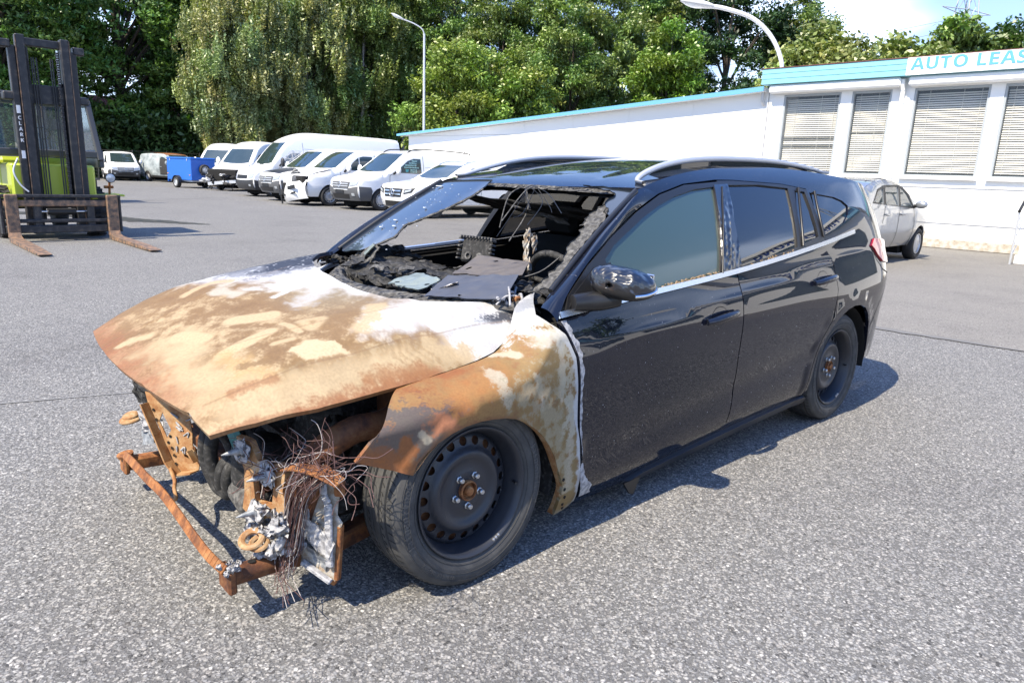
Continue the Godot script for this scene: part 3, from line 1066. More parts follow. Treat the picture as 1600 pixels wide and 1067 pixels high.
func multi(parent: Node, called: String, mesh: Mesh, mat: Material, where: Array[Transform3D], cols: Array[Color]) -> MultiMeshInstance3D:
	var mm := MultiMesh.new()
	mm.transform_format = MultiMesh.TRANSFORM_3D
	mm.use_colors = true
	mm.mesh = mesh
	mm.instance_count = where.size()
	for i in where.size():
		mm.set_instance_transform(i, where[i])
		mm.set_instance_color(i, cols[i])
	var r := MultiMeshInstance3D.new()
	r.name = called if parent != self else numbered(called)
	r.multimesh = mm
	r.material_override = mat
	parent.add_child(r, true)
	return r

# a tree: base, height to the crown's top, crown half sizes
func tree(called: String, label: String, at: Vector3, h: float, rad: Vector3, kind: String, mat: Material, sd: int, blobs := 26, per := 34, trunk := 0.22, birch := false, lean := 0.0) -> void:
	var o := thing(called, label, "tree" if h > 5.0 else "bush", at, 0.0, "trees and bushes round the yard")
	var cen := Vector3(lean, h - rad.y, 0)
	var ends := crown(o, kind, mat, cen, rad, blobs, per, sd)
	var rng := RandomNumberGenerator.new()
	rng.seed = sd + 5
	var t := MB.new()
	var pts := PackedVector3Array()
	var rr := []
	for i in 9:
		var k := i / 8.0
		pts.append(Vector3(lean * k + rng.randf_range(-0.1, 0.1) * k, h * 0.88 * k - 0.05, rng.randf_range(-0.15, 0.15) * k))
		rr.append(trunk * (1.25 if i == 0 else 1.0) * (1.0 - 0.82 * k))
	t.tube(pts, rr, 9)
	obj("trunk", t, M.birchbark if birch else M.bark, o)
	var l := MB.new()
	for i in range(0, ends.size(), 2):
		var e: Vector3 = ends[i]
		var y0 := clampf(e.y * 0.62, h * 0.14, h * 0.7)
		var s := Vector3(lean * y0 / h, y0, 0)
		var mid := s.lerp(e, 0.5) + Vector3(0, 0.08 * s.distance_to(e), 0)
		l.tube(spline(PackedVector3Array([s, mid, e]), 4), [0.3 * trunk, 0.27 * trunk, 0.25 * trunk, 0.22 * trunk, 0.19 * trunk, 0.16 * trunk, 0.13 * trunk, 0.1 * trunk, 0.06 * trunk], 6)
	obj("limbs", l, M.bark, o)

func woods() -> void:
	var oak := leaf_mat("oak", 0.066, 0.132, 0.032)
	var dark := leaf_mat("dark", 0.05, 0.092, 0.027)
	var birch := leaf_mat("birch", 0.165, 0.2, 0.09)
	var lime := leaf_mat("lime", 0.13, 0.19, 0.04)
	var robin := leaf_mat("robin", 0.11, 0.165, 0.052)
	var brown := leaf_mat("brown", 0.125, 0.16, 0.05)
	# tall ones, left to right
	tree("oak_tree", "big dark oak with thick leaning trunk behind the forklift mast, at the left edge", Vector3(-37.0, 0, -52.5), 20.0, Vector3(8.0, 7.6, 6.0), "broad", oak, 11, 60, 48, 0.6)
	tree("oak_tree", "spreading dark green oak right of the forklift mast, dead brown leaves in it", Vector3(-31.5, 0, -58.0), 20.0, Vector3(9.0, 8.2, 6.0), "broad", oak, 12, 64, 50, 0.5)
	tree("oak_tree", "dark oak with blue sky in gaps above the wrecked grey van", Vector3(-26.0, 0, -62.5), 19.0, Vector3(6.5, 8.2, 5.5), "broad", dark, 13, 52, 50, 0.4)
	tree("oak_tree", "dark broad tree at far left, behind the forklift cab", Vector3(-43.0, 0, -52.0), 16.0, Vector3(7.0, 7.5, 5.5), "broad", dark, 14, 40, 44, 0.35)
	tree("birch_tree", "pale drooping birch over the white vans, leftmost of the birches", Vector3(-20.0, 0, -53.0), 15.5, Vector3(3.6, 6.9, 3.6), "birch", birch, 21, 44, 60, 0.2, true, -0.5)
	tree("birch_tree", "drooping birch behind the tall white van's cab, white stems showing", Vector3(-16.6, 0, -56.5), 18.0, Vector3(3.6, 8.3, 3.6), "birch", birch, 22, 46, 60, 0.2, true, 0.4)
	tree("birch_tree", "greener birch in the middle, bare white trunk above its lower leaves", Vector3(-12.6, 0, -58.0), 18.5, Vector3(3.4, 8.6, 3.4), "birch", robin, 23, 44, 60, 0.2, true, 0.3)
	tree("birch_tree", "birch beside the dark gap and the thin lamp post", Vector3(-9.6, 0, -60.5), 17.5, Vector3(2.6, 8.0, 2.6), "birch", robin, 24, 34, 56, 0.17, true, -0.3)
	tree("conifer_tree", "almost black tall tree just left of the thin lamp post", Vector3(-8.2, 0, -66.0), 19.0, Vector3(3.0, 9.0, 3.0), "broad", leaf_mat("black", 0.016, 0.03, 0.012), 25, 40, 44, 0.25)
	tree("maple_tree", "yellow-green maple bush right of the thin lamp post, over the annex roof", Vector3(-3.8, 0, -44.5), 8.8, Vector3(3.0, 4.0, 3.0), "small", lime, 31, 40, 46, 0.14)
	tree("maple_tree", "olive-green rounded maple over the middle of the annex roof", Vector3(-0.6, 0, -46.0), 8.6, Vector3(2.9, 4.0, 3.0), "small", lime, 32, 40, 46, 0.14)
	tree("tall_tree", "tall loose tree behind the olive maple, white house showing at its side", Vector3(-1.5, 0, -57.0), 17.5, Vector3(3.6, 8.2, 3.4), "small", robin, 33, 44, 50, 0.2)
	tree("tall_tree", "tall thin-leaved tree above the car's roof, left of the bright bush", Vector3(3.4, 0, -52.0), 14.8, Vector3(2.8, 7.0, 2.8), "small", robin, 34, 40, 50, 0.16)
	tree("tall_tree", "slim tall tree with pale stem, second left of the bright bush", Vector3(6.2, 0, -53.0), 15.5, Vector3(2.4, 7.2, 2.4), "small", robin, 35, 36, 46, 0.14, true)
	tree("bush_tree", "bright green cone shaped bush above the annex, before the dark oak", Vector3(8.7, 0, -44.5), 10.2, Vector3(2.2, 4.8, 2.2), "small", leaf_mat("bright", 0.1, 0.17, 0.025), 36, 40, 46, 0.14)
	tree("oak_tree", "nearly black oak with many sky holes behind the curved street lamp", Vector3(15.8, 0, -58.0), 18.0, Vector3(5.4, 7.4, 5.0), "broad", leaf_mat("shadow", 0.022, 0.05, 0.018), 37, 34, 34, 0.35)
	tree("tall_tree", "low green tree filling the foot of the dark oak behind the annex", Vector3(11.8, 0, -50.0), 7.2, Vector3(3.4, 3.2, 3.0), "small", brown, 38, 30, 40, 0.14)
	tree("maple_tree", "brownish green bush right behind the curved lamp, above the office corner", Vector3(11.6, 0, -29.6), 7.2, Vector3(2.0, 3.2, 2.2), "small", brown, 41, 34, 40, 0.1)
	tree("maple_tree", "olive bush behind the turquoise fascia, left of the sign", Vector3(13.3, 0, -28.6), 6.9, Vector3(1.9, 2.8, 2.0), "small", brown, 42, 34, 40, 0.1)
	tree("maple_tree", "rounded green bush right above the first letters of the sign", Vector3(15.0, 0, -28.6), 6.6, Vector3(1.6, 2.6, 1.8), "small", robin, 43, 28, 40, 0.1)
	tree("poplar_tree", "small upright tree in front of the pylon above the sign", Vector3(16.9, 0, -29.6), 8.2, Vector3(1.0, 3.0, 1.1), "small", robin, 44, 22, 34, 0.08)
	tree("poplar_tree", "small ragged tree above the sign, right of the pylon", Vector3(18.7, 0, -30.0), 7.7, Vector3(1.1, 2.8, 1.2), "small", dark, 45, 22, 34, 0.08)
	tree("maple_tree", "dark round bush above the sign at the right edge", Vector3(20.6, 0, -29.4), 6.9, Vector3(1.7, 2.4, 1.8), "small", dark, 46, 28, 36, 0.1)
	tree("bush", "small yellow-green bush between the tall van's tail and the annex corner", Vector3(-4.6, 0, -34.2), 3.0, Vector3(0.55, 1.0, 0.5), "small", lime, 47, 10, 22, 0.04)
	var px := [[-5.4, -60.0, 18.0, 3.2, "tall dark green tree right of the thin lamp post, rising behind the maples"], [0.9, -60.0, 17.0, 3.2, "tall green tree behind the olive maple's right side"], [9.0, -58.0, 17.5, 3.0, "tall tree behind the bright cone shaped bush"], [12.0, -61.0, 18.5, 3.2, "tall tree between the bright bush and the dark oak"], [21.5, -58.0, 16.0, 3.0, "tall tree at the dark oak's right, above the curved lamp"]]
	for i in px.size():
		var q: Array = px[i]
		tree("tall_tree", q[4], Vector3(q[0], 0, q[1]), q[2], Vector3(q[3], q[2] * 0.46, q[3]), "small", robin if i % 2 == 0 else oak, 80 + i, 44, 50, 0.18)
	# right of the frame, seen in the car's glass
	tree("oak_tree", "round oak beyond the office, outside the right edge of the view", Vector3(42, 0, -16), 11, Vector3(5, 4.5, 5), "broad", oak, 51, 30, 34, 0.3)
	tree("oak_tree", "second round oak beyond the office, outside the right edge", Vector3(46, 0, -4), 12, Vector3(5, 5, 5), "broad", oak, 52, 30, 34, 0.3)
	# undergrowth and the far wood
	var rng := RandomNumberGenerator.new()
	rng.seed = 70
	var where: Array[Transform3D] = []
	var cols: Array[Color] = []
	for k in 2600:
		var t := rng.randf()
		var p := Vector3(lerpf(-40, 4, t), 0, lerpf(-52, -68, t) + rng.randf_range(-3, 2))
		p.y = pow(rng.randf(), 1.3) * 4.6
		var s := rng.randf_range(1.0, 2.0)
		where.append(Transform3D(Basis(Vector3.UP, rng.randf() * TAU).scaled(Vector3(s, s, s)), p))
		var c := rng.randf_range(0.5, 1.2)
		cols.append(Color(c, c, c))
	tag(multi(self, "undergrowth", leaves("broad"), dark, where, cols), "dark undergrowth along the yard fence behind the parked vans", "undergrowth", "", "stuff")
	where = []
	cols = []
	for k in 3600:
		var a := rng.randf_range(-0.85, 0.78)
		var d := rng.randf_range(78, 92)
		var p := Vector3(sin(a) * d, 0, -cos(a) * d)
		p.y = rng.randf() * (8.5 + 3.5 * sin(a * 17.0) + 2.0 * sin(a * 41.0))
		if a > 0.45: p.y *= 0.75
		var s := rng.randf_range(1.8, 3.2)
		where.append(Transform3D(Basis(Vector3.UP, rng.randf() * TAU).scaled(Vector3(s, s, s)), p))
		var c := rng.randf_range(0.6, 1.25)
		cols.append(Color(c, c, c))
	tag(multi(self, "far_wood", leaves("broad"), oak, where, cols), "far wood seen through the trees", "wood", "", "stuff")
	# a pale block of flats behind the trees
	var b := thing("apartment_block", "pale apartment block glimpsed through the birches", "building", Vector3(-21, 0, -82), 0.3)
	var w := MB.new()
	w.box(Vector3(0, 7.5, 0), Vector3(26, 15, 9))
	obj("wall", w, mk("pale_render", 0.6, 0.58, 0.55, 0.85), b)
	for r in 4:
		for k in 9:
			var q := MB.new()
			q.box(Vector3(-11 + k * 2.75, 3.0 + r * 3.3, 4.52), Vector3(1.3, 1.5, 0.08))
			obj("window", q, M.carglass, b)
	var h := thing("small_house", "low house with red roof and white eaves behind the oaks at left", "house", Vector3(-36, 0, -62), 0.5)
	var hw := MB.new()
	hw.box(Vector3(0, 2.2, 0), Vector3(12, 4.4, 7))
	obj("wall", hw, mk("white_render", 0.62, 0.6, 0.57, 0.85), h)
	var hr := MB.new()
	hr.xf = Transform3D(Basis(Vector3.UP, PI / 2), Vector3(0, 0, 0))
	hr.extr(P2([-4.2, 4.3, 4.2, 4.3, 0, 6.6]), 12.8)
	obj("roof", hr, mk("red_tiles", 0.3, 0.07, 0.035, 0.8), h)

func yard_furniture() -> void:
	# lamp posts
	var o := thing("street_lamp", "thin grey lamp post with short arm among the trees left of the annex roof", "street lamp", Vector3(-4.7, 0, -35.7))
	var p := MB.new()
	p.tube(P3([0, 0, 0, 0, 3, 0, -0.02, 7.7, 0]), [0.075, 0.065, 0.05], 10)
	obj("pole", p, M.galv, o)
	var a := MB.new()
	a.tube(spline(P3([-0.02, 7.65, 0, -0.12, 7.9, 0.02, -0.5, 8.12, 0.06, -1.05, 8.3, 0.1]), 5), 0.03, 8)
	obj("arm", a, M.galv, o)
	lamp_head(o, Vector3(-1.0, 8.28, 0.1), Vector3(-1, 0.42, 0.1), 0.6)
	var c := thing("street_lamp", "pale street lamp with curved arm rising behind the office corner", "street lamp", Vector3(7.6, 0, -21.9))
	var q := MB.new()
	q.tube(spline(P3([0, 0, 0, 0, 2.5, 0, 0, 4.4, 0, -0.1, 5.0, -0.02, -0.45, 5.6, -0.1, -1.0, 6.05, -0.2, -1.75, 6.3, -0.35, -2.15, 6.37, -0.45]), 6), 0.06, 12)
	obj("pole", q, mk("pale_grey_paint", 0.6, 0.61, 0.62, 0.5), c)
	lamp_head(c, Vector3(-2.05, 6.36, -0.43), Vector3(-1, 0.2, -0.25), 1.0)
	# fence behind the wrecks
	var f := thing("mesh_fence", "dark wire mesh fence behind the wrecked vans at the far end of the yard", "fence", Vector3.ZERO)
	var A := Vector3(-41, 0, -44)
	var B := Vector3(-16, 0, -58)
	var n := 13
	var wire := mk("fence_wire", 0.03, 0.032, 0.03, 0.6)
	for i in n + 1:
		var b := MB.new()
		var s := A.lerp(B, float(i) / n)
		b.tube(PackedVector3Array([s, s + Vector3(0, 2.1, 0)]), 0.04, 8)
		obj("post", b, wire, f)
	var m := MB.new()
	for k in 9:
		var y := Vector3(0, 0.1 + k * 0.24, 0)
		m.tube(PackedVector3Array([A + y, B + y]), 0.012, 4, false)
	for k in 190:
		var s := A.lerp(B, k / 190.0)
		m.tube(PackedVector3Array([s + Vector3(0, 0.1, 0), s + Vector3(0, 2.02, 0)]), 0.008, 3, false)
	tag(obj("mesh_wire", m, wire, f), "", "", "", "stuff")
	# pylon and its wires
	pylon(Vector3(45.1, 0, -77.9), 23.0, "pale lattice pylon standing far behind the small trees above the sign")
	pylon(Vector3(62, 0, -38), 27.0, "lattice pylon outside the right edge, mirrored in the front window")
	var wr := mk("power_wire", 0.25, 0.27, 0.28, 0.5)
	for k in 5:
		var b := MB.new()
		var y := 11.5 + k * 1.1
		b.tube(PackedVector3Array([Vector3(-10, y - 3.6, -74), Vector3(15, y - 4.3, -75), Vector3(45.1, y + 3.0, -77.9)]), 0.025, 4, false)
		tag(obj("power_line", b, wr), ["lowest", "second lowest", "middle", "second highest", "highest"][k] + " of five thin power lines crossing behind the dark oak", "power line", "overhead power lines behind the trees")

func lamp_head(o: Node3D, at: Vector3, dir: Vector3, len: float) -> void:
	var m := MB.new()
	var x := dir.normalized()
	var y := Vector3.UP - x * x.y
	y = y.normalized()
	m.xf = Transform3D(Basis(x, y, x.cross(y)), at)
	m.surf(func(a: float, b: float) -> Vector3:
		var th := TAU * fposmod(b, 1.0)
		var k := sin(PI * clampf(a * 0.94 + 0.04, 0, 1))
		k = pow(k, 0.45)
		return Vector3(a * len, sin(th) * 0.075 * k * len / 0.7, cos(th) * 0.13 * k * len / 0.7), 12, 14, -1.0)
	var h := obj("lamp_head", m, mk("lamp_grey", 0.5, 0.51, 0.52, 0.45), o)
	var g := MB.new()
	g.xf = m.xf
	g.surf(func(a: float, b: float) -> Vector3:
		var th := PI + PI * b
		var k := pow(sin(PI * clampf(a * 0.9 + 0.05, 0, 1)), 0.5)
		return Vector3(len * (0.22 + 0.7 * a), sin(th) * 0.09 * k * len / 0.7 - 0.01, cos(th) * 0.11 * k * len / 0.7), 8, 8, 1.0)
	obj("lamp_bowl", g, mk("lamp_bowl", 0.7, 0.72, 0.72, 0.2), h)

func pylon(at: Vector3, h: float, label: String) -> void:
	var o := thing("pylon", label, "pylon", at, 0.4)
	var m := MB.new()
	var w := func(y: float) -> float: return lerpf(2.2, 0.45, clampf(y / h * 1.1, 0, 1))
	for sx in [-1, 1]:
		for sz in [-1, 1]:
			m.tube(PackedVector3Array([Vector3(sx * w.call(0), 0, sz * w.call(0)), Vector3(sx * w.call(h), h, sz * w.call(h))]), 0.07, 5)
	var k := 14
	for i in k:
		var y0 := h * i / k
		var y1 := h * (i + 1) / k
		var a: float = w.call(y0)
		var b: float = w.call(y1)
		for s in [-1, 1]:
			m.tube(PackedVector3Array([Vector3(-a, y0, s * a), Vector3(b, y1, s * b)]), 0.035, 4)
			m.tube(PackedVector3Array([Vector3(a, y0, s * a), Vector3(-b, y1, s * b)]), 0.035, 4)
			m.tube(PackedVector3Array([Vector3(s * a, y0, -a), Vector3(s * b, y1, b)]), 0.035, 4)
	obj("lattice", m, mk("pylon_grey", 0.42, 0.45, 0.48, 0.6), o)
	var pm := mk("pylon_arm", 0.42, 0.45, 0.48, 0.6)
	for y in [0.72, 0.84, 0.95]:
		var c := MB.new()
		for s in [-1, 1]:
			c.tube(PackedVector3Array([Vector3(0, h * y + 0.25, 0), Vector3(s * 3.6, h * y + 0.1, 0)]), 0.05, 5)
			c.tube(PackedVector3Array([Vector3(0, h * y - 0.4, 0), Vector3(s * 3.6, h * y + 0.1, 0)]), 0.05, 5)
		obj("cross_arm", c, pm, o)

# ---------------------------------------------------------------- vehicles: local x runs rearwards from the nose, y up, z to the vehicle's left
class Veh:
	var W := 0.95
	var L := 5.0
	var zb := 0.3
	var belt := 1.15
	var tumble := 0.16
	var crn := 0.04
	var rnd := 0.1
	var top_s := []
	var top_z := []
	var nose := 0.14
	var fs_z := [0.25, 0.55, 0.85, 1.2]
	var fs_s := [0.1, 0.0, 0.03, 0.16]
	var lean := 0.08
	var host
	func zt(s: float) -> float:
		return host.lut(top_s, top_z, s)
	func T(s: float, z: float) -> float:
		var zz := zt(s)
		var t := W * (1.0 - 0.10 * pow(maxf(0.0, 0.35 - (z - zb)) / 0.35, 2.0))
		if z > belt:
			var k := (z - belt) / 0.8
			t -= tumble * k * (0.75 + 0.25 * k)
		if s < 0.75:
			t -= 0.13 * W * pow((0.75 - s) / 0.75, 2.0)
		if s > L - 0.5:
			t -= 0.04 * W * pow((s - L + 0.5) / 0.5, 2.0)
		var d := (z - (zz - rnd)) / rnd
		if d > 0.0:
			d = minf(d, 1.0)
			t -= rnd * 0.75 * (1.0 - sqrt(maxf(0.0, 1.0 - d * d)))
		return t
	func te(s: float) -> float:
		return T(s, zt(s))
	func side(sg: float) -> Callable:
		return func(q: Vector2) -> Vector3: return Vector3(q.x, q.y, sg * T(q.x, q.y))
	func topf() -> Callable:
		return func(q: Vector2) -> Vector3:
			var e := te(q.x)
			return Vector3(q.x, zt(q.x) + crn * (1.0 - pow(absf(q.y) / e, 2.0)), q.y)
	func fs(z: float) -> float:
		return host.lut(fs_z, fs_s, z)
	func front() -> Callable:
		return func(q: Vector2) -> Vector3:
			var e := T(nose, minf(q.y, zt(nose)))
			return Vector3(fs(q.y) + nose * pow(absf(q.x) / e, 2.6), q.y, q.x)
	func rear() -> Callable:
		return func(q: Vector2) -> Vector3:
			return Vector3(L - 0.05 * pow(absf(q.x) / W, 2.0) - lean * maxf(0.0, q.y - belt), q.y, q.x)

func veh_shell(o: Node3D, V: Veh, mat: Material, wheels: Array, wr: float, holes_side := [], holes_top := []) -> void:
	var s1 := V.L - 0.05
	for sg in [1.0, -1.0]:
		var poly := PackedVector2Array()
		# bottom edge with the wheel arches
		var s := V.fs(V.zb) + V.nose
		poly.append(Vector2(s, V.zb))
		for w in wheels:
			var r := wr * 1.17
			var a0 := asin(clampf((V.zb - wr) / r, -1, 1))
			for k in 13:
				var a := PI - a0 - (PI - 2.0 * a0) * k / 12.0
				poly.append(Vector2(w + r * cos(a), wr + r * sin(a)))
		poly.append(Vector2(s1, V.zb))
		var zr: float = V.zt(s1 - 0.15)
		for k in 6:
			var z := lerpf(V.zb, zr, (k + 1) / 6.0)
			poly.append(Vector2(s1 - V.lean * maxf(0.0, z - V.belt), z))
		var a: float = V.fs(V.zt(V.nose)) + V.nose
		var b: float = poly[poly.size() - 1].x
		for k in range(1, 30):
			var x := lerpf(b, a, k / 30.0)
			poly.append(Vector2(x, V.zt(x)))
		for k in 5:
			var z := lerpf(V.zt(a), V.zb, k / 5.0)
			poly.append(Vector2(V.fs(z) + V.nose, z))
		var m := MB.new()
		m.panel(poly, V.side(sg), 0.12, sg, 0.03, holes_side)
		obj("body_side", m, mat, o)
	var a: float = V.fs(V.zt(V.nose)) + V.nose
	var b: float = s1 - V.lean * maxf(0.0, V.zt(s1 - 0.15) - V.belt)
	var tp := PackedVector2Array()
	for k in 31:
		var x := lerpf(a, b, k / 30.0)
		tp.append(Vector2(x, V.te(x)))
	for k in 31:
		var x := lerpf(b, a, k / 30.0)
		tp.append(Vector2(x, -V.te(x)))
	for k in range(1, 8):
		var t: float = lerpf(-1, 1, k / 8.0)
		tp.append(Vector2(V.fs(V.zt(V.nose)) + V.nose * pow(absf(t), 2.6), t * V.te(a)))
	var m := MB.new()
	m.panel(tp, V.topf(), 0.12, -1.0, 0.0, holes_top)
	obj("roof_and_hood", m, mat, o)
	var f := MB.new()
	var fp := PackedVector2Array()
	var zn: float = V.zt(a)
	for k in 7:
		var z := lerpf(V.zb, zn, k / 6.0)
		fp.append(Vector2(V.T(V.fs(z) + V.nose, z), z))
	for k in range(1, 8):
		var t: float = lerpf(1, -1, k / 8.0)
		var x: float = V.fs(zn) + V.nose * pow(absf(t), 2.6)
		fp.append(Vector2(t * V.te(a), V.zt(a) + V.crn * (1.0 - t * t)))
	for k in 7:
		var z := lerpf(zn, V.zb, k / 6.0)
		fp.append(Vector2(-V.T(V.fs(z) + V.nose, z), z))
	f.panel(fp, V.front(), 0.08, 1.0)
	obj("front", f, mat, o)
	var r := MB.new()
	var rp := PackedVector2Array()
	var zr: float = V.zt(s1 - 0.15)
	for k in 7:
		var z := lerpf(V.zb, zr, k / 6.0)
		rp.append(Vector2(V.T(s1, z), z))
	for k in 7:
		var z := lerpf(zr, V.zb, k / 6.0)
		rp.append(Vector2(-V.T(s1, z), z))
	r.panel(rp, V.rear(), 0.12, -1.0)
	obj("rear", r, mat, o)
	var u := MB.new()
	u.box(Vector3(V.L / 2, V.zb + 0.1, 0), Vector3(V.L - 0.5, 0.2, V.W * 1.5))
	for w in wheels:
		u.box(Vector3(w, wr + 0.15, 0), Vector3(wr * 2.5, wr * 2.2, V.W * 1.45))
	obj("underbody", u, M.dark, o)

func seam(o: Node3D, V: Veh, sg: float, line: PackedVector2Array, w := 0.014, mat: Material = null) -> void:
	for i in line.size() - 1:
		pass
	var m := MB.new()
	var l := Geometry2D.offset_polyline(line, w / 2, Geometry2D.JOIN_MITER, Geometry2D.END_BUTT)
	for p in l:
		m.panel(p, V.side(sg), 0.1, sg, 0.0, [], 0.003)
	obj("seam", m, mat if mat else M.dark, o)

func road_wheel(o: Node3D, at: Vector3, r: float, sg: float, style: String, width := 0.21) -> void:
	var t := MB.new()
	var y := Basis(Vector3.RIGHT, PI / 2 * sg) # lathe axis y -> outwards
	t.xf = Transform3D(y, at)
	var rr := r * 0.64
	t.lathe(P2([rr, 0.07, rr + 0.02, 0.09, r * 0.86, 0.105, r * 0.96, 0.085, r, 0.05, r, -0.08, r * 0.95, -0.1, rr, -0.09]), 28, true)
	var w := obj("wheel", t, M.rubber, o)
	var d := MB.new()
	d.xf = t.xf
	if style == "steel":
		d.lathe(P2([rr, 0.088, rr - 0.012, 0.088, rr - 0.03, 0.02, rr * 0.72, 0.03, rr * 0.66, 0.06, rr * 0.3, 0.075, rr * 0.28, 0.06, 0.001, 0.06]), 24)
		obj("rim", d, M.galv, w)
		var h := MB.new()
		h.xf = t.xf
		for k in 12:
			var a := TAU * k / 12
			h.box(Vector3(cos(a) * rr * 0.82, 0.031, sin(a) * rr * 0.82), Vector3(0.035, 0.006, 0.035))
		obj("vent", h, M.dark, w)
	else:
		d.lathe(P2([rr, 0.088, rr - 0.015, 0.088, rr - 0.03, 0.02, rr * 0.9, -0.02]), 28)
		d.lathe(P2([0.075, 0.075, 0.001, 0.08]), 16)
		var n := 14 if style == "cover" else 10
		for k in n:
			var a := TAU * k / n
			var e := Vector3(cos(a), 0, sin(a))
			d.bar(e * 0.05 + Vector3(0, 0.068, 0), e * (rr - 0.02) + Vector3(0, 0.06, 0), 0.05 if style == "cover" else 0.034, 0.03, Vector3.UP, 0.006)
		obj("rim", d, M.alloy, w)
		var h := MB.new()
		h.xf = t.xf
		h.lathe(P2([rr * 0.93, 0.01, 0.001, 0.01]), 20)
		obj("brake_disc", h, M.black, w)

func overlay(o: Node3D, called: String, mat: Material, V: Veh, sg: float, poly: PackedVector2Array, off := 0.006) -> MeshInstance3D:
	var m := MB.new()
	m.panel(poly, V.side(sg), 0.1, sg, off, [], off)
	return obj(called, m, mat, o)

func mirror_part(o: Node3D, at: Vector3, s: Vector3, mat: Material, sg: float) -> void:
	var m := MB.new()
	m.blob(at, s, 4, 0.03, 12, 8)
	var a := obj("mirror", m, mat, o)
	var b := MB.new()
	b.tube(PackedVector3Array([at, at + Vector3(-0.05, -s.y * 0.8, -sg * 0.2)]), 0.035, 6)
	obj("mirror_arm", b, M.black, a)

const ROW_TURN := 0.771
var RS := Vector3(0.717, 0, -0.697)
var RT := Vector3(0.697, 0, 0.717)

func veh(W: float, L: float, belt: float, tumble: float, tops: Array, crn := 0.04, rnd := 0.1, nose := 0.14, lean := 0.08) -> Veh:
	var V := Veh.new()
	V.host = self
	V.W = W; V.L = L; V.belt = belt; V.tumble = tumble; V.crn = crn; V.rnd = rnd; V.nose = nose; V.lean = lean
	for i in range(0, tops.size(), 2):
		V.top_s.append(tops[i])
		V.top_z.append(tops[i + 1])
	return V

func windscreen(o: Node3D, V: Veh, s0: float, s1: float, inset := 0.1, mat: Material = null, called := "windscreen", off := 0.006) -> void:
	var p := PackedVector2Array()
	for k in 6:
		var t := lerpf(-1, 1, k / 5.0)
		p.append(Vector2(s0 - 0.13 * (1 - t * t), t * (V.te(s0) - inset)))
	for k in 6:
		var t := lerpf(1, -1, k / 5.0)
		p.append(Vector2(s1 - 0.06 * (1 - t * t), t * (V.te(s1) - inset)))
	var m := MB.new()
	m.panel(p, V.topf(), 0.1, -1.0, off, [], off)
	obj(called, m, mat if mat else M.carglass, o)

func front_part(o: Node3D, called: String, mat: Material, V: Veh, poly: PackedVector2Array, off := 0.012, both := false) -> void:
	for sg in ([1.0, -1.0] if both else [1.0]):
		var p := PackedVector2Array()
		for q in poly:
			p.append(Vector2(q.x * sg, q.y))
		if Geometry2D.is_polygon_clockwise(p):
			p.reverse()
		var m := MB.new()
		m.panel(p, V.front(), 0.06, 1.0, off, [], off)
		obj(called, m, mat, o)

func star(o: Node3D, at: Vector3, r: float) -> void:
	var m := MB.new()
	var ring := PackedVector3Array()
	for k in 21:
		ring.append(at + Vector3(0, cos(TAU * k / 20) * r, sin(TAU * k / 20) * r))
	m.tube(ring, r * 0.1, 6, false)
	for k in 3:
		var a := TAU * k / 3
		m.tube(PackedVector3Array([at, at + Vector3(0, cos(a) * r, sin(a) * r)]), [r * 0.17, r * 0.05], 5)
	obj("emblem", m, M.chrome, o)

func plate(o: Node3D, at: Vector3) -> void:
	var m := MB.new()
	m.box(at, Vector3(0.015, 0.11, 0.5), 0.004)
	obj("plate_holder", m, M.black, o)

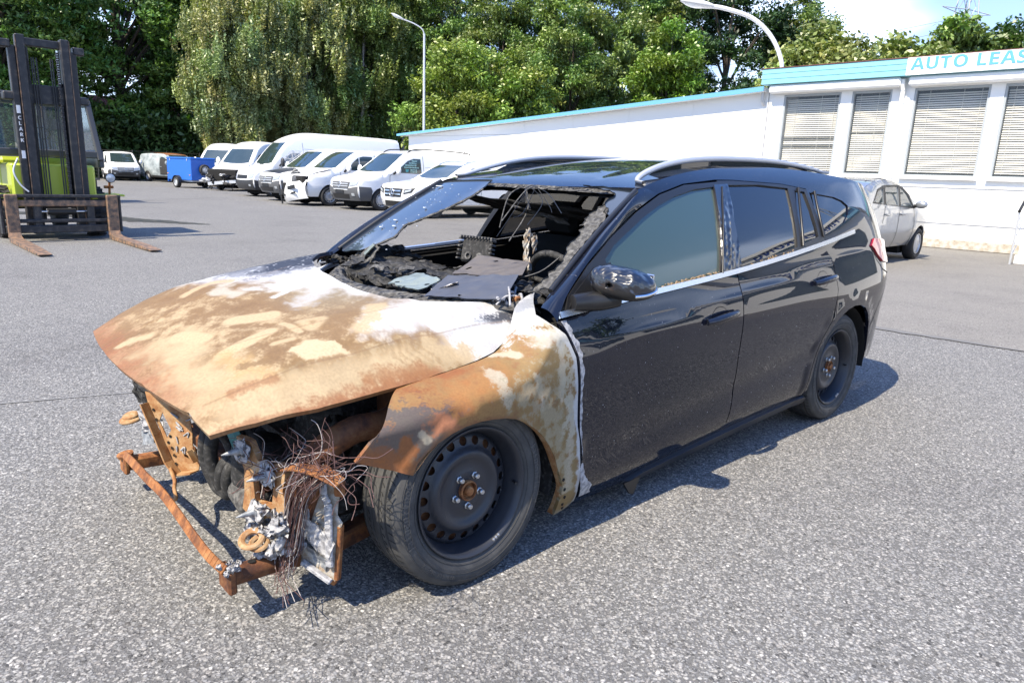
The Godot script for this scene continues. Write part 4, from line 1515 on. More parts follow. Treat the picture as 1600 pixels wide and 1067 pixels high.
# panel van with a Vito-like face
func small_van(called: String, label: String, at: Vector3, turn: float, body: Material, bumper: Material, hood: Material, grp: String, H := 1.9, L := 5.1) -> Array:
	var k := H / 1.9
	var V := veh(0.95, L, 1.15, 0.15, [0.05, 0.9, 0.3, 1.0, 0.95, 1.13, 1.12, 1.19, 1.6, 1.52 * k, 2.0, 1.8 * k, 2.4, 1.88 * k, 3.2, 1.9 * k, L - 0.4, 1.87 * k, L, 1.8 * k], 0.045, 0.11)
	var o := thing(called, label, "van", at, turn, grp)
	veh_shell(o, V, body, [0.95, L - 1.0], 0.33)
	windscreen(o, V, 1.18, 2.0, 0.11)
	for sg in [1.0, -1.0]:
		overlay(o, "window", M.carglass, V, sg, P2([1.52, 1.2, 2.5, 1.18, 2.5, 1.66 * k, 2.22, 1.66 * k, 1.98, 1.58 * k, 1.7, 1.38]))
		seam(o, V, sg, P2([1.25, 0.45, 1.25, 1.1, 1.45, 1.2]))
		seam(o, V, sg, P2([2.6, 0.35, 2.6, 1.75 * k]))
		seam(o, V, sg, P2([2.65, 1.4, L - 0.4, 1.4]), 0.01, M.wallshade)
		var hd := MB.new()
		hd.box(Vector3(2.42, 1.02, sg * (V.T(2.42, 1.02) + 0.02)), Vector3(0.2, 0.04, 0.04), 0.012)
		obj("door_handle", hd, body, o)
		mirror_part(o, Vector3(1.45, 1.28, sg * 1.14), Vector3(0.07, 0.15, 0.11), body, sg)
		for w in [0.95, L - 1.0]:
			road_wheel(o, Vector3(w, 0.33, sg * 0.84), 0.33, sg, "steel")
		overlay(o, "sill", bumper, V, sg, P2([1.4, 0.3, L - 1.45, 0.3, L - 1.45, 0.42, 1.4, 0.42]), 0.012)
		overlay(o, "bumper_side", bumper, V, sg, P2([V.fs(0.3) + V.nose + 0.002, 0.3, 0.58, 0.3, 0.6, 0.62, 0.55, 0.72, V.fs(0.74) + V.nose + 0.002, 0.74]), 0.012)
	front_part(o, "bumper", bumper, V, P2([-0.84, 0.3, 0.84, 0.3, 0.84, 0.74, 0.5, 0.68, 0.42, 0.62, -0.42, 0.62, -0.5, 0.68, -0.84, 0.74]))
	front_part(o, "lower_intake", M.black, V, P2([-0.45, 0.36, 0.45, 0.36, 0.5, 0.5, -0.5, 0.5]), 0.02)
	plate(o, Vector3(V.fs(0.57) - 0.02, 0.57, 0))
	front_part(o, "fog_light", M.headlight, V, P2([0.6, 0.45, 0.72, 0.45, 0.72, 0.53, 0.6, 0.53]), 0.024, true)
	front_part(o, "grille", bumper, V, P2([-0.46, 0.66, 0.46, 0.66, 0.5, 0.87, -0.5, 0.87]), 0.02)
	for z in [0.72, 0.79]:
		front_part(o, "grille_bar", M.galv, V, P2([-0.45, z, 0.45, z, 0.45, z + 0.025, -0.45, z + 0.025]), 0.034)
	front_part(o, "headlight", M.headlight, V, P2([0.5, 0.74, 0.8, 0.78, 0.84, 0.9, 0.54, 0.88]), 0.02, true)
	star(o, Vector3(V.fs(0.77) - 0.035, 0.77, 0), 0.09)
	if hood:
		windscreen(o, V, 0.2, 1.06, 0.08, hood, "hood", 0.01)
	return [o, V]

func row_of_vehicles() -> void:
	var grp := "damaged vans parked in a row along the annex"
	# nearest: white estate-like off-roader
	var at := Vector3(-2.42, 0, -20.96) - RS * 0.86 - RT * 0.92
	var V := veh(0.93, 4.68, 1.02, 0.2, [0.03, 0.86, 0.3, 0.96, 0.95, 1.04, 1.3, 1.1, 1.45, 1.17, 1.9, 1.42, 2.3, 1.58, 2.8, 1.63, 3.6, 1.6, 4.2, 1.52, 4.55, 1.25, 4.68, 1.05], 0.03, 0.1, 0.16, 0.3)
	var o := thing("white_off_roader", "white off-roader with star in its grille and alloy wheels, seen through the burnt car's windscreen", "car", at, ROW_TURN)
	veh_shell(o, V, M.white, [0.86, 3.72], 0.35)
	windscreen(o, V, 1.48, 2.2, 0.12)
	for sg in [1.0, -1.0]:
		overlay(o, "window", M.carglass, V, sg, P2([1.85, 1.1, 2.62, 1.12, 2.62, 1.5, 2.35, 1.48, 2.1, 1.32]))
		overlay(o, "window", M.carglass, V, sg, P2([2.68, 1.12, 3.5, 1.14, 3.42, 1.46, 2.68, 1.5]))
		overlay(o, "window", M.carglass, V, sg, P2([3.58, 1.15, 4.1, 1.2, 3.9, 1.42, 3.5, 1.45]))
		seam(o, V, sg, P2([1.55, 0.4, 1.55, 1.05]))
		seam(o, V, sg, P2([2.65, 0.4, 2.65, 1.1]))
		overlay(o, "sill", M.chrome, V, sg, P2([1.3, 0.36, 3.3, 0.36, 3.3, 0.4, 1.3, 0.4]), 0.014)
		overlay(o, "cladding", M.black, V, sg, P2([1.27, 0.3, 3.3, 0.3, 3.3, 0.355, 1.27, 0.355]), 0.012)
		mirror_part(o, Vector3(1.75, 1.14, sg * 1.06), Vector3(0.07, 0.08, 0.11), M.white, sg)
		for w in [0.86, 3.72]:
			road_wheel(o, Vector3(w, 0.35, sg * 0.83), 0.35, sg, "alloy")
		var rr := MB.new()
		rr.tube(spline(P3([2.2, 1.58, sg * 0.6, 2.6, 1.68, sg * 0.6, 3.4, 1.67, sg * 0.6, 4.1, 1.56, sg * 0.6]), 4), 0.018, 6)
		obj("roof_rail", rr, M.chrome, o)
	front_part(o, "grille", M.black, V, P2([-0.4, 0.6, 0.4, 0.6, 0.46, 0.84, -0.46, 0.84]), 0.014)
	for z in [0.655, 0.75]:
		front_part(o, "grille_bar", M.chrome, V, P2([-0.4, z, 0.4, z, 0.4, z + 0.035, -0.4, z + 0.035]), 0.03)
	star(o, Vector3(-0.03, 0.72, 0), 0.11)
	front_part(o, "headlight", M.black, V, P2([0.5, 0.68, 0.78, 0.74, 0.86, 0.87, 0.52, 0.82]), 0.014, true)
	front_part(o, "headlight_lens", M.headlight, V, P2([0.55, 0.72, 0.74, 0.77, 0.78, 0.83, 0.56, 0.79]), 0.026, true)
	front_part(o, "lower_intake", M.black, V, P2([-0.5, 0.32, 0.5, 0.32, 0.42, 0.48, -0.42, 0.48]), 0.014)
	front_part(o, "bumper_lip", M.greyplastic, V, P2([-0.8, 0.3, 0.8, 0.3, 0.8, 0.33, -0.8, 0.33]), 0.02)
	# white van with grey bumper and handwriting on its side window
	at = Vector3(-4.6, 0, -24.09) - RS * 0.95 - RT * 0.95
	var r := small_van("panel_van", "white van with grey bumper, roof rails and pale handwriting on its side window", at + Vector3(-0.05, 0, -0.05), ROW_TURN, M.white, M.greyplastic, null, grp)
	o = r[0]
	o.scale = Vector3.ONE * 1.06
	V = r[1]
	for sg in [1.0, -1.0]:
		var rr := MB.new()
		rr.tube(spline(P3([2.1, 1.84, sg * 0.7, 2.4, 1.96, sg * 0.7, 3.4, 1.98, sg * 0.7, 4.6, 1.94, sg * 0.7, 4.8, 1.87, sg * 0.7]), 5), 0.02, 6)
		obj("roof_rail", rr, M.black, o)
	var an := MB.new()
	an.tube(P3([4.9, 1.9, 0.2, 5.05, 2.15, 0.2]), 0.012, 5)
	obj("aerial", an, M.black, o)
	var cy := mk("cyan_marker", 0.45, 0.75, 0.75, 0.6)
	var slope := -atan2(V.T(2.1, 1.55) - V.T(2.1, 1.25), 0.3)
	var lines := [["Klavier", 1.59, 2.14, 0.055], ["Service u.", 1.52, 2.02, 0.055], ["Vermietung &", 1.45, 1.86, 0.055], ["Reparaturannahme", 1.38, 1.82, 0.05], ["040 85 24", 1.3, 2.05, 0.045], ["0 1605 70", 1.24, 2.05, 0.045]]
	for l in lines:
		var t := lettering(l[0], l[3], cy, o, Transform3D(Basis(Vector3.RIGHT, slope), Vector3(l[2], l[1], V.T(2.1, l[1]) + 0.014)), "handwriting", 0.003, false)
		t.scale = Vector3(0.95, 1, 1)
	var ph := MB.new()
	ph.xf = Transform3D(Basis(Vector3.RIGHT, slope), Vector3(1.92, 1.27, V.T(1.95, 1.27) + 0.014))
	ph.box(Vector3(0, 0.03, 0), Vector3(0.13, 0.025, 0.004))
	ph.box(Vector3(0, -0.02, 0), Vector3(0.09, 0.06, 0.004))
	obj("painted_telephone", ph, mk("teal_marker", 0.12, 0.5, 0.5, 0.6), o)
	# crashed white delivery van, bumper hanging
	at = Vector3(-5.28, 0, -23.4) - RT * 2.85 - RS * 0.35 - RT * 0.95
	V = veh(0.92, 4.8, 1.1, 0.14, [0.05, 0.88, 0.35, 1.0, 1.0, 1.13, 1.18, 1.2, 1.7, 1.58, 2.05, 1.76, 2.5, 1.82, 4.4, 1.83, 4.8, 1.76], 0.045, 0.11)
	o = thing("crashed_van", "white crashed van, hood bent, one headlight gone, bumper hanging off", "van", at, ROW_TURN, grp)
	o.scale = Vector3.ONE * 1.1
	veh_shell(o, V, M.white, [0.9, 3.9], 0.32)
	windscreen(o, V, 1.22, 2.02, 0.1)
	for sg in [1.0, -1.0]:
		overlay(o, "window", M.carglass, V, sg, P2([1.6, 1.18, 2.02, 1.17, 2.02, 1.6, 1.78, 1.42]))
		overlay(o, "window", M.carglass, V, sg, P2([2.06, 1.17, 2.55, 1.16, 2.55, 1.64, 2.2, 1.64, 2.06, 1.6]))
		seam(o, V, sg, P2([1.3, 0.4, 1.3, 1.1]))
		seam(o, V, sg, P2([2.65, 0.35, 2.65, 1.7]))
		mirror_part(o, Vector3(1.5, 1.25, sg * 1.1), Vector3(0.07, 0.16, 0.11), M.white, sg)
		for w in [0.9, 3.9]:
			road_wheel(o, Vector3(w, 0.32, sg * 0.82), 0.32, sg, "steel")
	var hole := MB.new()
	hole.box(Vector3(0.15, 0.78, 0.42), Vector3(0.3, 0.34, 0.8), 0.05)
	hole.box(Vector3(0.1, 0.55, 0.0), Vector3(0.2, 0.3, 1.2), 0.03)
	obj("engine_opening", hole, M.soot, o)
	var mo := MB.new()
	mo.xf = Transform3D(Basis(Vector3(0, 0, 1), PI / 2), Vector3(0.0, 0.8, 0.25))
	mo.lathe(P2([0.001, 0.06, 0.11, 0.05, 0.15, -0.08, 0.001, -0.1]), 14)
	obj("horn_housing", mo, M.greyplastic, o)
	var hb := MB.new() # bent hood skin
	hb.surf(func(a: float, b: float) -> Vector3:
		var s := lerpf(0.12, 1.08, a)
		var t := lerpf(-0.8, 0.8, b)
		return Vector3(s, V.zt(s) + 0.07 + 0.2 * exp(-pow((t - 0.15) / 0.35, 2.0)) * (1.0 - a) - 0.08 * (1.0 - a) * absf(t), t), 12, 16, -1.0)
	obj("hood", hb, M.white, o)
	var bp := MB.new() # loose bumper
	bp.xf = Transform3D(Basis(Vector3(1, 0, 0), -0.16), Vector3(-0.22, 0.02, 0.25))
	bp.surf(func(a: float, b: float) -> Vector3:
		var t := lerpf(-0.85, 0.75, a)
		var z := lerpf(0.12, 0.7, b)
		return Vector3(0.28 * pow(absf(t) / 0.85, 2.2) + 0.1 * pow(b * 2.0 - 1.0, 2.0) + 0.05 * sin(a * 9.0) * b, z, t), 20, 8, -1.0)
	var bumper := obj("bumper", bp, M.white, o)
	var gr := MB.new()
	gr.xf = bp.xf
	gr.box(Vector3(-0.01, 0.52, 0.28), Vector3(0.03, 0.12, 0.5), 0.01)
	gr.box(Vector3(0.02, 0.34, 0.05), Vector3(0.03, 0.06, 0.8), 0.01)
	gr.box(Vector3(0.06, 0.46, -0.62), Vector3(0.05, 0.2, 0.2), 0.02)
	obj("bumper_opening", gr, M.black, bumper)
	var st := MB.new()
	st.xf = bp.xf
	st.bar(Vector3(0.2, 0.0, -0.84), Vector3(0.15, 0.75, -0.86), 0.06, 0.03)
	obj("bumper_stay", st, M.black, o)
	# van with black hood, grey face
	at = Vector3(-5.28, 0, -23.4) - RT * 5.9 - RS * -0.1 - RT * 0.95
	r = small_van("black_hooded_van", "white van with black hood and grey front, between the crashed van and the tall van", at, ROW_TURN, M.white, M.greyplastic, mk("black_hood", 0.02, 0.02, 0.022, 0.35), grp)
	r[0].scale = Vector3.ONE * 1.09
	# tall white van, plastic film over its side window
	at = Vector3(-10.83, 0, -31.74) - RS * 1.0 - RT * 1.0
	tall_van("tall_van", "tall white van with clear film over its side window and dark bumper", at, 8.0, 2.85, grp, 1)
	at = Vector3(-15.3, 0, -37.4)
	tall_van("wrecked_tall_van", "white tall van with its whole front torn off, black engine parts showing", at, 6.0, 2.6, grp, 2, 1.37)
	at = Vector3(-18.6, 0, -43.1)
	tall_van("tall_van", "white tall van farthest back in the row, beside the blue trailer", at, 6.0, 2.6, grp, 0, 1.62)
	# burnt vans at the far end
	var sooted := tri_tex(mk("scorched_white_paint", 1, 1, 1, 0.5), mottle(256, 101, 0.015, [0, 0.28, 0.42, 1.0], [Color(0.1, 0.1, 0.1), Color(0.3, 0.3, 0.3), Color(0.74, 0.75, 0.76), Color(0.8, 0.8, 0.8)]), 0.4)
	r = small_van("scorched_van", "white van with scorched sides and dark front, alone at the far end", Vector3(-26.4, 0, -48.4), 2.2, sooted, mk("dark_grey_front", 0.04, 0.041, 0.045, 0.5), null, "burnt vans by the fence")
	var gv := tri_tex(mk("burnt_grey_paint", 1, 1, 1, 0.6), mottle(256, 103, 0.013, [0, 0.34, 0.5, 0.68, 1.0], [Color(0.03, 0.03, 0.03), Color(0.2, 0.23, 0.24), Color(0.3, 0.34, 0.35), Color(0.36, 0.4, 0.41), Color(0.7, 0.7, 0.68)]), 0.35)
	r = small_van("burnt_grey_van", "burnt grey van with rusty roof edge, partly behind the blue trailer", Vector3(-21.9, 0, -48.8), 2.585, gv, M.char, M.rust, "burnt vans by the fence")
	var ru := MB.new()
	var RV: Veh = r[1]
	ru.panel(P2([2.0, -0.75, 3.6, -0.75, 3.6, 0.75, 2.0, 0.75]), RV.topf(), 0.15, -1.0, 0.0, [], 0.01)
	obj("scorched_roof", ru, M.rust, r[0])
	overlay(r[0], "burnt_door", M.char, RV, -1.0, P2([1.35, 0.5, 2.55, 0.5, 2.55, 1.6, 1.5, 1.5]), 0.012)
	trailer()
	silver_car()

func tall_van(called: String, label: String, at: Vector3, L: float, H: float, grp: String, state: int, turn := ROW_TURN) -> void:
	var k := H / 2.6
	var V := veh(1.0, L, 1.3, 0.13, [0.05, 0.98, 0.3, 1.12, 0.85, 1.3, 1.0, 1.38, 1.5, 1.85 * k, 1.9, 2.2 * k, 2.4, 2.45 * k, 3.0, 2.58 * k, 4.0, 2.6 * k, L - 0.3, 2.58 * k, L, 2.5 * k], 0.05, 0.14, 0.16, 0.06)
	var o := thing(called, label, "van", at, turn, grp)
	veh_shell(o, V, M.white, [1.0, L - 1.5], 0.35)
	windscreen(o, V, 1.08, 1.86, 0.1)
	var dark := mk("dark_bumper", 0.03, 0.031, 0.034, 0.5)
	for sg in [1.0, -1.0]:
		var film: bool = state == 1 and sg > 0.0
		overlay(o, "window", M.carglass, V, sg, P2([1.42, 1.36, 2.4, 1.34, 2.4, 1.95, 2.05, 1.95, 1.8, 1.84]))
		if film:
			var fm := mk("clear_film", 0.6, 0.62, 0.64, 0.3)
			fm.albedo_color.a = 0.42
			fm.transparency = BaseMaterial3D.TRANSPARENCY_ALPHA
			var fz := nz(9, 4.0, 3)
			var m := MB.new()
			var sf := V.side(1.0)
			m.panel(P2([1.3, 1.26, 2.55, 1.24, 2.55, 2.05, 1.95, 2.05, 1.6, 1.75]), func(q: Vector2) -> Vector3: return sf.call(q) + Vector3(0, 0, 0.03 + 0.03 * fz.get_noise_2dv(q)), 0.05, 1.0)
			obj("plastic_film", m, fm, o)
			var tp := MB.new()
			for q in [[1.32, 1.27, 2.5, 2.0], [1.4, 1.45, 2.54, 1.3], [1.7, 1.8, 2.2, 1.26], [1.95, 2.0, 2.05, 1.3], [1.6, 1.7, 2.5, 1.6]]:
				tp.tube(PackedVector3Array([sf.call(Vector2(q[0], q[1])) + Vector3(0, 0, 0.06), sf.call(Vector2(q[2], q[3])) + Vector3(0, 0, 0.06)]), 0.008, 4)
			obj("film_crease", tp, M.white, o)
		seam(o, V, sg, P2([1.3, 0.5, 1.3, 1.25, 1.45, 1.38]))
		seam(o, V, sg, P2([2.55, 0.4, 2.55, 2.2 * k]))
		seam(o, V, sg, P2([2.6, 1.95 * k, L - 0.3, 1.95 * k]), 0.012, M.wallshade)
		seam(o, V, sg, P2([2.6, 1.2, L - 0.3, 1.2]), 0.012, M.wallshade)
		mirror_part(o, Vector3(1.38, 1.52, sg * 1.22), Vector3(0.08, 0.2, 0.12), M.white if state != 1 else dark, sg)
		for w in [1.0, L - 1.5]:
			road_wheel(o, Vector3(w, 0.35, sg * 0.9), 0.35, sg, "steel")
		overlay(o, "bumper_side", dark, V, sg, P2([V.fs(0.3) + V.nose + 0.002, 0.3, 0.6, 0.3, 0.62, 0.66, V.fs(0.72) + V.nose + 0.002, 0.72]), 0.012)
		overlay(o, "cladding", dark, V, sg, P2([1.45, 0.3, L - 1.95, 0.3, L - 1.95, 0.5, 1.45, 0.5]), 0.012)
	if state < 2:
		front_part(o, "bumper", dark, V, P2([-0.88, 0.3, 0.88, 0.3, 0.88, 0.74, 0.5, 0.7, -0.5, 0.7, -0.88, 0.74]))
		front_part(o, "grille", M.black, V, P2([-0.5, 0.76, 0.5, 0.76, 0.5, 0.92, -0.5, 0.92]), 0.014)
		front_part(o, "headlight", M.headlight, V, P2([0.58, 0.76, 0.84, 0.78, 0.9, 1.02, 0.66, 0.98]), 0.016, true)
		front_part(o, "fog_light", M.headlight, V, P2([0.62, 0.45, 0.74, 0.45, 0.74, 0.53, 0.62, 0.53]), 0.024, true)
	else:
		var fr_ := MB.new()
		fr_.box(Vector3(0.05, 0.72, 0.0), Vector3(0.5, 0.75, 1.75), 0.08)
		obj("engine_bay", fr_, M.soot, o)
		var rng := RandomNumberGenerator.new()
		rng.seed = 6
		for i in 16:
			var m := MB.new()
			m.blob(Vector3(rng.randf_range(-0.45, 0.05), rng.randf_range(0.28, 0.95), rng.randf_range(-0.85, 0.9)), Vector3(rng.randf_range(0.08, 0.2), rng.randf_range(0.06, 0.16), rng.randf_range(0.08, 0.24)), 40 + i, 0.4, 10, 7)
			obj("engine_part", m, M.char if i % 4 != 1 else M.galv, o)
		for i in 10:
			var m := MB.new()
			var a := Vector3(rng.randf_range(-0.4, 0.0), rng.randf_range(0.25, 0.9), rng.randf_range(-0.9, 0.9))
			m.tube(spline(PackedVector3Array([a, a + Vector3(-0.15, rng.randf_range(-0.2, 0.1), rng.randf_range(-0.2, 0.2)), a + Vector3(rng.randf_range(-0.1, 0.1), -0.25, rng.randf_range(-0.3, 0.3))]), 4), 0.018, 6)
			obj("loose_hose", m, M.black, o)
		var bm := MB.new()
		bm.bar(Vector3(-0.35, 0.5, 0.9), Vector3(-0.5, 0.34, -0.6), 0.1, 0.16)
		obj("bumper_beam", bm, M.galv, o)

func trailer() -> void:
	# box trailer: local x from its rear to its drawbar
	var A := Vector3(-18.67, 0, -39.45)
	var fwd := Vector3(0.80, 0, 0.60)
	var o := thing("box_trailer", "bright blue box trailer with spare wheel on its front board", "trailer", A, atan2(-fwd.z, fwd.x))
	var b := MB.new()
	b.box(Vector3(0.1, 0.98, -0.72), Vector3(2.5, 1.12, 1.4), 0.02)
	obj("box", b, M.blue, o)
	var l := MB.new()
	l.box(Vector3(0.1, 1.58, -0.72), Vector3(2.56, 0.1, 1.46), 0.03)
	obj("lid", l, M.blue, o)
	var fl := MB.new()
	fl.box(Vector3(-1.17, 0.8, -0.72), Vector3(0.05, 1.0, 1.4), 0.01)
	obj("tailboard", fl, M.blue, o)
	for sg in [1.0, -1.0]:
		road_wheel(o, Vector3(0, 0.29, -0.72 + sg * 0.8), 0.29, sg, "steel", 0.16)
		var m := MB.new()
		var arc := PackedVector3Array()
		for k in 9:
			var a := PI * (k / 8.0)
			arc.append(Vector3(cos(a) * 0.37, 0.3 + sin(a) * 0.36, -0.72 + sg * 0.8))
		for k in 8:
			m.bar(arc[k], arc[k + 1], 0.2, 0.012, Vector3(0, 0, 1).cross(arc[k + 1] - arc[k]))
		obj("mudguard", m, M.black, o)
	var sw := Node3D.new()
	sw.name = "spare"
	road_wheel(o, Vector3(0, 0, 0), 0.28, 1.0, "steel")
	var spare := o.get_child(o.get_child_count() - 1) as Node3D
	spare.name = "spare_wheel"
	spare.rotation.y = PI / 2
	spare.position = Vector3(1.47, 1.0, -0.72)
	sw.free()
	var d := MB.new()
	d.bar(Vector3(0.9, 0.42, -0.3), Vector3(2.3, 0.46, -0.72), 0.06, 0.08)
	d.bar(Vector3(0.9, 0.42, -1.14), Vector3(2.3, 0.46, -0.72), 0.06, 0.08)
	d.bar(Vector3(2.2, 0.46, -0.72), Vector3(2.7, 0.46, -0.72), 0.06, 0.06)
	d.box(Vector3(0.1, 0.38, -0.72), Vector3(2.3, 0.08, 1.2))
	obj("drawbar", d, M.galv, o)
	var j := MB.new()
	j.tube(P3([2.2, 0.12, -0.62, 2.2, 0.75, -0.62]), 0.028, 8)
	obj("jockey_post", j, M.galv, o)
	var jw := MB.new()
	jw.xf = Transform3D(Basis(Vector3.RIGHT, PI / 2), Vector3(2.2, 0.11, -0.62))
	jw.lathe(P2([0.001, 0.03, 0.1, 0.03, 0.11, 0.0, 0.1, -0.03, 0.001, -0.03]), 14)
	obj("jockey_wheel", jw, M.black, o)
	for q in [[-1.1, 0.75], [1.2, 0.7], [-0.35, 0.62]]:
		var m := MB.new()
		m.box(Vector3(q[0], q[1], -0.005), Vector3(0.1, 0.045, 0.02), 0.006)
		obj("reflector", m, M.amber, o)
	for x in [-0.8, 1.0]:
		var m := MB.new()
		m.box(Vector3(x, 1.5, -0.005), Vector3(0.06, 0.12, 0.03), 0.006)
		obj("latch", m, M.galv, o)

func silver_car() -> void:
	var V := veh(0.86, 4.05, 0.98, 0.2, [0.03, 0.72, 0.25, 0.86, 0.8, 0.98, 1.0, 1.04, 1.2, 1.14, 1.6, 1.33, 2.0, 1.45, 2.4, 1.5, 3.0, 1.48, 3.5, 1.38, 3.85, 1.2, 4.05, 0.95], 0.025, 0.1, 0.2, 0.3)
	var f := Vector3(0.717, 0, -0.697) # heading
	var rt := Vector3(0.697, 0, 0.717) # its right side
	var at := Vector3(7.95, 0, -14.15) + f * 0.82 - rt * 0.8
	var o := thing("silver_car", "silver hatchback parked nose-in to the office wall, partly behind the black car's tail", "car", at, atan2(-0.697, -0.717))
	var win := [P2([1.42, 1.03, 2.12, 1.05, 2.1, 1.37, 1.95, 1.36, 1.7, 1.25]), P2([2.2, 1.05, 2.85, 1.07, 2.85, 1.37, 2.18, 1.39]), P2([2.95, 1.08, 3.42, 1.12, 3.2, 1.3, 2.95, 1.35])]
	veh_shell(o, V, M.silver, [0.82, 3.35], 0.31, win)
	windscreen(o, V, 1.1, 1.92, 0.1)
	var g := glass("clear_car_glass", 0.5, 0.62, 0.6, 0.12)
	for sg in [1.0, -1.0]:
		for w in win:
			var m := MB.new()
			m.panel(w, V.side(sg), 0.1, sg, 0.0, [], -0.01)
			obj("window", m, g, o)
		seam(o, V, sg, P2([1.3, 0.3, 1.25, 0.7, 1.4, 1.02]))
		seam(o, V, sg, P2([2.16, 0.28, 2.16, 1.03]))
		seam(o, V, sg, P2([2.95, 0.75, 2.9, 1.05]))
		var sur := MB.new()
		sur.panel(P2([1.36, 1.0, 3.48, 1.095, 3.22, 1.335, 2.9, 1.405, 2.18, 1.425, 1.94, 1.395, 1.64, 1.265]), V.side(sg), 0.1, sg, 0.004, win, 0.004)
		obj("window_surround", sur, M.black, o)
		for x in [2.0, 2.78]:
			var hd := MB.new()
			hd.box(Vector3(x, 0.9, sg * (V.T(x, 0.9) + 0.02)), Vector3(0.17, 0.035, 0.04), 0.012)
			obj("door_handle", hd, M.silver, o)
		mirror_part(o, Vector3(1.4, 1.08, sg * 0.98), Vector3(0.06, 0.075, 0.11), M.silver, sg)
		for w in [0.82, 3.35]:
			road_wheel(o, Vector3(w, 0.31, sg * 0.76), 0.31, sg, "cover")
		var si := MB.new()
		si.blob(Vector3(0.75, 0.72, sg * (V.T(1.0, 0.72) + 0.002)), Vector3(0.0, 0.0, 0.0), 1, 0.0, 4, 3)
	front_part(o, "headlight", M.headlight, V, P2([0.42, 0.58, 0.72, 0.66, 0.78, 0.78, 0.5, 0.72]), 0.014, true)
	front_part(o, "grille", M.black, V, P2([-0.4, 0.34, 0.4, 0.34, 0.42, 0.52, -0.42, 0.52]), 0.014)
	var it := MB.new()
	for z in [-0.38, 0.38]:
		it.box(Vector3(2.1, 0.75, z), Vector3(0.14, 0.7, 0.46), 0.05)
		it.box(Vector3(2.14, 1.19, z), Vector3(0.1, 0.2, 0.26), 0.05)
	it.box(Vector3(3.0, 0.8, 0), Vector3(0.16, 0.6, 1.2), 0.05)
	obj("seats", it, M.black, o)
	var rr := MB.new()
	for sg in [1.0, -1.0]:
		rr.tube(spline(P3([1.95, 1.45, sg * 0.55, 2.4, 1.515, sg * 0.57, 3.2, 1.46, sg * 0.56]), 4), 0.012, 5)
	obj("roof_moulding", rr, M.black, o)

# forklift: local x to its left-of-picture... x along the carriage (image right), z forward along the forks, y up
func forklifts() -> void:
	forklift("forklift", "big lime-green and black forklift, rusty forks resting on the asphalt", Vector3(-7.4, 0, -11.6), 0.77, M.lime, true)
	forklift("forklift", "dark forklift parked behind the lime-green one, orange beacon on its roof", Vector3(-13.6, 0, -21.5), 0.75, M.black, false)

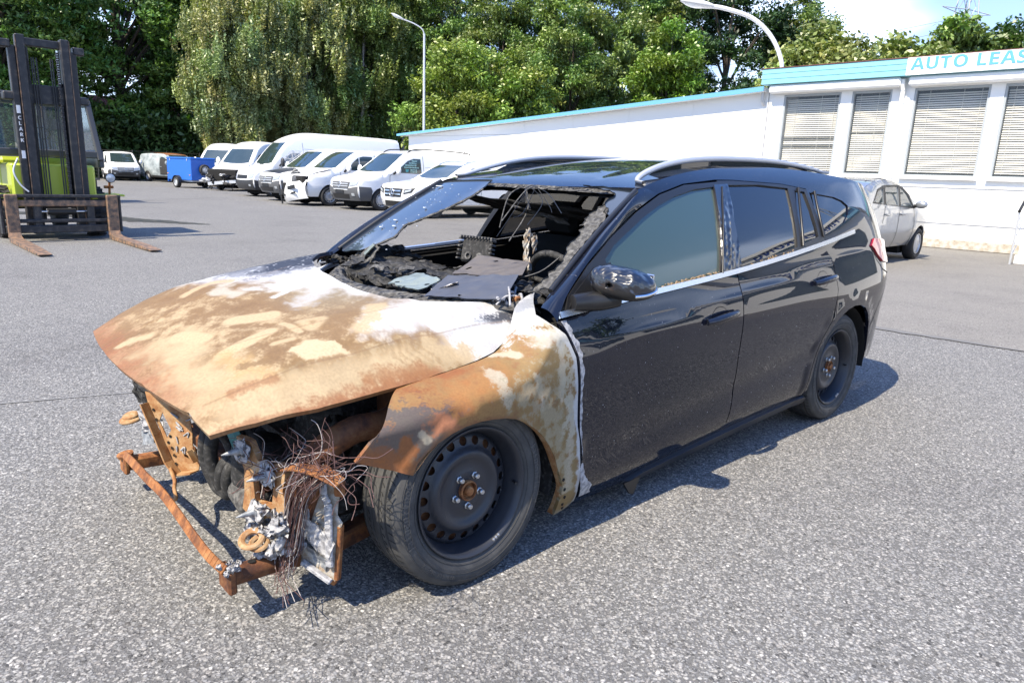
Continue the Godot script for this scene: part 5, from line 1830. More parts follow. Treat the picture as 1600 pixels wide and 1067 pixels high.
func forklift(called: String, label: String, at: Vector3, turn: float, paint: Material, near: bool) -> void:
	var o := thing(called, label, "forklift", at, turn, "forklifts")
	# forks
	for sx in [-0.71, 0.71]:
		var f := MB.new()
		f.box(Vector3(sx, 0.41, 0.02), Vector3(0.17, 0.68, 0.07), 0.012)
		var pr := P2([0.0, 0.02, 0.2, 0.012, 1.7, 0.012, 2.12, 0.022, 2.13, 0.034, 1.6, 0.06, 0.25, 0.078, 0.1, 0.1, 0.055, 0.16, -0.015, 0.16, -0.015, 0.08])
		f.xf = Transform3D(Basis(Vector3.UP, -PI / 2), Vector3(sx, 0, 0))
		f.extr(pr, 0.155)
		obj("fork", f, M.forksteel, o)
	# carriage
	var bars := [[0.61, 0.10, M.forksteel], [0.20, 0.12, M.mast], [0.33, 0.06, M.mast]]
	for b in bars:
		var m := MB.new()
		m.box(Vector3(0, b[0], -0.06), Vector3(1.62, b[1], 0.09), 0.012)
		obj("carriage_bar", m, b[2], o)
	var tb := MB.new()
	tb.box(Vector3(0, 0.725, -0.06), Vector3(1.72, 0.05, 0.1), 0.01)
	obj("carriage_top", tb, M.mast, o)
	for sx in [-0.36, 0.4]:
		var m := MB.new()
		m.box(Vector3(sx, 0.42, -0.07), Vector3(0.11, 0.42, 0.07), 0.01)
		obj("carriage_plate", m, M.mast, o)
	for sx in [-0.84, 0.84]:
		var m := MB.new()
		m.box(Vector3(sx, 0.42, -0.09), Vector3(0.04, 0.58, 0.12), 0.008)
		obj("carriage_side", m, M.mast, o)
	var cy := MB.new()
	cy.tube(P3([-0.2, 0.47, -0.16, 0.2, 0.47, -0.16]), 0.055, 12)
	obj("shift_cylinder", cy, M.black, o)
	var rd := MB.new()
	rd.tube(P3([-0.36, 0.47, -0.16, 0.36, 0.47, -0.16]), 0.018, 8)
	obj("shift_rod", rd, M.chrome, o)
	# mast: outer and inner rails
	for sx in [-1.0, 1.0]:
		var m := MB.new()
		m.box(Vector3(sx * 0.30, 1.67, -0.32), Vector3(0.12, 3.0, 0.16), 0.012)
		m.box(Vector3(sx * 0.415, 1.6, -0.36), Vector3(0.1, 2.8, 0.13), 0.01)
		var rail := obj("mast_rail", m, M.mast, o)
		var e := MB.new()
		e.box(Vector3(sx * 0.362, 1.67, -0.245), Vector3(0.012, 2.96, 0.012))
		obj("rail_edge", e, M.forksteel, rail)
		var h := MB.new()
		h.tube(P3([sx * 0.21, 0.3, -0.36, sx * 0.21, 2.5, -0.36]), 0.03, 10)
		obj("lift_cylinder", h, M.black, o)
		var r := MB.new()
		r.tube(P3([sx * 0.21, 2.5, -0.36, sx * 0.21, 3.0, -0.36]), 0.02, 8)
		obj("lift_rod", r, M.chrome if sx > 0 else M.mast, o)
		var br := MB.new()
		br.box(Vector3(sx * 0.52, 2.25, -0.4), Vector3(0.14, 0.12, 0.2), 0.015)
		br.box(Vector3(sx * 0.5, 3.02, -0.36), Vector3(0.16, 0.12, 0.16), 0.015)
		obj("mast_bracket", br, M.mast, o)
	for y in [3.08, 2.3, 0.6]:
		var m := MB.new()
		m.box(Vector3(0, y, -0.38), Vector3(0.62, 0.12 if y > 2.9 else (0.3 if y > 2.0 else 0.16), 0.1), 0.012)
		obj("cross_member", m, M.mast, o)
	# chain of real links, hoses
	var ch := MB.new()
	for k in 62:
		var y := 0.75 + k * 0.036
		ch.box(Vector3(0.18, y, -0.26), Vector3(0.05 if k % 2 == 0 else 0.03, 0.03, 0.022), 0.004)
	obj("lift_chain", ch, M.mast, o)
	for q in [-0.17, -0.14, -0.10, 0.09, 0.12]:
		var m := MB.new()
		m.tube(P3([q, 0.7, -0.27, q * 0.98, 1.9, -0.27, q, 2.85, -0.3]), 0.011, 6)
		obj("hose", m, M.black, o)
	var lh := MB.new()
	lh.tube(spline(P3([-0.5, 1.3, -0.3, -0.58, 1.1, -0.28, -0.52, 0.9, -0.24, -0.42, 0.78, -0.2]), 5), 0.014, 6)
	obj("hose", lh, M.galv, o)
	if near:
		var lt := mk("white_letter", 0.75, 0.75, 0.75, 0.6)
		for i in 5:
			lettering("CLARK"[i], 0.055, lt, o, Transform3D(Basis(Vector3(0, 0, 1), PI / 2 * 0), Vector3(-0.437, 1.92 - i * 0.085, -0.288)), "letter", 0.004)
		for q in [[2.05, 0.12], [1.36, 0.12]]:
			var m := MB.new()
			m.box(Vector3(-0.415, q[0], -0.288), Vector3(0.05, q[1], 0.006))
			obj("label_plate", m, lt, o)
	# truck body
	var bd := MB.new()
	bd.box(Vector3(0, 0.96, -0.85), Vector3(1.2, 0.52, 0.9), 0.03)
	bd.box(Vector3(0, 0.9, -2.2), Vector3(1.2, 0.85, 1.7), 0.06)
	obj("hood", bd, paint, o)
	var cw := MB.new()
	cw.box(Vector3(0, 0.85, -3.2), Vector3(1.3, 1.0, 0.6), 0.12)
	obj("counterweight", cw, M.black, o)
	for sx in [-1.0, 1.0]:
		var m := MB.new()
		m.box(Vector3(sx * 0.82, 0.72, -0.9), Vector3(0.5, 0.035, 0.75), 0.01)
		m.box(Vector3(sx * 0.75, 0.6, -0.95), Vector3(0.4, 0.2, 0.7), 0.02)
		obj("fender", m, paint, o)
		var t := MB.new()
		t.xf = Transform3D(Basis(Vector3(0, 0, 1), -PI / 2 * sx), Vector3(sx * 0.66, 0.42, -0.95))
		t.lathe(P2([0.2, 0.12, 0.38, 0.13, 0.42, 0.09, 0.42, -0.09, 0.38, -0.13, 0.2, -0.12]), 26, true)
		var w := obj("wheel", t, M.rubber, o)
		var lug := MB.new()
		lug.xf = t.xf
		for k in 22:
			var a := TAU * k / 22
			lug.bar(Vector3(cos(a) * 0.42, -0.12, sin(a) * 0.42), Vector3(cos(a + 0.1) * 0.42, 0.01, sin(a + 0.1) * 0.42), 0.05, 0.03, Vector3(cos(a), 0, sin(a)))
			lug.bar(Vector3(cos(a + 0.14) * 0.42, 0.12, sin(a + 0.14) * 0.42), Vector3(cos(a + 0.24) * 0.42, -0.01, sin(a + 0.24) * 0.42), 0.05, 0.03, Vector3(cos(a), 0, sin(a)))
		obj("tread_lugs", lug, M.rubber, w)
		var rm := MB.new()
		rm.xf = t.xf
		rm.lathe(P2([0.21, 0.1, 0.19, 0.04, 0.08, 0.06, 0.001, 0.07]), 18)
		obj("rim", rm, M.galv, w)
		var t2 := MB.new()
		t2.xf = Transform3D(Basis(Vector3(0, 0, 1), -PI / 2 * sx), Vector3(sx * 0.5, 0.32, -2.9))
		t2.lathe(P2([0.1, 0.1, 0.29, 0.11, 0.32, 0.07, 0.32, -0.07, 0.29, -0.11, 0.1, -0.1]), 22, true)
		obj("wheel", t2, M.rubber, o)
		# lamps
		var lp := MB.new()
		lp.xf = Transform3D(Basis(Vector3.RIGHT, PI / 2), Vector3(sx * 0.86, 1.02, -0.55))
		lp.lathe(P2([0.001, -0.1, 0.06, -0.08, 0.083, 0.02, 0.083, 0.04]), 18)
		var lamp := obj("work_lamp", lp, M.black, o)
		var ln := MB.new()
		ln.xf = lp.xf
		ln.lathe(P2([0.073, 0.036, 0.045, 0.046, 0.001, 0.05]), 16, true)
		obj("lens", ln, M.headlight, lamp)
		var st := MB.new()
		st.tube(P3([sx * 0.86, 0.74, -0.66, sx * 0.86, 0.96, -0.6]), 0.02, 6)
		st.box(Vector3(sx * 0.86, 0.86, -0.68), Vector3(0.14, 0.05, 0.1), 0.01)
		obj("lamp_bracket", st, M.rust, o)
	# cab
	var cabm := mk("dark_grey_cab", 0.05, 0.052, 0.058, 0.4)
	var c := MB.new()
	for sx in [-1.0, 1.0]:
		c.bar(Vector3(sx * 0.792, 1.3, -0.75), Vector3(sx * 0.720, 2.28, -1.0), 0.09, 0.09, Vector3(0, 0, 1), 0.015)
		c.bar(Vector3(sx * 0.792, 1.3, -2.2), Vector3(sx * 0.720, 2.28, -2.1), 0.09, 0.09, Vector3(0, 0, 1), 0.015)
		c.bar(Vector3(sx * 0.720, 2.28, -0.95), Vector3(sx * 0.720, 2.28, -2.15), 0.09, 0.08, Vector3.UP, 0.015)
		c.bar(Vector3(sx * 0.804, 1.33, -0.75), Vector3(sx * 0.804, 1.33, -2.2), 0.09, 0.3, Vector3.UP, 0.02)
	c.bar(Vector3(-0.744, 2.28, -0.98), Vector3(0.744, 2.28, -0.98), 0.09, 0.1, Vector3.UP, 0.015)
	c.bar(Vector3(-0.744, 2.28, -2.12), Vector3(0.744, 2.28, -2.12), 0.09, 0.1, Vector3.UP, 0.015)
	c.bar(Vector3(-0.792, 1.4, -0.78), Vector3(0.792, 1.4, -0.78), 0.07, 0.12, Vector3.UP, 0.015)
	obj("cab_frame", c, cabm, o)
	var rf := MB.new()
	rf.box(Vector3(0, 2.34, -1.55), Vector3(1.44, 0.05, 1.2), 0.015)
	obj("cab_roof", rf, cabm, o)
	var gl := glass("cab_glass", 0.4, 0.5, 0.5, 0.1)
	for sx in [-1.0, 1.0]:
		var m := MB.new()
		m.quad(Vector3(sx * 0.792, 1.45, -0.85), Vector3(sx * 0.792, 1.45, -2.15), Vector3(sx * 0.732, 2.24, -2.1), Vector3(sx * 0.732, 2.24, -1.02), Vector3(sx, 0, 0))
		obj("cab_window", m, gl, o)
	var fg := MB.new()
	fg.quad(Vector3(-0.720, 1.45, -0.8), Vector3(0.720, 1.45, -0.8), Vector3(0.672, 2.24, -0.97), Vector3(-0.672, 2.24, -0.97), Vector3(0, 0, 1))
	obj("cab_window", fg, gl, o)
	var se := MB.new()
	se.box(Vector3(0, 1.4, -1.8), Vector3(0.5, 0.14, 0.5), 0.05)
	se.box(Vector3(0, 1.75, -2.0), Vector3(0.46, 0.6, 0.12), 0.05)
	obj("seat", se, mk("grey_seat", 0.16, 0.16, 0.17, 0.8), o)
	var wh := MB.new()
	var ring := PackedVector3Array()
	for k in 17:
		var a := TAU * k / 16
		ring.append(Vector3(cos(a) * 0.17, 1.72 + sin(a) * 0.1, -1.25 + sin(a) * 0.13))
	wh.tube(ring, 0.014, 6, false)
	wh.tube(P3([0, 1.72, -1.25, 0, 1.4, -1.0]), 0.025, 6)
	obj("steering_wheel", wh, M.black, o)
	for q in ([[0.42, 2.42, -1.0]] if not near else [[-0.72, 1.78, -0.72]]):
		var m := MB.new()
		m.xf = Transform3D(Basis(), Vector3(q[0], q[1], q[2]))
		if near:
			m.blob(Vector3.ZERO, Vector3(0.06, 0.06, 0.03), 2, 0.0)
		else:
			m.lathe(P2([0.07, -0.06, 0.07, 0.05, 0.04, 0.08, 0.001, 0.09]), 14)
		obj("beacon", m, M.amber, o)

# ================================================================ the burnt car: local x rearwards from the front axle, y up, z to its left
const SAG := 0.037 # the burnt front end hangs lower; bodywork is drawn level and lowered towards the nose
const TZ := [0.15, 0.20, 0.26, 0.33, 0.45, 0.60, 0.72, 0.80, 0.88, 0.95, 1.02, 1.1, 1.2, 1.3, 1.36, 1.40, 1.44, 1.5]
const TT := [0.815, 0.845, 0.874, 0.888, 0.896, 0.905, 0.9125, 0.9095, 0.889, 0.863, 0.838, 0.807, 0.758, 0.697, 0.657, 0.616, 0.560, 0.42]
var tz_fine := PackedFloat32Array()

func cT(s: float, z: float) -> float:
	if tz_fine.is_empty():
		for k in 676:
			tz_fine.append(lut(TZ, TT, 0.15 + k * 0.002))
	var x := clampf((z - 0.15) / 0.002, 0.0, 674.0)
	var i := int(x)
	var t := lerpf(tz_fine[i], tz_fine[i + 1], x - i)
	# hollow of the lower doors, rising towards the rear
	if s > 0.45 and s < 2.6:
		var c := 0.36 + 0.06 * (s - 0.5)
		t -= 0.012 * exp(-pow((z - c) / 0.07, 2.0)) * smoothstep(0.45, 0.9, s) * smoothstep(2.6, 2.1, s)
	# shoulder line climbing to the tail lamp
	var cr := 0.80 + 0.062 * (s - 0.4)
	t += 0.006 * exp(-pow((z - cr) / 0.028, 2.0)) * smoothstep(0.3, 0.7, s)
	# swelling round the rear wheel
	t += 0.012 * exp(-pow((s - 2.73) / 0.42, 2.0) - pow((z - 0.66) / 0.16, 2.0))
	# flared lips of the wheel arches
	if z < 0.8:
		if s < 0.5:
			t += 0.011 * smoothstep(0.462, 0.437, Vector2(s - 0.07, z - 0.30).length())
		elif s > 2.2 and s < 3.2:
			t += 0.009 * smoothstep(0.445, 0.42, Vector2(s - 2.735, z - 0.31).length())
	if s > 2.4: t -= 0.045 * pow((s - 2.4) / 1.4, 2.0) * 1.6
	if s > 3.05: t -= 0.40 * pow((s - 3.05) / 0.74, 3.0)
	if s < 0.2: t -= 0.10 * pow((0.2 - s) / 1.0, 2.0)
	return t

func roof_edge(s: float) -> float:
	return lut([0.9, 1.042, 1.25, 1.5, 1.8, 2.2, 2.6, 3.0, 3.3, 3.5], [1.31, 1.357, 1.394, 1.421, 1.437, 1.437, 1.416, 1.378, 1.338, 1.303], s)

func roofH(s: float, t: float) -> float:
	var ze := roof_edge(s)
	var te := cT(s, ze)
	var cr := lut([0.9, 1.05, 1.5, 2.0, 3.0, 3.5], [0.014, 0.016, 0.03, 0.037, 0.034, 0.028], s)
	return ze + cr * (1.0 - pow(absf(t) / te, 2.2))

func cside(sg: float) -> Callable:
	return func(q: Vector2) -> Vector3: return Vector3(q.x, q.y, sg * cT(q.x, q.y))

func hoodH(s: float, t: float) -> float:
	var a := absf(t)
	var zc := lut([-0.82, -0.7, -0.5, -0.3, -0.1, 0.05, 0.15, 0.42], [0.645, 0.703, 0.777, 0.829, 0.868, 0.892, 0.906, 0.935], s)
	var f := lut([-0.8, -0.3, 0.0, 0.42], [0.6, 0.87, 1.0, 1.0], s)
	var w := clampf((s + 0.72) / 0.35, 0.0, 1.0)
	var dl := 0.04 * pow(a / 0.55, 2.0) + 0.105 * pow(maxf(0.0, (a - 0.53) / 0.225), 1.15)
	var dr := 0.022 * pow(a / 0.55, 2.0) + 0.03 * pow(maxf(0.0, (a - 0.55) / 0.2), 1.2)
	var d := f * lerpf(dr, dl, smoothstep(-0.15, 0.15, t)) - (0.0 if t > 0.0 else w * 0.042 * minf(1.0, a / 0.5))
	var z := zc - d
	# pressed lines and heat-warped skin
	z += 0.007 * exp(-pow((t - lerpf(0.555, 0.655, (s + 0.72) / 1.05)) / 0.011, 2.0))
	z += 0.005 * exp(-pow((t - lerpf(0.27, 0.46, (s + 0.6) / 0.9)) / 0.03, 2.0)) * smoothstep(0.3, 0.0, s)
	z += 0.005 * exp(-pow((t + lerpf(0.28, 0.42, (s + 0.72) / 1.05)) / 0.014, 2.0))
	z += 0.006 * smoothstep(-0.8, -0.5, s) * hood_n.get_noise_2d(s * 1.0, t * 1.0) + 0.0022 * hood_n.get_noise_2d(s * 3.3 + 9.0, t * 3.3)
	return z
var hood_n := nz(88, 2.2, 3)

func fender_pt(q: Vector2, sg: float) -> Vector3: # v below VS is height; above it the skin rolls inwards to the hood gap
	var s := q.x
	var zg := lut([-0.45, -0.19, 0.0, 0.18, 0.26, 0.33, 0.42, 0.56], [0.755, 0.79, 0.808, 0.835, 0.886, 0.945, 0.968, 0.99], s)
	var tg := lut([-0.45, -0.19, 0.0, 0.18, 0.26, 0.33, 0.42, 0.56], [0.70, 0.748, 0.762, 0.762, 0.735, 0.68, 0.63, 0.60], s)
	var vs := zg - lut([-0.45, 0.1, 0.3, 0.5], [0.06, 0.075, 0.09, 0.08], s)
	if q.y <= vs:
		return Vector3(s, q.y, sg * cT(s, q.y))
	var ts := cT(s, vs)
	var th := clampf((q.y - vs) / 0.2, 0.0, 1.0) * PI / 2
	return Vector3(s, vs + (zg - vs) * sin(th), sg * (tg + (ts - tg) * (1.0 - pow(sin(th * 0.999), 2.0) * 0.55 - 0.45 * pow(th / (PI / 2), 1.5))))
func fender_top(s: float) -> float:
	var zg := lut([-0.45, -0.19, 0.0, 0.18, 0.26, 0.33, 0.42, 0.56], [0.755, 0.79, 0.808, 0.835, 0.886, 0.945, 0.968, 0.99], s)
	return zg - lut([-0.45, 0.1, 0.3, 0.5], [0.06, 0.075, 0.09, 0.08], s) + 0.2

# ---------------------------------------------------------------- burnt skins
class Canvas:
	var w := 0
	var h := 0
	var r := PackedFloat32Array()
	var g := PackedFloat32Array()
	var b := PackedFloat32Array()
	var lo := Vector2.ZERO
	var ex := Vector2.ONE
	var n1: PackedByteArray
	var n2: PackedByteArray
	var n3: PackedByteArray
	func setup(size: int, lo_: Vector2, ex_: Vector2, sd: int, host) -> void:
		w = size; h = size; lo = lo_; ex = ex_
		r.resize(w * h); g.resize(w * h); b.resize(w * h)
		n1 = host.nz(sd, 0.006, 6).get_image(w, h).get_data()
		n2 = host.nz(sd + 1, 0.022, 5).get_image(w, h).get_data()
		n3 = host.nz(sd + 2, 0.12, 3).get_image(w, h).get_data()
	func at(i: int, j: int) -> Vector2:
		return lo + Vector2((i + 0.5) / w, (j + 0.5) / h) * ex
	func blend(k: int, c: Color, a: float) -> void:
		r[k] = lerpf(r[k], c.r, a); g[k] = lerpf(g[k], c.g, a); b[k] = lerpf(b[k], c.b, a)
	# soft-edged stroke along points, of the given half width (metres); rag roughens its edge
	func stroke(pts: Array, wid: float, c: Color, a: float, soft := 0.4, rag := 0.6) -> void:
		var p := []
		for i in range(0, pts.size(), 2):
			p.append(Vector2(pts[i], pts[i + 1]))
		if p.size() == 1:
			p.append(p[0] + Vector2(0.0005, 0))
		var mn: Vector2 = p[0]
		var mx: Vector2 = p[0]
		for q in p:
			mn = mn.min(q); mx = mx.max(q)
		var pad := wid * 1.8 + 0.01
		var i0 := clampi(int((mn.x - pad - lo.x) / ex.x * w), 0, w - 1)
		var i1 := clampi(int((mx.x + pad - lo.x) / ex.x * w), 0, w - 1)
		var j0 := clampi(int((mn.y - pad - lo.y) / ex.y * h), 0, h - 1)
		var j1 := clampi(int((mx.y + pad - lo.y) / ex.y * h), 0, h - 1)
		for j in range(j0, j1 + 1):
			for i in range(i0, i1 + 1):
				var q := at(i, j)
				var d := 1e9
				for k in p.size() - 1:
					var e: Vector2 = p[k + 1] - p[k]
					var t := clampf((q - p[k]).dot(e) / e.length_squared(), 0.0, 1.0)
					d = minf(d, q.distance_squared_to(p[k] + e * t))
				d = sqrt(d) / wid
				if d > 1.9: continue
				var k2 := j * w + i
				d += rag * ((n2[k2] - 128.0) / 128.0) + rag * 0.45 * ((n3[k2] - 128.0) / 128.0)
				var al := a * (1.0 - smoothstep(1.0 - soft, 1.0 + soft, d))
				if al > 0.003: blend(k2, c, al)
	func area(pts: Array, c: Color, a: float, soft := 0.03, rag := 0.03) -> void:
		var poly := PackedVector2Array()
		for i in range(0, pts.size(), 2):
			poly.append(Vector2(pts[i], pts[i + 1]))
		var mn := poly[0]
		var mx := poly[0]
		for q in poly:
			mn = mn.min(q); mx = mx.max(q)
		var pad := soft + rag
		var i0 := clampi(int((mn.x - pad - lo.x) / ex.x * w), 0, w - 1)
		var i1 := clampi(int((mx.x + pad - lo.x) / ex.x * w), 0, w - 1)
		var j0 := clampi(int((mn.y - pad - lo.y) / ex.y * h), 0, h - 1)
		var j1 := clampi(int((mx.y + pad - lo.y) / ex.y * h), 0, h - 1)
		var m := poly.size()
		for j in range(j0, j1 + 1):
			for i in range(i0, i1 + 1):
				var q := at(i, j)
				var d := 1e9
				var inside := false
				var pb := poly[m - 1]
				for k in m:
					var pa := poly[k]
					var e := pb - pa
					var t := clampf((q - pa).dot(e) / maxf(e.length_squared(), 1e-9), 0.0, 1.0)
					d = minf(d, q.distance_squared_to(pa + e * t))
					if (pa.y > q.y) != (pb.y > q.y) and q.x < (pb.x - pa.x) * (q.y - pa.y) / (pb.y - pa.y) + pa.x:
						inside = not inside
					pb = pa
				d = sqrt(d) * (-1.0 if inside else 1.0)
				var k2 := j * w + i
				d += rag * ((n2[k2] - 128.0) / 100.0) + rag * 0.5 * ((n3[k2] - 128.0) / 100.0)
				var al := a * (1.0 - smoothstep(-soft, soft, d))
				if al > 0.003: blend(k2, c, al)
	func tex() -> ImageTexture:
		var o := PackedByteArray()
		o.resize(w * h * 3)
		var lutb := PackedByteArray()
		for i in 1025:
			lutb.append(int(clampf(Color(i / 1024.0, 0, 0).linear_to_srgb().r, 0, 1) * 255))
		for k in w * h:
			var m := 0.70 * (0.86 + 0.28 * n3[k] / 255.0)
			o[k * 3] = lutb[clampi(int(r[k] * m * 1024), 0, 1024)]
			o[k * 3 + 1] = lutb[clampi(int(g[k] * m * 1024), 0, 1024)]
			o[k * 3 + 2] = lutb[clampi(int(b[k] * m * 1024), 0, 1024)]
		return ImageTexture.create_from_image(Image.create_from_data(w, h, false, Image.FORMAT_RGB8, o))

func skin(nm: String, c: Canvas, rough := 0.62) -> StandardMaterial3D:
	var m := mk(nm, 1, 1, 1, rough)
	m.albedo_texture = c.tex()
	m.uv1_scale = Vector3(1.0 / c.ex.x, 1.0 / c.ex.y, 1)
	m.uv1_offset = Vector3(-c.lo.x / c.ex.x, -c.lo.y / c.ex.y, 0)
	m.texture_repeat = false
	return m

func hood_skin() -> StandardMaterial3D:
	var c := Canvas.new()
	c.setup(900, Vector2(-0.86, -0.82), Vector2(1.34, 1.64), 500, self)
	var ochre := Color(0.24, 0.142, 0.052)
	var brown := Color(0.2, 0.112, 0.036)
	var tan := Color(0.30, 0.19, 0.08)
	var cream := Color(0.5, 0.38, 0.215)
	var white := Color(0.58, 0.58, 0.57)
	var rusty := Color(0.27, 0.09, 0.022)
	var navy := Color(0.016, 0.02, 0.036)
	for j in c.h:
		for i in c.w:
			var k := j * c.w + i
			var q := c.at(i, j)
			var a := c.n1[k] / 255.0
			var d := c.n2[k] / 255.0
			var e := c.n3[k] / 255.0
			var x := a * 0.6 + d * 0.3 + e * 0.1
			var col := brown.lerp(ochre, smoothstep(0.12, 0.42, x))
			col = col.lerp(tan, smoothstep(0.42, 0.85, x))
			# paler, sandier towards the nose's middle and left
			var cm := smoothstep(0.46, 0.80, a * 0.42 + d * 0.43 + e * 0.15 + 0.16 * smoothstep(-0.25, -0.6, q.x) * smoothstep(-0.5, 0.15, q.y) - 0.03)
			col = col.lerp(cream, 0.8 * cm)
			# grey-green bloom behind the middle
			col = col.lerp(Color(0.27, 0.225, 0.14), 0.7 * smoothstep(-0.35, -0.05, q.x + 0.1 * (a - 0.5)) * smoothstep(0.5, 0.1, q.y))
			# front edge rusts
			var fe := q.x - (-0.795 + 0.13 * q.y * q.y)
			col = col.lerp(rusty, 0.75 * smoothstep(0.15 + 0.1 * (d - 0.5), 0.0, fe) * smoothstep(0.75, 0.25, q.y) * (0.4 + 0.9 * d))
			# ash-white band along the windscreen
			var sb := lut([-0.75, -0.4, -0.12, 0.0, 0.25, 0.45, 0.56, 0.62, 0.75], [-0.42, -0.32, -0.21, -0.09, -0.03, -0.11, -0.18, -0.08, 0.04], q.y)
			var wv := smoothstep(-0.05, 0.13, q.x - sb + 0.22 * (a - 0.5) + 0.12 * (d - 0.5))
			col = col.lerp(white, 0.9 * wv * (0.55 + 0.7 * a))
			c.r[k] = col.r; c.g[k] = col.g; c.b[k] = col.b
	# unburnt blue-black paint at the right rear corner and a patch at the left
	c.area([-0.30, -0.82, -0.26, -0.46, -0.16, -0.32, 0.06, -0.27, 0.16, -0.36, 0.5, -0.55, 0.5, -0.82], navy, 0.97, 0.03, 0.05)
	c.stroke([-0.25, -0.42, -0.1, -0.30, 0.05, -0.25], 0.05, Color(0.45, 0.46, 0.5), 0.5, 0.8, 1.0)
	c.stroke([-0.3, -0.5, -0.14, -0.5], 0.06, Color(0.3, 0.31, 0.34), 0.55, 0.9, 0.9)
	c.area([0.2, 0.635, 0.31, 0.61, 0.39, 0.63, 0.36, 0.665, 0.25, 0.675], navy, 0.92, 0.012, 0.02)
	c.stroke([0.05, 0.6, 0.17, 0.655, 0.3, 0.69], 0.03, white, 0.9, 0.5, 0.5)
	c.stroke([0.33, 0.59, 0.42, 0.62], 0.02, white, 0.8, 0.5, 0.6)
	c.stroke([-0.02, 0.5, 0.06, 0.54], 0.06, white, 0.85, 0.5, 0.8)
	c.stroke([0.1, 0.45, 0.25, 0.52], 0.05, white, 0.7, 0.6, 0.9)
	c.stroke([-0.245, -0.03, -0.15, -0.07], 0.014, white, 0.95, 0.5, 0.5)
	c.stroke([-0.2, 0.12, -0.05, 0.02, 0.02, -0.05], 0.05, white, 0.6, 0.7, 0.8)
	c.stroke([0.0, 0.2, 0.02, 0.0, 0.02, -0.12], 0.03, white, 0.9, 0.5, 0.6)
	c.stroke([-0.18, 0.5, -0.12, 0.47, -0.06, 0.38], 0.035, cream, 0.9, 0.5, 0.7)
	c.stroke([-0.3, -0.36, -0.36, -0.3, -0.33, -0.2], 0.03, Color(0.5, 0.45, 0.36), 0.85, 0.6, 0.7)
	c.stroke([-0.45, -0.42, -0.33, -0.45, -0.27, -0.4], 0.02, cream, 0.85, 0.5, 0.7)
	# bare patches where the inner frame shielded the skin
	c.stroke([-0.435, 0.08, -0.345, 0.155], 0.042, cream, 1.0, 0.2, 0.22)
	c.area([-0.36, 0.455, -0.435, 0.49, -0.415, 0.575, -0.285, 0.6, -0.30, 0.53], Color(0.54, 0.43, 0.26), 1.0, 0.006, 0.01)
	c.stroke([-0.56, 0.325, -0.41, 0.295], 0.03, cream, 1.0, 0.22, 0.25)
	c.stroke([-0.605, 0.0, -0.565, 0.12], 0.033, cream, 0.95, 0.3, 0.4)
	c.stroke([-0.72, -0.21, -0.66, -0.165], 0.025, cream, 0.9, 0.5, 0.7)
	c.stroke([-0.35, 0.26, -0.344, 0.385], 0.011, cream, 0.9, 0.5, 0.5)
	c.stroke([-0.305, 0.31, -0.245, 0.355, -0.305, 0.395, -0.305, 0.31], 0.016, cream, 0.8, 0.6, 0.5)
	c.stroke([-0.437, 0.40, -0.385, 0.414], 0.014, cream, 0.85, 0.5, 0.6)
	c.stroke([-0.58, 0.36, -0.564, 0.51, -0.536, 0.575], 0.04, Color(0.46, 0.31, 0.13), 0.75, 0.8, 1.1)
	c.stroke([-0.57, 0.46, -0.50, 0.5, -0.46, 0.58], 0.018, brown, 0.7, 0.6, 0.9)
	c.stroke([-0.64, 0.15, -0.68, 0.3, -0.66, 0.42], 0.05, cream, 0.75, 0.8, 1.1)
	c.stroke([-0.7, -0.02, -0.66, 0.1], 0.045, cream, 0.6, 0.8, 1.1)
	c.stroke([-0.62, 0.62, -0.45, 0.66, -0.25, 0.67], 0.055, Color(0.46, 0.35, 0.2), 0.8, 0.7, 0.8)
	c.stroke([-0.7, 0.53, -0.58, 0.56], 0.03, Color(0.43, 0.32, 0.17), 0.8, 0.7, 0.8)
	c.stroke([-0.64, 0.565, -0.52, 0.585], 0.016, rusty, 0.6, 0.7, 0.8)
	c.stroke([-0.18, 0.67, -0.02, 0.69, 0.06, 0.72], 0.05, cream, 0.85, 0.6, 0.9)
	for k in 5:
		var x := -0.14 + k * 0.025
		c.stroke([x, 0.61, x - 0.02, 0.66, x + 0.015, 0.715], 0.006, brown, 0.3, 0.8, 1.0)
	c.stroke([-0.48, 0.735, -0.25, 0.755, -0.08, 0.765], 0.035, rusty, 0.75, 0.7, 0.7)
	c.stroke([-0.27, 0.71, -0.1, 0.735], 0.03, Color(0.3, 0.13, 0.04), 0.7, 0.8, 0.9)
	c.stroke([-0.74, 0.66, -0.5, 0.72], 0.012, rusty, 0.6, 0.7, 0.7)
	# thin pressed lines rust through
	c.stroke([-0.72, 0.557, -0.4, 0.592, 0.0, 0.627, 0.33, 0.66], 0.003, Color(0.2, 0.11, 0.05), 0.4, 0.6, 0.1)
	c.stroke([-0.55, 0.28, -0.3, 0.36, 0.0, 0.44], 0.003, Color(0.2, 0.11, 0.05), 0.35, 0.6, 0.3)
	c.stroke([-0.72, -0.28, -0.4, -0.32, 0.0, -0.38], 0.003, Color(0.22, 0.12, 0.05), 0.35, 0.6, 0.3)
	var rng := RandomNumberGenerator.new()
	rng.seed = 17
	for k in 130: # flecks of ash on the dark corner
		c.stroke([rng.randf_range(-0.2, 0.35), rng.randf_range(-0.62, -0.25)], rng.randf_range(0.002, 0.007), Color(0.5, 0.52, 0.56), 0.7, 0.5, 0.8)
	for k in 60:
		c.stroke([rng.randf_range(0.1, 0.4), rng.randf_range(0.56, 0.7)], rng.randf_range(0.002, 0.004), white, 0.7, 0.5, 0.8)
	return skin("burnt_hood_steel", c, 0.58)

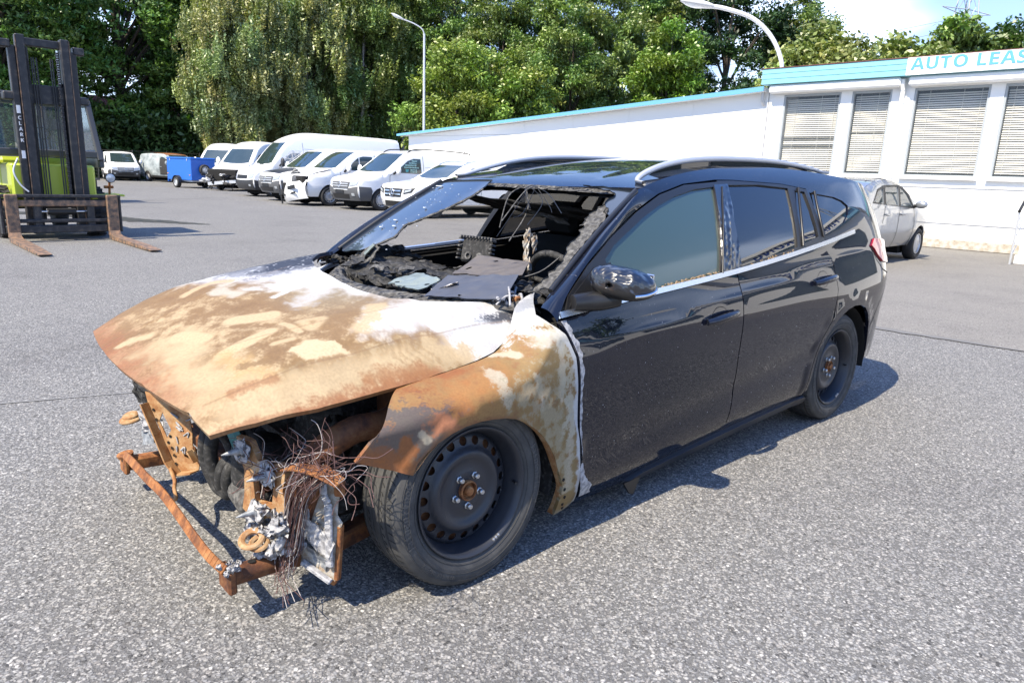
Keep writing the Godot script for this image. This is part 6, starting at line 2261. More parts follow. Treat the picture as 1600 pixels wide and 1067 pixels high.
func fender_skin() -> StandardMaterial3D:
	var c := Canvas.new()
	c.setup(760, Vector2(-0.46, 0.1), Vector2(1.04, 1.08), 700, self)
	var rust := Color(0.27, 0.095, 0.022)
	var ochre := Color(0.30, 0.165, 0.052)
	var olive := Color(0.235, 0.17, 0.07)
	var cream := Color(0.47, 0.41, 0.3)
	var white := Color(0.55, 0.56, 0.56)
	var steel := Color(0.085, 0.083, 0.08)
	for j in c.h:
		for i in c.w:
			var k := j * c.w + i
			var q := c.at(i, j)
			var a := c.n1[k] / 255.0
			var d := c.n2[k] / 255.0
			var e := c.n3[k] / 255.0
			var col := rust.lerp(ochre, smoothstep(0.3, 0.6, 0.5 * a + 0.35 * d + 0.15 * e + 0.35 * (q.x + 0.1)))
			col = col.lerp(olive, smoothstep(0.08, 0.3, q.x + 0.15 * (a - 0.5)) * 0.75)
			col = col.lerp(Color(0.22, 0.085, 0.03), smoothstep(0.62, 0.8, d * 0.7 + e * 0.3) * 0.6)
			c.r[k] = col.r; c.g[k] = col.g; c.b[k] = col.b
	# bare steel at the front tip
	c.area([-0.44, 0.66, -0.30, 0.81, -0.22, 0.80, -0.12, 0.76, -0.1, 0.68, -0.14, 0.62, -0.22, 0.55, -0.3, 0.6], steel, 0.85, 0.03, 0.05)
	c.stroke([-0.27, 0.665, -0.25, 0.63, -0.27, 0.61], 0.022, rust, 0.9, 0.4, 0.7)
	c.stroke([-0.40, 0.655, -0.33, 0.63, -0.26, 0.585], 0.03, rust, 0.8, 0.6, 0.9)
	c.stroke([-0.17, 0.71, -0.12, 0.68], 0.03, Color(0.45, 0.17, 0.07), 0.8, 0.6, 0.9)
	c.stroke([-0.215, 0.68, -0.2, 0.66], 0.01, cream, 0.8, 0.6, 0.9)
	c.stroke([-0.05, 0.80, 0.1, 0.83], 0.05, Color(0.4, 0.18, 0.05), 0.6, 0.9, 0.9)
	# pale streaks running down behind the wheel
	var rng := RandomNumberGenerator.new()
	rng.seed = 31
	for q in [[0.09, 0.86, 0.1, 0.72], [0.115, 0.84, 0.112, 0.8], [0.23, 0.78, 0.26, 0.66], [0.355, 0.95, 0.36, 0.66], [0.40, 0.7, 0.43, 0.3]]:
		c.stroke([q[0], q[1], lerpf(q[0], q[2], 0.5) + rng.randf_range(-0.01, 0.01), (q[1] + q[3]) / 2, q[2], q[3]], rng.randf_range(0.008, 0.022), cream, 0.85, 0.5, 1.1)
	c.area([0.14, 0.74, 0.2, 0.77, 0.28, 0.76, 0.35, 0.68, 0.4, 0.5, 0.42, 0.3, 0.36, 0.33, 0.3, 0.55, 0.22, 0.66, 0.14, 0.69], Color(0.36, 0.31, 0.2), 0.75, 0.04, 0.10)
	c.stroke([0.16, 0.93, 0.21, 0.88], 0.016, cream, 0.9, 0.4, 0.8)
	c.area([0.3, 0.98, 0.33, 0.9, 0.37, 0.8, 0.385, 0.62, 0.40, 0.5, 0.44, 0.5, 0.42, 0.7, 0.40, 0.82, 0.38, 0.99], Color(0.46, 0.42, 0.31), 0.85, 0.014, 0.035)
	# ash-white along the door gap and over the cowl corner
	c.stroke([0.36, 0.97, 0.385, 0.88, 0.425, 0.8, 0.445, 0.68, 0.46, 0.55, 0.485, 0.42, 0.50, 0.3, 0.53, 0.2], 0.016, white, 0.95, 0.5, 0.7)
	c.area([0.22, 0.97, 0.27, 0.92, 0.4, 0.93, 0.6, 1.0, 0.6, 1.2, 0.3, 1.2, 0.2, 1.1], white, 0.9, 0.03, 0.05)
	c.stroke([0.35, 1.05, 0.45, 1.04, 0.5, 1.1], 0.03, Color(0.25, 0.26, 0.28), 0.7, 0.6, 0.9)
	c.stroke([0.3, 0.9, 0.36, 0.88], 0.03, Color(0.5, 0.48, 0.42), 0.7, 0.7, 0.9)
	# shut line at the bottom, dark arch lip
	c.stroke([0.43, 0.17, 0.54, 0.2], 0.02, Color(0.3, 0.27, 0.2), 0.8, 0.6, 0.8)
	c.stroke([-0.246, 0.563, -0.23, 0.594, -0.164, 0.643, -0.065, 0.674, 0.043, 0.671, 0.14, 0.648], 0.012, Color(0.2, 0.085, 0.03), 0.7, 0.8, 0.7)
	return skin("burnt_fender_steel", c, 0.66)

# ---------------------------------------------------------------- wheels
func steel_wheel(o: Node3D, at: Vector3, sg: float, camber: float, rusty: bool) -> void:
	# local y points outwards from the car
	var X := Transform3D(Basis(Vector3(1, 0, 0), PI / 2 * sg + camber), at)
	var t := MB.new()
	t.xf = X
	var R := 0.316
	var pr := [0.206, 0.078, 0.222, 0.086, 0.232, 0.094, 0.252, 0.1015, 0.272, 0.1035, 0.29, 0.1, 0.303, 0.091, 0.310, 0.08]
	for g in [0.054, 0.02, -0.02, -0.054]:
		pr.append_array([R - 0.0012 * absf(g) / 0.05, g + 0.006, R - 0.009, g + 0.0045, R - 0.009, g - 0.0045, R - 0.0012 * absf(g) / 0.05, g - 0.006])
	pr.append_array([0.310, -0.08, 0.303, -0.091, 0.28, -0.102, 0.25, -0.1, 0.206, -0.08])
	t.lathe(P2(pr), 72)
	var w := obj("wheel", t, M.tyre, o)
	# sipes across the shoulders, raised sidewall rings and lettering
	var sp := MB.new()
	sp.xf = X
	for k in 74:
		var a := TAU * k / 74.0
		for q in [[0.084, 0.066, 0.0], [-0.066, -0.084, 0.02], [0.040, 0.030, 0.03], [-0.030, -0.040, 0.04]]:
			var a0: float = a + q[2]
			var r0 := R + 0.0003 if absf(q[0]) < 0.08 else R - 0.0066
			var r1 := R + 0.0003 if absf(q[1]) < 0.08 else R - 0.0066
			sp.bar(Vector3(cos(a0) * r0, q[0], sin(a0) * r0), Vector3(cos(a0 + 0.035) * r1, q[1], sin(a0 + 0.035) * r1), 0.0014, 0.0012, Vector3(cos(a0), 0, sin(a0)))
	tag(obj("sipes", sp, M.dark, w), "", "", "", "stuff")
	var rg := MB.new()
	rg.xf = X
	for q in [[0.236, 0.0966], [0.262, 0.1042], [0.286, 0.1018]]:
		var ring := PackedVector3Array()
		for k in 61:
			var a := TAU * k / 60.0
			ring.append(Vector3(cos(a) * q[0], q[1], sin(a) * q[0]))
		rg.tube(ring, 0.0011, 5, false)
	obj("sidewall_ring", rg, M.tyre, w)
	var f := SystemFont.new()
	f.font_names = PackedStringArray(["Droid Sans"])
	f.font_weight = 700
	var words := [["Continental", 0.35, 0.023], ["205/60 R16 92V", 2.45, 0.012], ["Continental", 3.5, 0.023], ["TUBELESS", 5.4, 0.011]]
	for wd in words:
		for i in wd[0].length():
			var ch: String = wd[0][i]
			if ch == " ": continue
			var tm := TextMesh.new()
			tm.font = f
			tm.text = ch
			tm.font_size = 32
			tm.pixel_size = wd[2] / 23.0
			tm.depth = 0.0012
			tm.curve_step = 4.0
			var a: float = wd[1] - 0.075 * (wd[2] / 0.023) * i * 1.0
			# upright direction is outwards along the radius; the face looks along the axle
			var rad := Vector3(cos(a), 0, sin(a))
			var face := Vector3(0, 1, 0)
			var b := Basis(rad.cross(face), rad, face)
			var q := obj("sidewall_letter", tm, M.tyre_letter, w)
			q.transform = X * Transform3D(b, rad * 0.274 + face * 0.1036)
	# rim: flange and well
	var rm := MB.new()
	rm.xf = X
	rm.lathe(P2([0.208, 0.074, 0.2195, 0.0885, 0.2205, 0.0925, 0.2185, 0.0945, 0.2135, 0.0915, 0.206, 0.083, 0.2015, 0.068, 0.196, 0.05, 0.1915, 0.03, 0.188, 0.0, 0.178, -0.06, 0.2, -0.085]), 56, true)
	var rim := obj("rim", rm, M.steelblack, w)
	# pressed disc with round holes
	var ds := MB.new()
	ds.xf = X
	var holes := []
	for k in 20:
		var a := TAU * k / 20.0
		holes.append(disc_poly(0.0155, 12, Vector2(cos(a), sin(a)) * 0.164))
	holes.append(disc_poly(0.0315, 20))
	var prof := func(q: Vector2) -> Vector3:
		var r := q.length()
		var y := lut([0.0, 0.03, 0.06, 0.075, 0.095, 0.118, 0.132, 0.147, 0.163, 0.178, 0.19], [0.052, 0.052, 0.053, 0.05, 0.05, 0.060, 0.058, 0.043, 0.036, 0.032, 0.02], r)
		return Vector3(q.x, y, -q.y)
	ds.panel(disc_poly(0.19, 60), prof, 0.0095, 1.0, 0.004, holes)
	obj("rim_disc", ds, M.steelblack, w)
	var bk := MB.new()
	bk.xf = X
	bk.lathe(P2([0.185, 0.005, 0.14, 0.012, 0.05, 0.012, 0.001, 0.02]), 32)
	obj("brake_disc", bk, M.dark_rust if rusty else M.dark, w)
	var hub := MB.new()
	hub.xf = X
	hub.lathe(P2([0.034, 0.046, 0.0335, 0.066, 0.029, 0.069, 0.0275, 0.05, 0.016, 0.05, 0.015, 0.072, 0.009, 0.076, 0.001, 0.076]), 24)
	obj("hub", hub, M.rust, w)
	for k in 5:
		var a := TAU * (k / 5.0 + 0.05)
		var b := MB.new()
		b.xf = X * Transform3D(Basis(Vector3.UP, -a), Vector3(cos(a) * 0.054, 0.053, sin(a) * 0.054))
		b.lathe(P2([0.0125, 0.0, 0.0125, 0.004, 0.0098, 0.006, 0.0095, 0.018, 0.0075, 0.0215, 0.001, 0.022]), 6)
		obj("wheel_nut", b, M.bolt, w)
	var vl := MB.new()
	vl.xf = X
	vl.tube(PackedVector3Array([Vector3(0.198, 0.06, 0.02), Vector3(0.19, 0.085, 0.02)]), 0.004, 6)
	obj("valve", vl, M.black, w)
	var wt := MB.new()
	wt.xf = X
	for k in 3:
		var a := 1.02 + k * 0.055
		wt.bar(Vector3(cos(a) * 0.2095, 0.088, sin(a) * 0.2095), Vector3(cos(a + 0.045) * 0.2095, 0.088, sin(a + 0.045) * 0.2095), 0.012, 0.01, Vector3.UP, 0.003)
	obj("balance_weight", wt, M.bolt, w)

var SHUT := 0.004

func paint_part(o: Node3D, called: String, mat: Material, poly: PackedVector2Array, sg: float, holes := [], off := 0.0, cell := 0.04, flange := 0.02) -> MeshInstance3D:
	var m := MB.new()
	m.sag = SAG
	m.panel(poly, cside(sg), cell, sg, flange, holes, off)
	return obj(called, m, mat, o)

func burnt_car() -> void:
	var dust := mottle_dots(1024, 401, Color(0.007, 0.009, 0.016), 900)
	var paint := mk("black_blue_paint", 1, 1, 1, 0.35)
	paint.albedo_texture = dust
	paint.uv1_triplanar = true
	paint.uv1_scale = Vector3(0.8, 0.8, 0.8)
	coat(paint, 1.0, 0.012)
	paint.metallic_specular = 0.08
	M.paint = paint
	M.tyre = tri_tex(mk("worn_tyre_rubber", 1, 1, 1, 0.72), mottle(256, 411, 0.02, [0, 0.4, 0.6, 1.0], [Color(0.022, 0.022, 0.022), Color(0.036, 0.036, 0.036), Color(0.05, 0.049, 0.047), Color(0.085, 0.082, 0.078)]), 2.5, 0.03)
	M.tyre_letter = mk("tyre_lettering", 0.05, 0.05, 0.05, 0.6)
	M.trim = mk("black_window_trim", 0.012, 0.012, 0.013, 0.38)
	M.gloss = coat(mk("gloss_black_pillar", 0.008, 0.009, 0.014, 0.3), 1.0, 0.03)
	M.skirt = mk("sill_plastic", 0.02, 0.021, 0.026, 0.42)
	M.tinted = glass("tinted_glass", 0.006, 0.007, 0.009, 0.93)
	M.tinted.metallic_specular = 0.7
	M.film = mk("soot_filmed_glass", 0.042, 0.074, 0.06, 0.3)
	M.film.albedo_color.a = 0.8
	M.film.transparency = BaseMaterial3D.TRANSPARENCY_ALPHA
	coat(M.film, 1.0, 0.0)
	M.clear = glass("side_glass", 0.45, 0.55, 0.52, 0.10)
	var o := thing("burnt_car", "black estate car with burnt rusty hood and torn-off front, standing in the foreground", "car", CAR_AT, CAR_TURN)
	car_front_skin(o)
	car_sides(o)
	car_roof(o)
	car_cabin(o)
	car_engine(o)
	steel_wheel(o, Vector3(0.0, 0.312, 0.792), 1.0, -0.055, true)
	steel_wheel(o, Vector3(0.0, 0.312, -0.792), -1.0, 0.0, true)
	steel_wheel(o, Vector3(2.70, 0.314, 0.785), 1.0, -0.01, false)
	steel_wheel(o, Vector3(2.70, 0.314, -0.785), -1.0, 0.0, false)

func mottle_dots(size: int, sd: int, base: Color, n: int) -> ImageTexture:
	var rng := RandomNumberGenerator.new()
	rng.seed = sd
	var im := Image.create(size, size, false, Image.FORMAT_RGB8)
	im.fill(base.linear_to_srgb())
	for k in n:
		var x := rng.randi() % size
		var y := rng.randi() % size
		var v := rng.randf_range(0.04, 0.32) if rng.randf() < 0.4 else rng.randf_range(0.015, 0.05)
		var c := Color(v, v, v).linear_to_srgb()
		var s := 2 if rng.randf() < 0.7 else 3
		im.fill_rect(Rect2i(x, y, s, s), c)
	return ImageTexture.create_from_image(im)

func car_front_skin(o: Node3D) -> void:
	# hood
	var p := PackedVector2Array()
	for k in 17:
		var t := lerpf(-0.60, 0.655, k / 16.0)
		p.append(Vector2(-0.792 + 0.118 * pow(absf(t - 0.03) / 0.62, 2.1) * 0.42, t))
	for q in [[-0.63, 0.693], [-0.46, 0.731], [-0.32, 0.748], [-0.197, 0.757], [-0.02, 0.757], [0.1, 0.755], [0.182, 0.748], [0.26, 0.722], [0.307, 0.70], [0.37, 0.655], [0.415, 0.61]]:
		p.append(Vector2(q[0], q[1]))
	for q in [[0.33, 0.575], [0.2, 0.52], [0.09, 0.44], [0.03, 0.33], [0.005, 0.2], [0.02, 0.0], [0.035, -0.18], [0.06, -0.3], [0.12, -0.44], [0.22, -0.56], [0.33, -0.64], [0.3, -0.72], [0.2, -0.755], [0.0, -0.765], [-0.2, -0.755], [-0.4, -0.725], [-0.55, -0.69], [-0.66, -0.655]]:
		p.append(Vector2(q[0], q[1]))
	var m := MB.new()
	m.panel(p, func(q: Vector2) -> Vector3: return Vector3(q.x, hoodH(q.x, q.y), q.y), 0.03, -1.0, 0.016)
	obj("hood", m, hood_skin(), o)
	var inn := MB.new()
	var pi := Geometry2D.offset_polygon(p, -0.015)
	inn.panel(pi[0], func(q: Vector2) -> Vector3: return Vector3(q.x, hoodH(q.x, q.y) - 0.014, q.y), 0.08, 1.0)
	for q in [[-0.6, -0.4, -0.2, 0.0], [-0.6, 0.4, -0.2, 0.05], [-0.55, -0.5, -0.55, 0.5]]:
		inn.bar(Vector3(q[0], hoodH(q[0], q[1]) - 0.03, q[1]), Vector3(q[2], hoodH(q[2], q[3]) - 0.03, q[3]), 0.06, 0.025)
	obj("hood_frame", inn, M.rust, o)
	# fenders
	var fs := fender_skin()
	for sg in [1.0, -1.0]:
		var f := PackedVector2Array()
		for q in [[-0.423, 0.644], [-0.246, 0.560], [-0.232, 0.594], [-0.2, 0.622], [-0.164, 0.643], [-0.115, 0.662], [-0.065, 0.673], [-0.01, 0.676], [0.043, 0.671], [0.095, 0.662], [0.14, 0.648], [0.19, 0.621], [0.24, 0.585], [0.28, 0.548], [0.312, 0.506], [0.345, 0.455], [0.369, 0.399], [0.393, 0.35], [0.41, 0.312], [0.408, 0.29], [0.414, 0.27], [0.408, 0.254], [0.416, 0.22], [0.429, 0.170], [0.536, 0.195], [0.505, 0.304], [0.482, 0.425], [0.459, 0.567], [0.442, 0.701], [0.424, 0.803], [0.390, 0.887], [0.366, 0.94], [0.36, 0.985]]:
			f.append(Vector2(q[0], q[1]))
		for k in 14:
			var s := lerpf(0.5, -0.2, k / 13.0)
			f.append(Vector2(s, fender_top(s) - 0.002))
		f.append(Vector2(-0.285, 0.815))
		f.append(Vector2(-0.358, 0.716))
		var w := MB.new()
		w.sag = SAG
		var sgn: float = sg
		w.panel(f, func(q: Vector2) -> Vector3: return fender_pt(q, sgn), 0.028, sg, 0.014)
		obj("fender", w, fs, o)
		# rolled arch lip with its small holes
		var lip := MB.new()
		lip.sag = SAG
		var lp := spline2(P2([-0.246, 0.560, -0.164, 0.643, -0.065, 0.673, 0.043, 0.671, 0.14, 0.648, 0.24, 0.585, 0.312, 0.506, 0.369, 0.399, 0.41, 0.312, 0.412, 0.26, 0.429, 0.172]), 3)
		for i in lp.size() - 1:
			var a := lp[i]
			var b := lp[i + 1]
			var ta: float = cT(a.x, a.y) * sg
			var tb: float = cT(b.x, b.y) * sg
			lip.quad(Vector3(a.x, a.y, ta), Vector3(b.x, b.y, tb), Vector3(b.x, b.y, tb - 0.035 * sg), Vector3(a.x, a.y, ta - 0.035 * sg))
		obj("arch_lip", lip, M.pale_rust, o)
		if sg > 0:
			var hm := MB.new()
			hm.sag = SAG
			for q in [[0.405, 0.345], [0.42, 0.30], [0.432, 0.262], [0.44, 0.225], [0.455, 0.2], [0.5, 0.205]]:
				hm.xf = Transform3D(Basis(Vector3.RIGHT, PI / 2), Vector3(q[0], q[1], cT(q[0], q[1]) + 0.001))
				hm.lathe(P2([0.007, 0.001, 0.001, 0.001]), 8)
			obj("bolt_hole", hm, M.dark, o)
			var ft := MB.new()
			ft.sag = SAG
			ft.panel(P2([-0.245, 0.555, -0.16, 0.555, -0.165, 0.52, -0.2, 0.505, -0.235, 0.525]), func(q: Vector2) -> Vector3: return Vector3(q.x, q.y, cT(q.x, q.y) - 0.05), 0.03, 1.0, 0.004, [disc_poly(0.008, 8, Vector2(-0.2, 0.53))])
			obj("fender_tab", ft, M.pale_rust, o)
	# wheel arch liners and inner wings
	for sg in [1.0, -1.0]:
		var l := MB.new()
		l.surf(func(a: float, b: float) -> Vector3:
			var th := lerpf(-0.25, 1.95, a)
			return Vector3(0.03 + cos(th) * 0.365, 0.27 + sin(th) * 0.345, sg * lerpf(0.60, 0.855, b)), 24, 3, -sg)
		l.surf(func(a: float, b: float) -> Vector3:
			var th := lerpf(-0.25, PI + 0.1, a)
			return Vector3(0.03 + cos(th) * 0.365 * b, 0.27 + sin(th) * 0.345 * b, sg * 0.60), 24, 3, sg)
		obj("arch_liner", l, M.char, o)
		var l2 := MB.new()
		l2.surf(func(a: float, b: float) -> Vector3:
			var th := lerpf(-0.15, PI + 0.15, a)
			return Vector3(2.73 + cos(th) * 0.385, 0.31 + sin(th) * 0.36, sg * lerpf(0.56, 0.875, b)), 24, 3, -sg)
		l2.surf(func(a: float, b: float) -> Vector3:
			var th := lerpf(-0.15, PI + 0.15, a)
			return Vector3(2.73 + cos(th) * 0.385 * b, 0.31 + sin(th) * 0.36 * b, sg * 0.56), 24, 3, sg)
		obj("arch_liner", l2, M.soot, o)

func belt(s: float) -> float: # lower edge of the bright strip
	return lut([0.37, 0.836, 1.57, 2.2, 2.855, 3.0], [0.936, 0.950, 0.974, 1.012, 1.066, 1.08], s)

func car_sides(o: Node3D) -> void:
	var glassF := P2([0.671, 1.110, 0.695, 0.976, 0.930, 0.976, 1.404, 0.992, 1.436, 1.063, 1.499, 1.205, 1.576, 1.351, 1.410, 1.343, 1.244, 1.318, 1.104, 1.285, 0.967, 1.242, 0.838, 1.193, 0.742, 1.155])
	var glassR := P2([1.577, 1.002, 2.146, 1.048, 2.198, 1.195, 2.261, 1.331, 1.981, 1.353, 1.707, 1.356, 1.628, 1.195])
	var glassS := P2([2.196, 1.056, 2.398, 1.082, 2.428, 1.309, 2.325, 1.319, 2.246, 1.205])
	var glassQ := P2([2.425, 1.088, 2.762, 1.133, 2.856, 1.175, 2.901, 1.220, 2.854, 1.250, 2.764, 1.273, 2.481, 1.305])
	var frame_top := [0.409, 0.955, 0.446, 1.008, 0.588, 1.093, 0.775, 1.18, 0.993, 1.265, 1.195, 1.327, 1.406, 1.363, 1.694, 1.377]
	for sg in [1.0, -1.0]:
		# A-pillar, cant rail, D-pillar and rear wing in one pressing
		var p := PackedVector2Array()
		for k in 26:
			var s := lerpf(1.06, 3.40, k / 25.0)
			p.append(Vector2(s, roof_edge(s)))
		for q in [[3.46, 1.22], [3.58, 1.08], [3.66, 0.98], [3.70, 0.9], [3.72, 0.7], [3.72, 0.5], [3.70, 0.36], [3.6, 0.285], [3.3, 0.275], [3.125, 0.278], [3.118, 0.35], [3.09, 0.45], [3.05, 0.535], [2.99, 0.6], [2.92, 0.645], [2.83, 0.674], [2.735, 0.683], [2.65, 0.672], [2.58, 0.648], [2.50, 0.602], [2.44, 0.54], [2.395, 0.46], [2.37, 0.37], [2.365, 0.28], [2.374, 0.21], [2.345, 0.222], [2.345, 0.37], [2.405, 0.545], [2.485, 0.655], [2.513, 0.8], [2.494, 0.95], [2.415, 1.084], [2.466, 1.325], [2.208, 1.356], [1.776, 1.380], [1.626, 1.383]]:
			p.append(Vector2(q[0], q[1]))
		for q in [[1.350, 1.369], [1.144, 1.334]]:
			p.append(Vector2(q[0], q[1]))
		paint_part(o, "body_side", M.paint, p, sg, [glassQ], 0.0, 0.045)
		# A-pillar, from the door frame over to the glass
		var ca := spline2(P2([1.144, 1.334, 0.948, 1.273, 0.739, 1.189, 0.566, 1.101, 0.438, 1.014, 0.39, 0.963, 0.362, 0.93]), 4)
		var cb := spline(P3([1.062, 1.362, 0.655, 1.0, 1.343, 0.662, 0.889, 1.276, 0.677, 0.773, 1.209, 0.692, 0.633, 1.126, 0.722, 0.433, 1.008, 0.762, 0.37, 0.965, 0.78]), 4)
		var ap := MB.new()
		ap.sag = SAG
		var sq: float = sg
		ap.surf(func(a: float, b: float) -> Vector3:
			var k := clampf(a, 0.0, 1.0) * 24.0
			var i := mini(int(k), 23)
			var q2 := ca[i].lerp(ca[i + 1], k - i)
			var A := Vector3(q2.x, q2.y, cT(q2.x, q2.y))
			var B := cb[i].lerp(cb[i + 1], k - i)
			var q := A.lerp(B, b) + Vector3(-0.5, 0.62, 0.6) * 0.022 * sin(PI * clampf(b, 0, 1)) * minf(1.0, a * 4.0)
			q.z *= sq
			return q, 34, 8, sg)
		obj("pillar", ap, M.paint, o)
		# doors below the bright strip
		var d := PackedVector2Array()
		for q in [[0.375, 0.932], [0.399, 0.887], [0.433, 0.803], [0.451, 0.701], [0.468, 0.567], [0.491, 0.425], [0.514, 0.304], [0.548, 0.210], [0.9, 0.217], [1.25, 0.243], [1.546, 0.268], [1.567, 0.4], [1.552, 0.5], [1.541, 0.587], [1.536, 0.68], [1.536, 0.77], [1.538, 0.94]]:
			d.append(Vector2(q[0], q[1]))
		for k in range(1, 8):
			var s := lerpf(1.538, 0.375, k / 8.0)
			d.append(Vector2(s, belt(s)))
		d[d.size() - 8].y = belt(1.538)
		var door := paint_part(o, "door", M.paint, d, sg, [], 0.0, 0.04)
		var e := PackedVector2Array()
		for q in [[1.545, belt(1.545)], [1.543, 0.77], [1.543, 0.68], [1.547, 0.587], [1.559, 0.5], [1.574, 0.4], [1.553, 0.270], [1.9, 0.258], [2.339, 0.226], [2.339, 0.37], [2.399, 0.548], [2.479, 0.658], [2.507, 0.8], [2.488, 0.95], [2.468, belt(2.468)]]:
			e.append(Vector2(q[0], q[1]))
		for k in range(1, 8):
			var s := lerpf(2.468, 1.545, k / 8.0)
			e.append(Vector2(s, belt(s)))
		var door2 := paint_part(o, "door", M.paint, e, sg, [], 0.0, 0.04)
		# black frames round the glass
		var fr1 := PackedVector2Array()
		fr1.append(Vector2(0.41, belt(0.41) + 0.02))
		for k in range(1, 8):
			var s := lerpf(0.41, 1.5, k / 7.0)
			fr1.append(Vector2(s, belt(s) + 0.02))
		fr1.append(Vector2(1.690, 1.374))
		for q in [[1.351, 1.363], [1.144, 1.328], [0.948, 1.267], [0.740, 1.183], [0.566, 1.095], [0.438, 1.008]]:
			fr1.append(Vector2(q[0], q[1]))
		var wf := paint_part(door, "window_frame", M.trim, fr1, sg, [glassF], 0.002, 0.04, 0.03)
		var fr2 := PackedVector2Array()
		for k in 8:
			var s := lerpf(1.506, 2.452, k / 7.0)
			fr2.append(Vector2(s, belt(s) + 0.02))
		for q in [[2.459, 1.321], [2.208, 1.352], [1.777, 1.375], [1.635, 1.377]]:
			fr2.append(Vector2(q[0], q[1]))
		var wf2 := paint_part(door2, "window_frame", M.trim, fr2, sg, [glassR, glassS], 0.002, 0.04, 0.03)
		# glossy B-pillar trim, blistered by the heat
		var bz := nz(55, 5.0, 3)
		var bp := MB.new()
		bp.sag = SAG
		var sgn: float = sg
		bp.panel(P2([1.414, 0.986, 1.573, 0.995, 1.623, 1.195, 1.702, 1.364, 1.585, 1.362, 1.504, 1.205, 1.441, 1.063]), func(q: Vector2) -> Vector3:
			var t := cT(q.x, q.y) + 0.005 + 0.012 * maxf(0.0, bz.get_noise_2d(q.x * 6.0 - q.y * 3.0, q.y * 0.8)) * (1.4 - q.y) * 3.0
			return Vector3(q.x, q.y, sgn * t), 0.014, sg, 0.01)
		obj("pillar_trim", bp, M.gloss, o)
		var pe := MB.new()
		pe.sag = SAG
		for q in [[1.413, 0.99, 1.64, 1.352, 0.008], [2.197, 1.05, 2.37, 1.332, 0.016], [2.45, 1.08, 2.535, 1.31, 0.016]]:
			var ln := PackedVector3Array()
			for k in 9:
				var a := Vector2(q[0], q[1]).lerp(Vector2(q[2], q[3]), k / 8.0)
				a.x -= 0.02 * sin(PI * k / 8.0)
				ln.append(Vector3(a.x, a.y, sg * (cT(a.x, a.y) + 0.008)))
			pe.tube(ln, q[4] * 0.45, 6)
		obj("window_bar", pe, M.trim, o)
		# glass
		paint_part(door, "window", M.film if sg > 0 else M.clear, glassF, sg, [], -0.006, 0.08, 0.0)
		paint_part(door2, "window", M.tinted, glassR, sg, [], -0.006, 0.08, 0.0)
		paint_part(door2, "window", M.tinted, glassS, sg, [], -0.006, 0.08, 0.0)
		paint_part(o, "window", M.tinted, glassQ, sg, [], -0.006, 0.08, 0.0)
		# bright strip
		var cs := PackedVector2Array()
		for k in 25:
			var s := lerpf(0.376, 2.86, k / 24.0)
			cs.append(Vector2(s, belt(s) + 0.003))
		for k in 25:
			var s := lerpf(2.86, 0.38, k / 24.0)
			cs.append(Vector2(s, belt(s) + 0.024))
		paint_part(o, "bright_strip", M.chrome, cs, sg, [], 0.009, 0.05, 0.012)
		var dz := RandomNumberGenerator.new()
		dz.seed = 8
		if sg > 0: # crumbs of ash lying along the window ledge
			var cr := MB.new()
			cr.sag = SAG
			for k in 110:
				var s := dz.randf_range(0.95, 1.40) if k < 80 else dz.randf_range(1.65, 2.1)
				var z := belt(s) + dz.randf_range(0.024, 0.034)
				cr.box(Vector3(s, z, cT(s, z) + 0.003), Vector3(0.004, 0.003, 0.004) * dz.randf_range(0.7, 1.8))
			tag(obj("ash_crumbs", cr, mk("brown_ash", 0.3, 0.21, 0.12, 0.9), o), "", "", "", "stuff")
		# sill and its skirt
		paint_part(o, "sill", M.paint, P2([0.545, 0.200, 0.900, 0.211, 1.250, 0.237, 1.550, 0.262, 1.900, 0.252, 2.338, 0.220, 2.370, 0.190, 2.370, 0.165, 1.500, 0.160, 0.880, 0.155, 0.500, 0.165]), sg, [], -0.006, 0.05)
		paint_part(o, "side_skirt", M.skirt, P2([0.860, 0.172, 0.950, 0.197, 1.250, 0.205, 1.700, 0.215, 2.360, 0.216, 2.415, 0.195, 2.415, 0.168, 1.500, 0.162, 0.900, 0.160]), sg, [], 0.014, 0.05, 0.06)
		# handles: a cup and a grip
		for q in [[1.35, 0.812, door], [2.355, 0.866, door2]]:
			var cx: float = q[0]
			var cz: float = q[1]
			var tt: float = cT(cx, cz) * sg
			var cup := MB.new()
			cup.sag = SAG
			cup.surf(func(a: float, b: float) -> Vector3:
				var th := TAU * a
				var x := cx - 0.01 + 0.062 * b * cos(th)
				var z := cz + 0.004 + 0.043 * b * sin(th)
				return Vector3(x, z, sgn * (cT(x, z) + 0.001 - 0.016 * (1.0 - b * b))), 20, 5, -sg)
			var hcup := obj("handle_cup", cup, M.gloss, q[2])
			var g := MB.new()
			g.sag = SAG
			var line := PackedVector3Array()
			var rr := []
			for k in 11:
				var a := k / 10.0
				var x := cx - 0.115 + 0.235 * a
				line.append(Vector3(x, cz + 0.006 * sin(PI * a) + 0.012 * (a - 0.5), sg * (cT(x, cz) + 0.009 + 0.024 * pow(sin(PI * a), 0.6))))
				rr.append(0.010 + 0.008 * pow(sin(PI * clampf(a * 0.9 + 0.05, 0, 1)), 0.5))
			g.tube(line, rr, 10)
			obj("handle", g, M.paint, q[2])
		# tail lamp wrapping the corner
		paint_part(o, "tail_lamp", M.redlens, P2([3.060, 0.987, 3.133, 1.023, 3.300, 1.005, 3.500, 0.970, 3.660, 0.930, 3.690, 0.860, 3.550, 0.845, 3.350, 0.862, 3.200, 0.885, 3.130, 0.930]), sg, [], 0.010, 0.04, 0.02)
		var tl := paint_part(o, "tail_lamp_clear", M.headlight, P2([3.400, 0.885, 3.560, 0.880, 3.560, 0.870, 3.420, 0.873]), sg, [], 0.014, 0.04, 0.01)
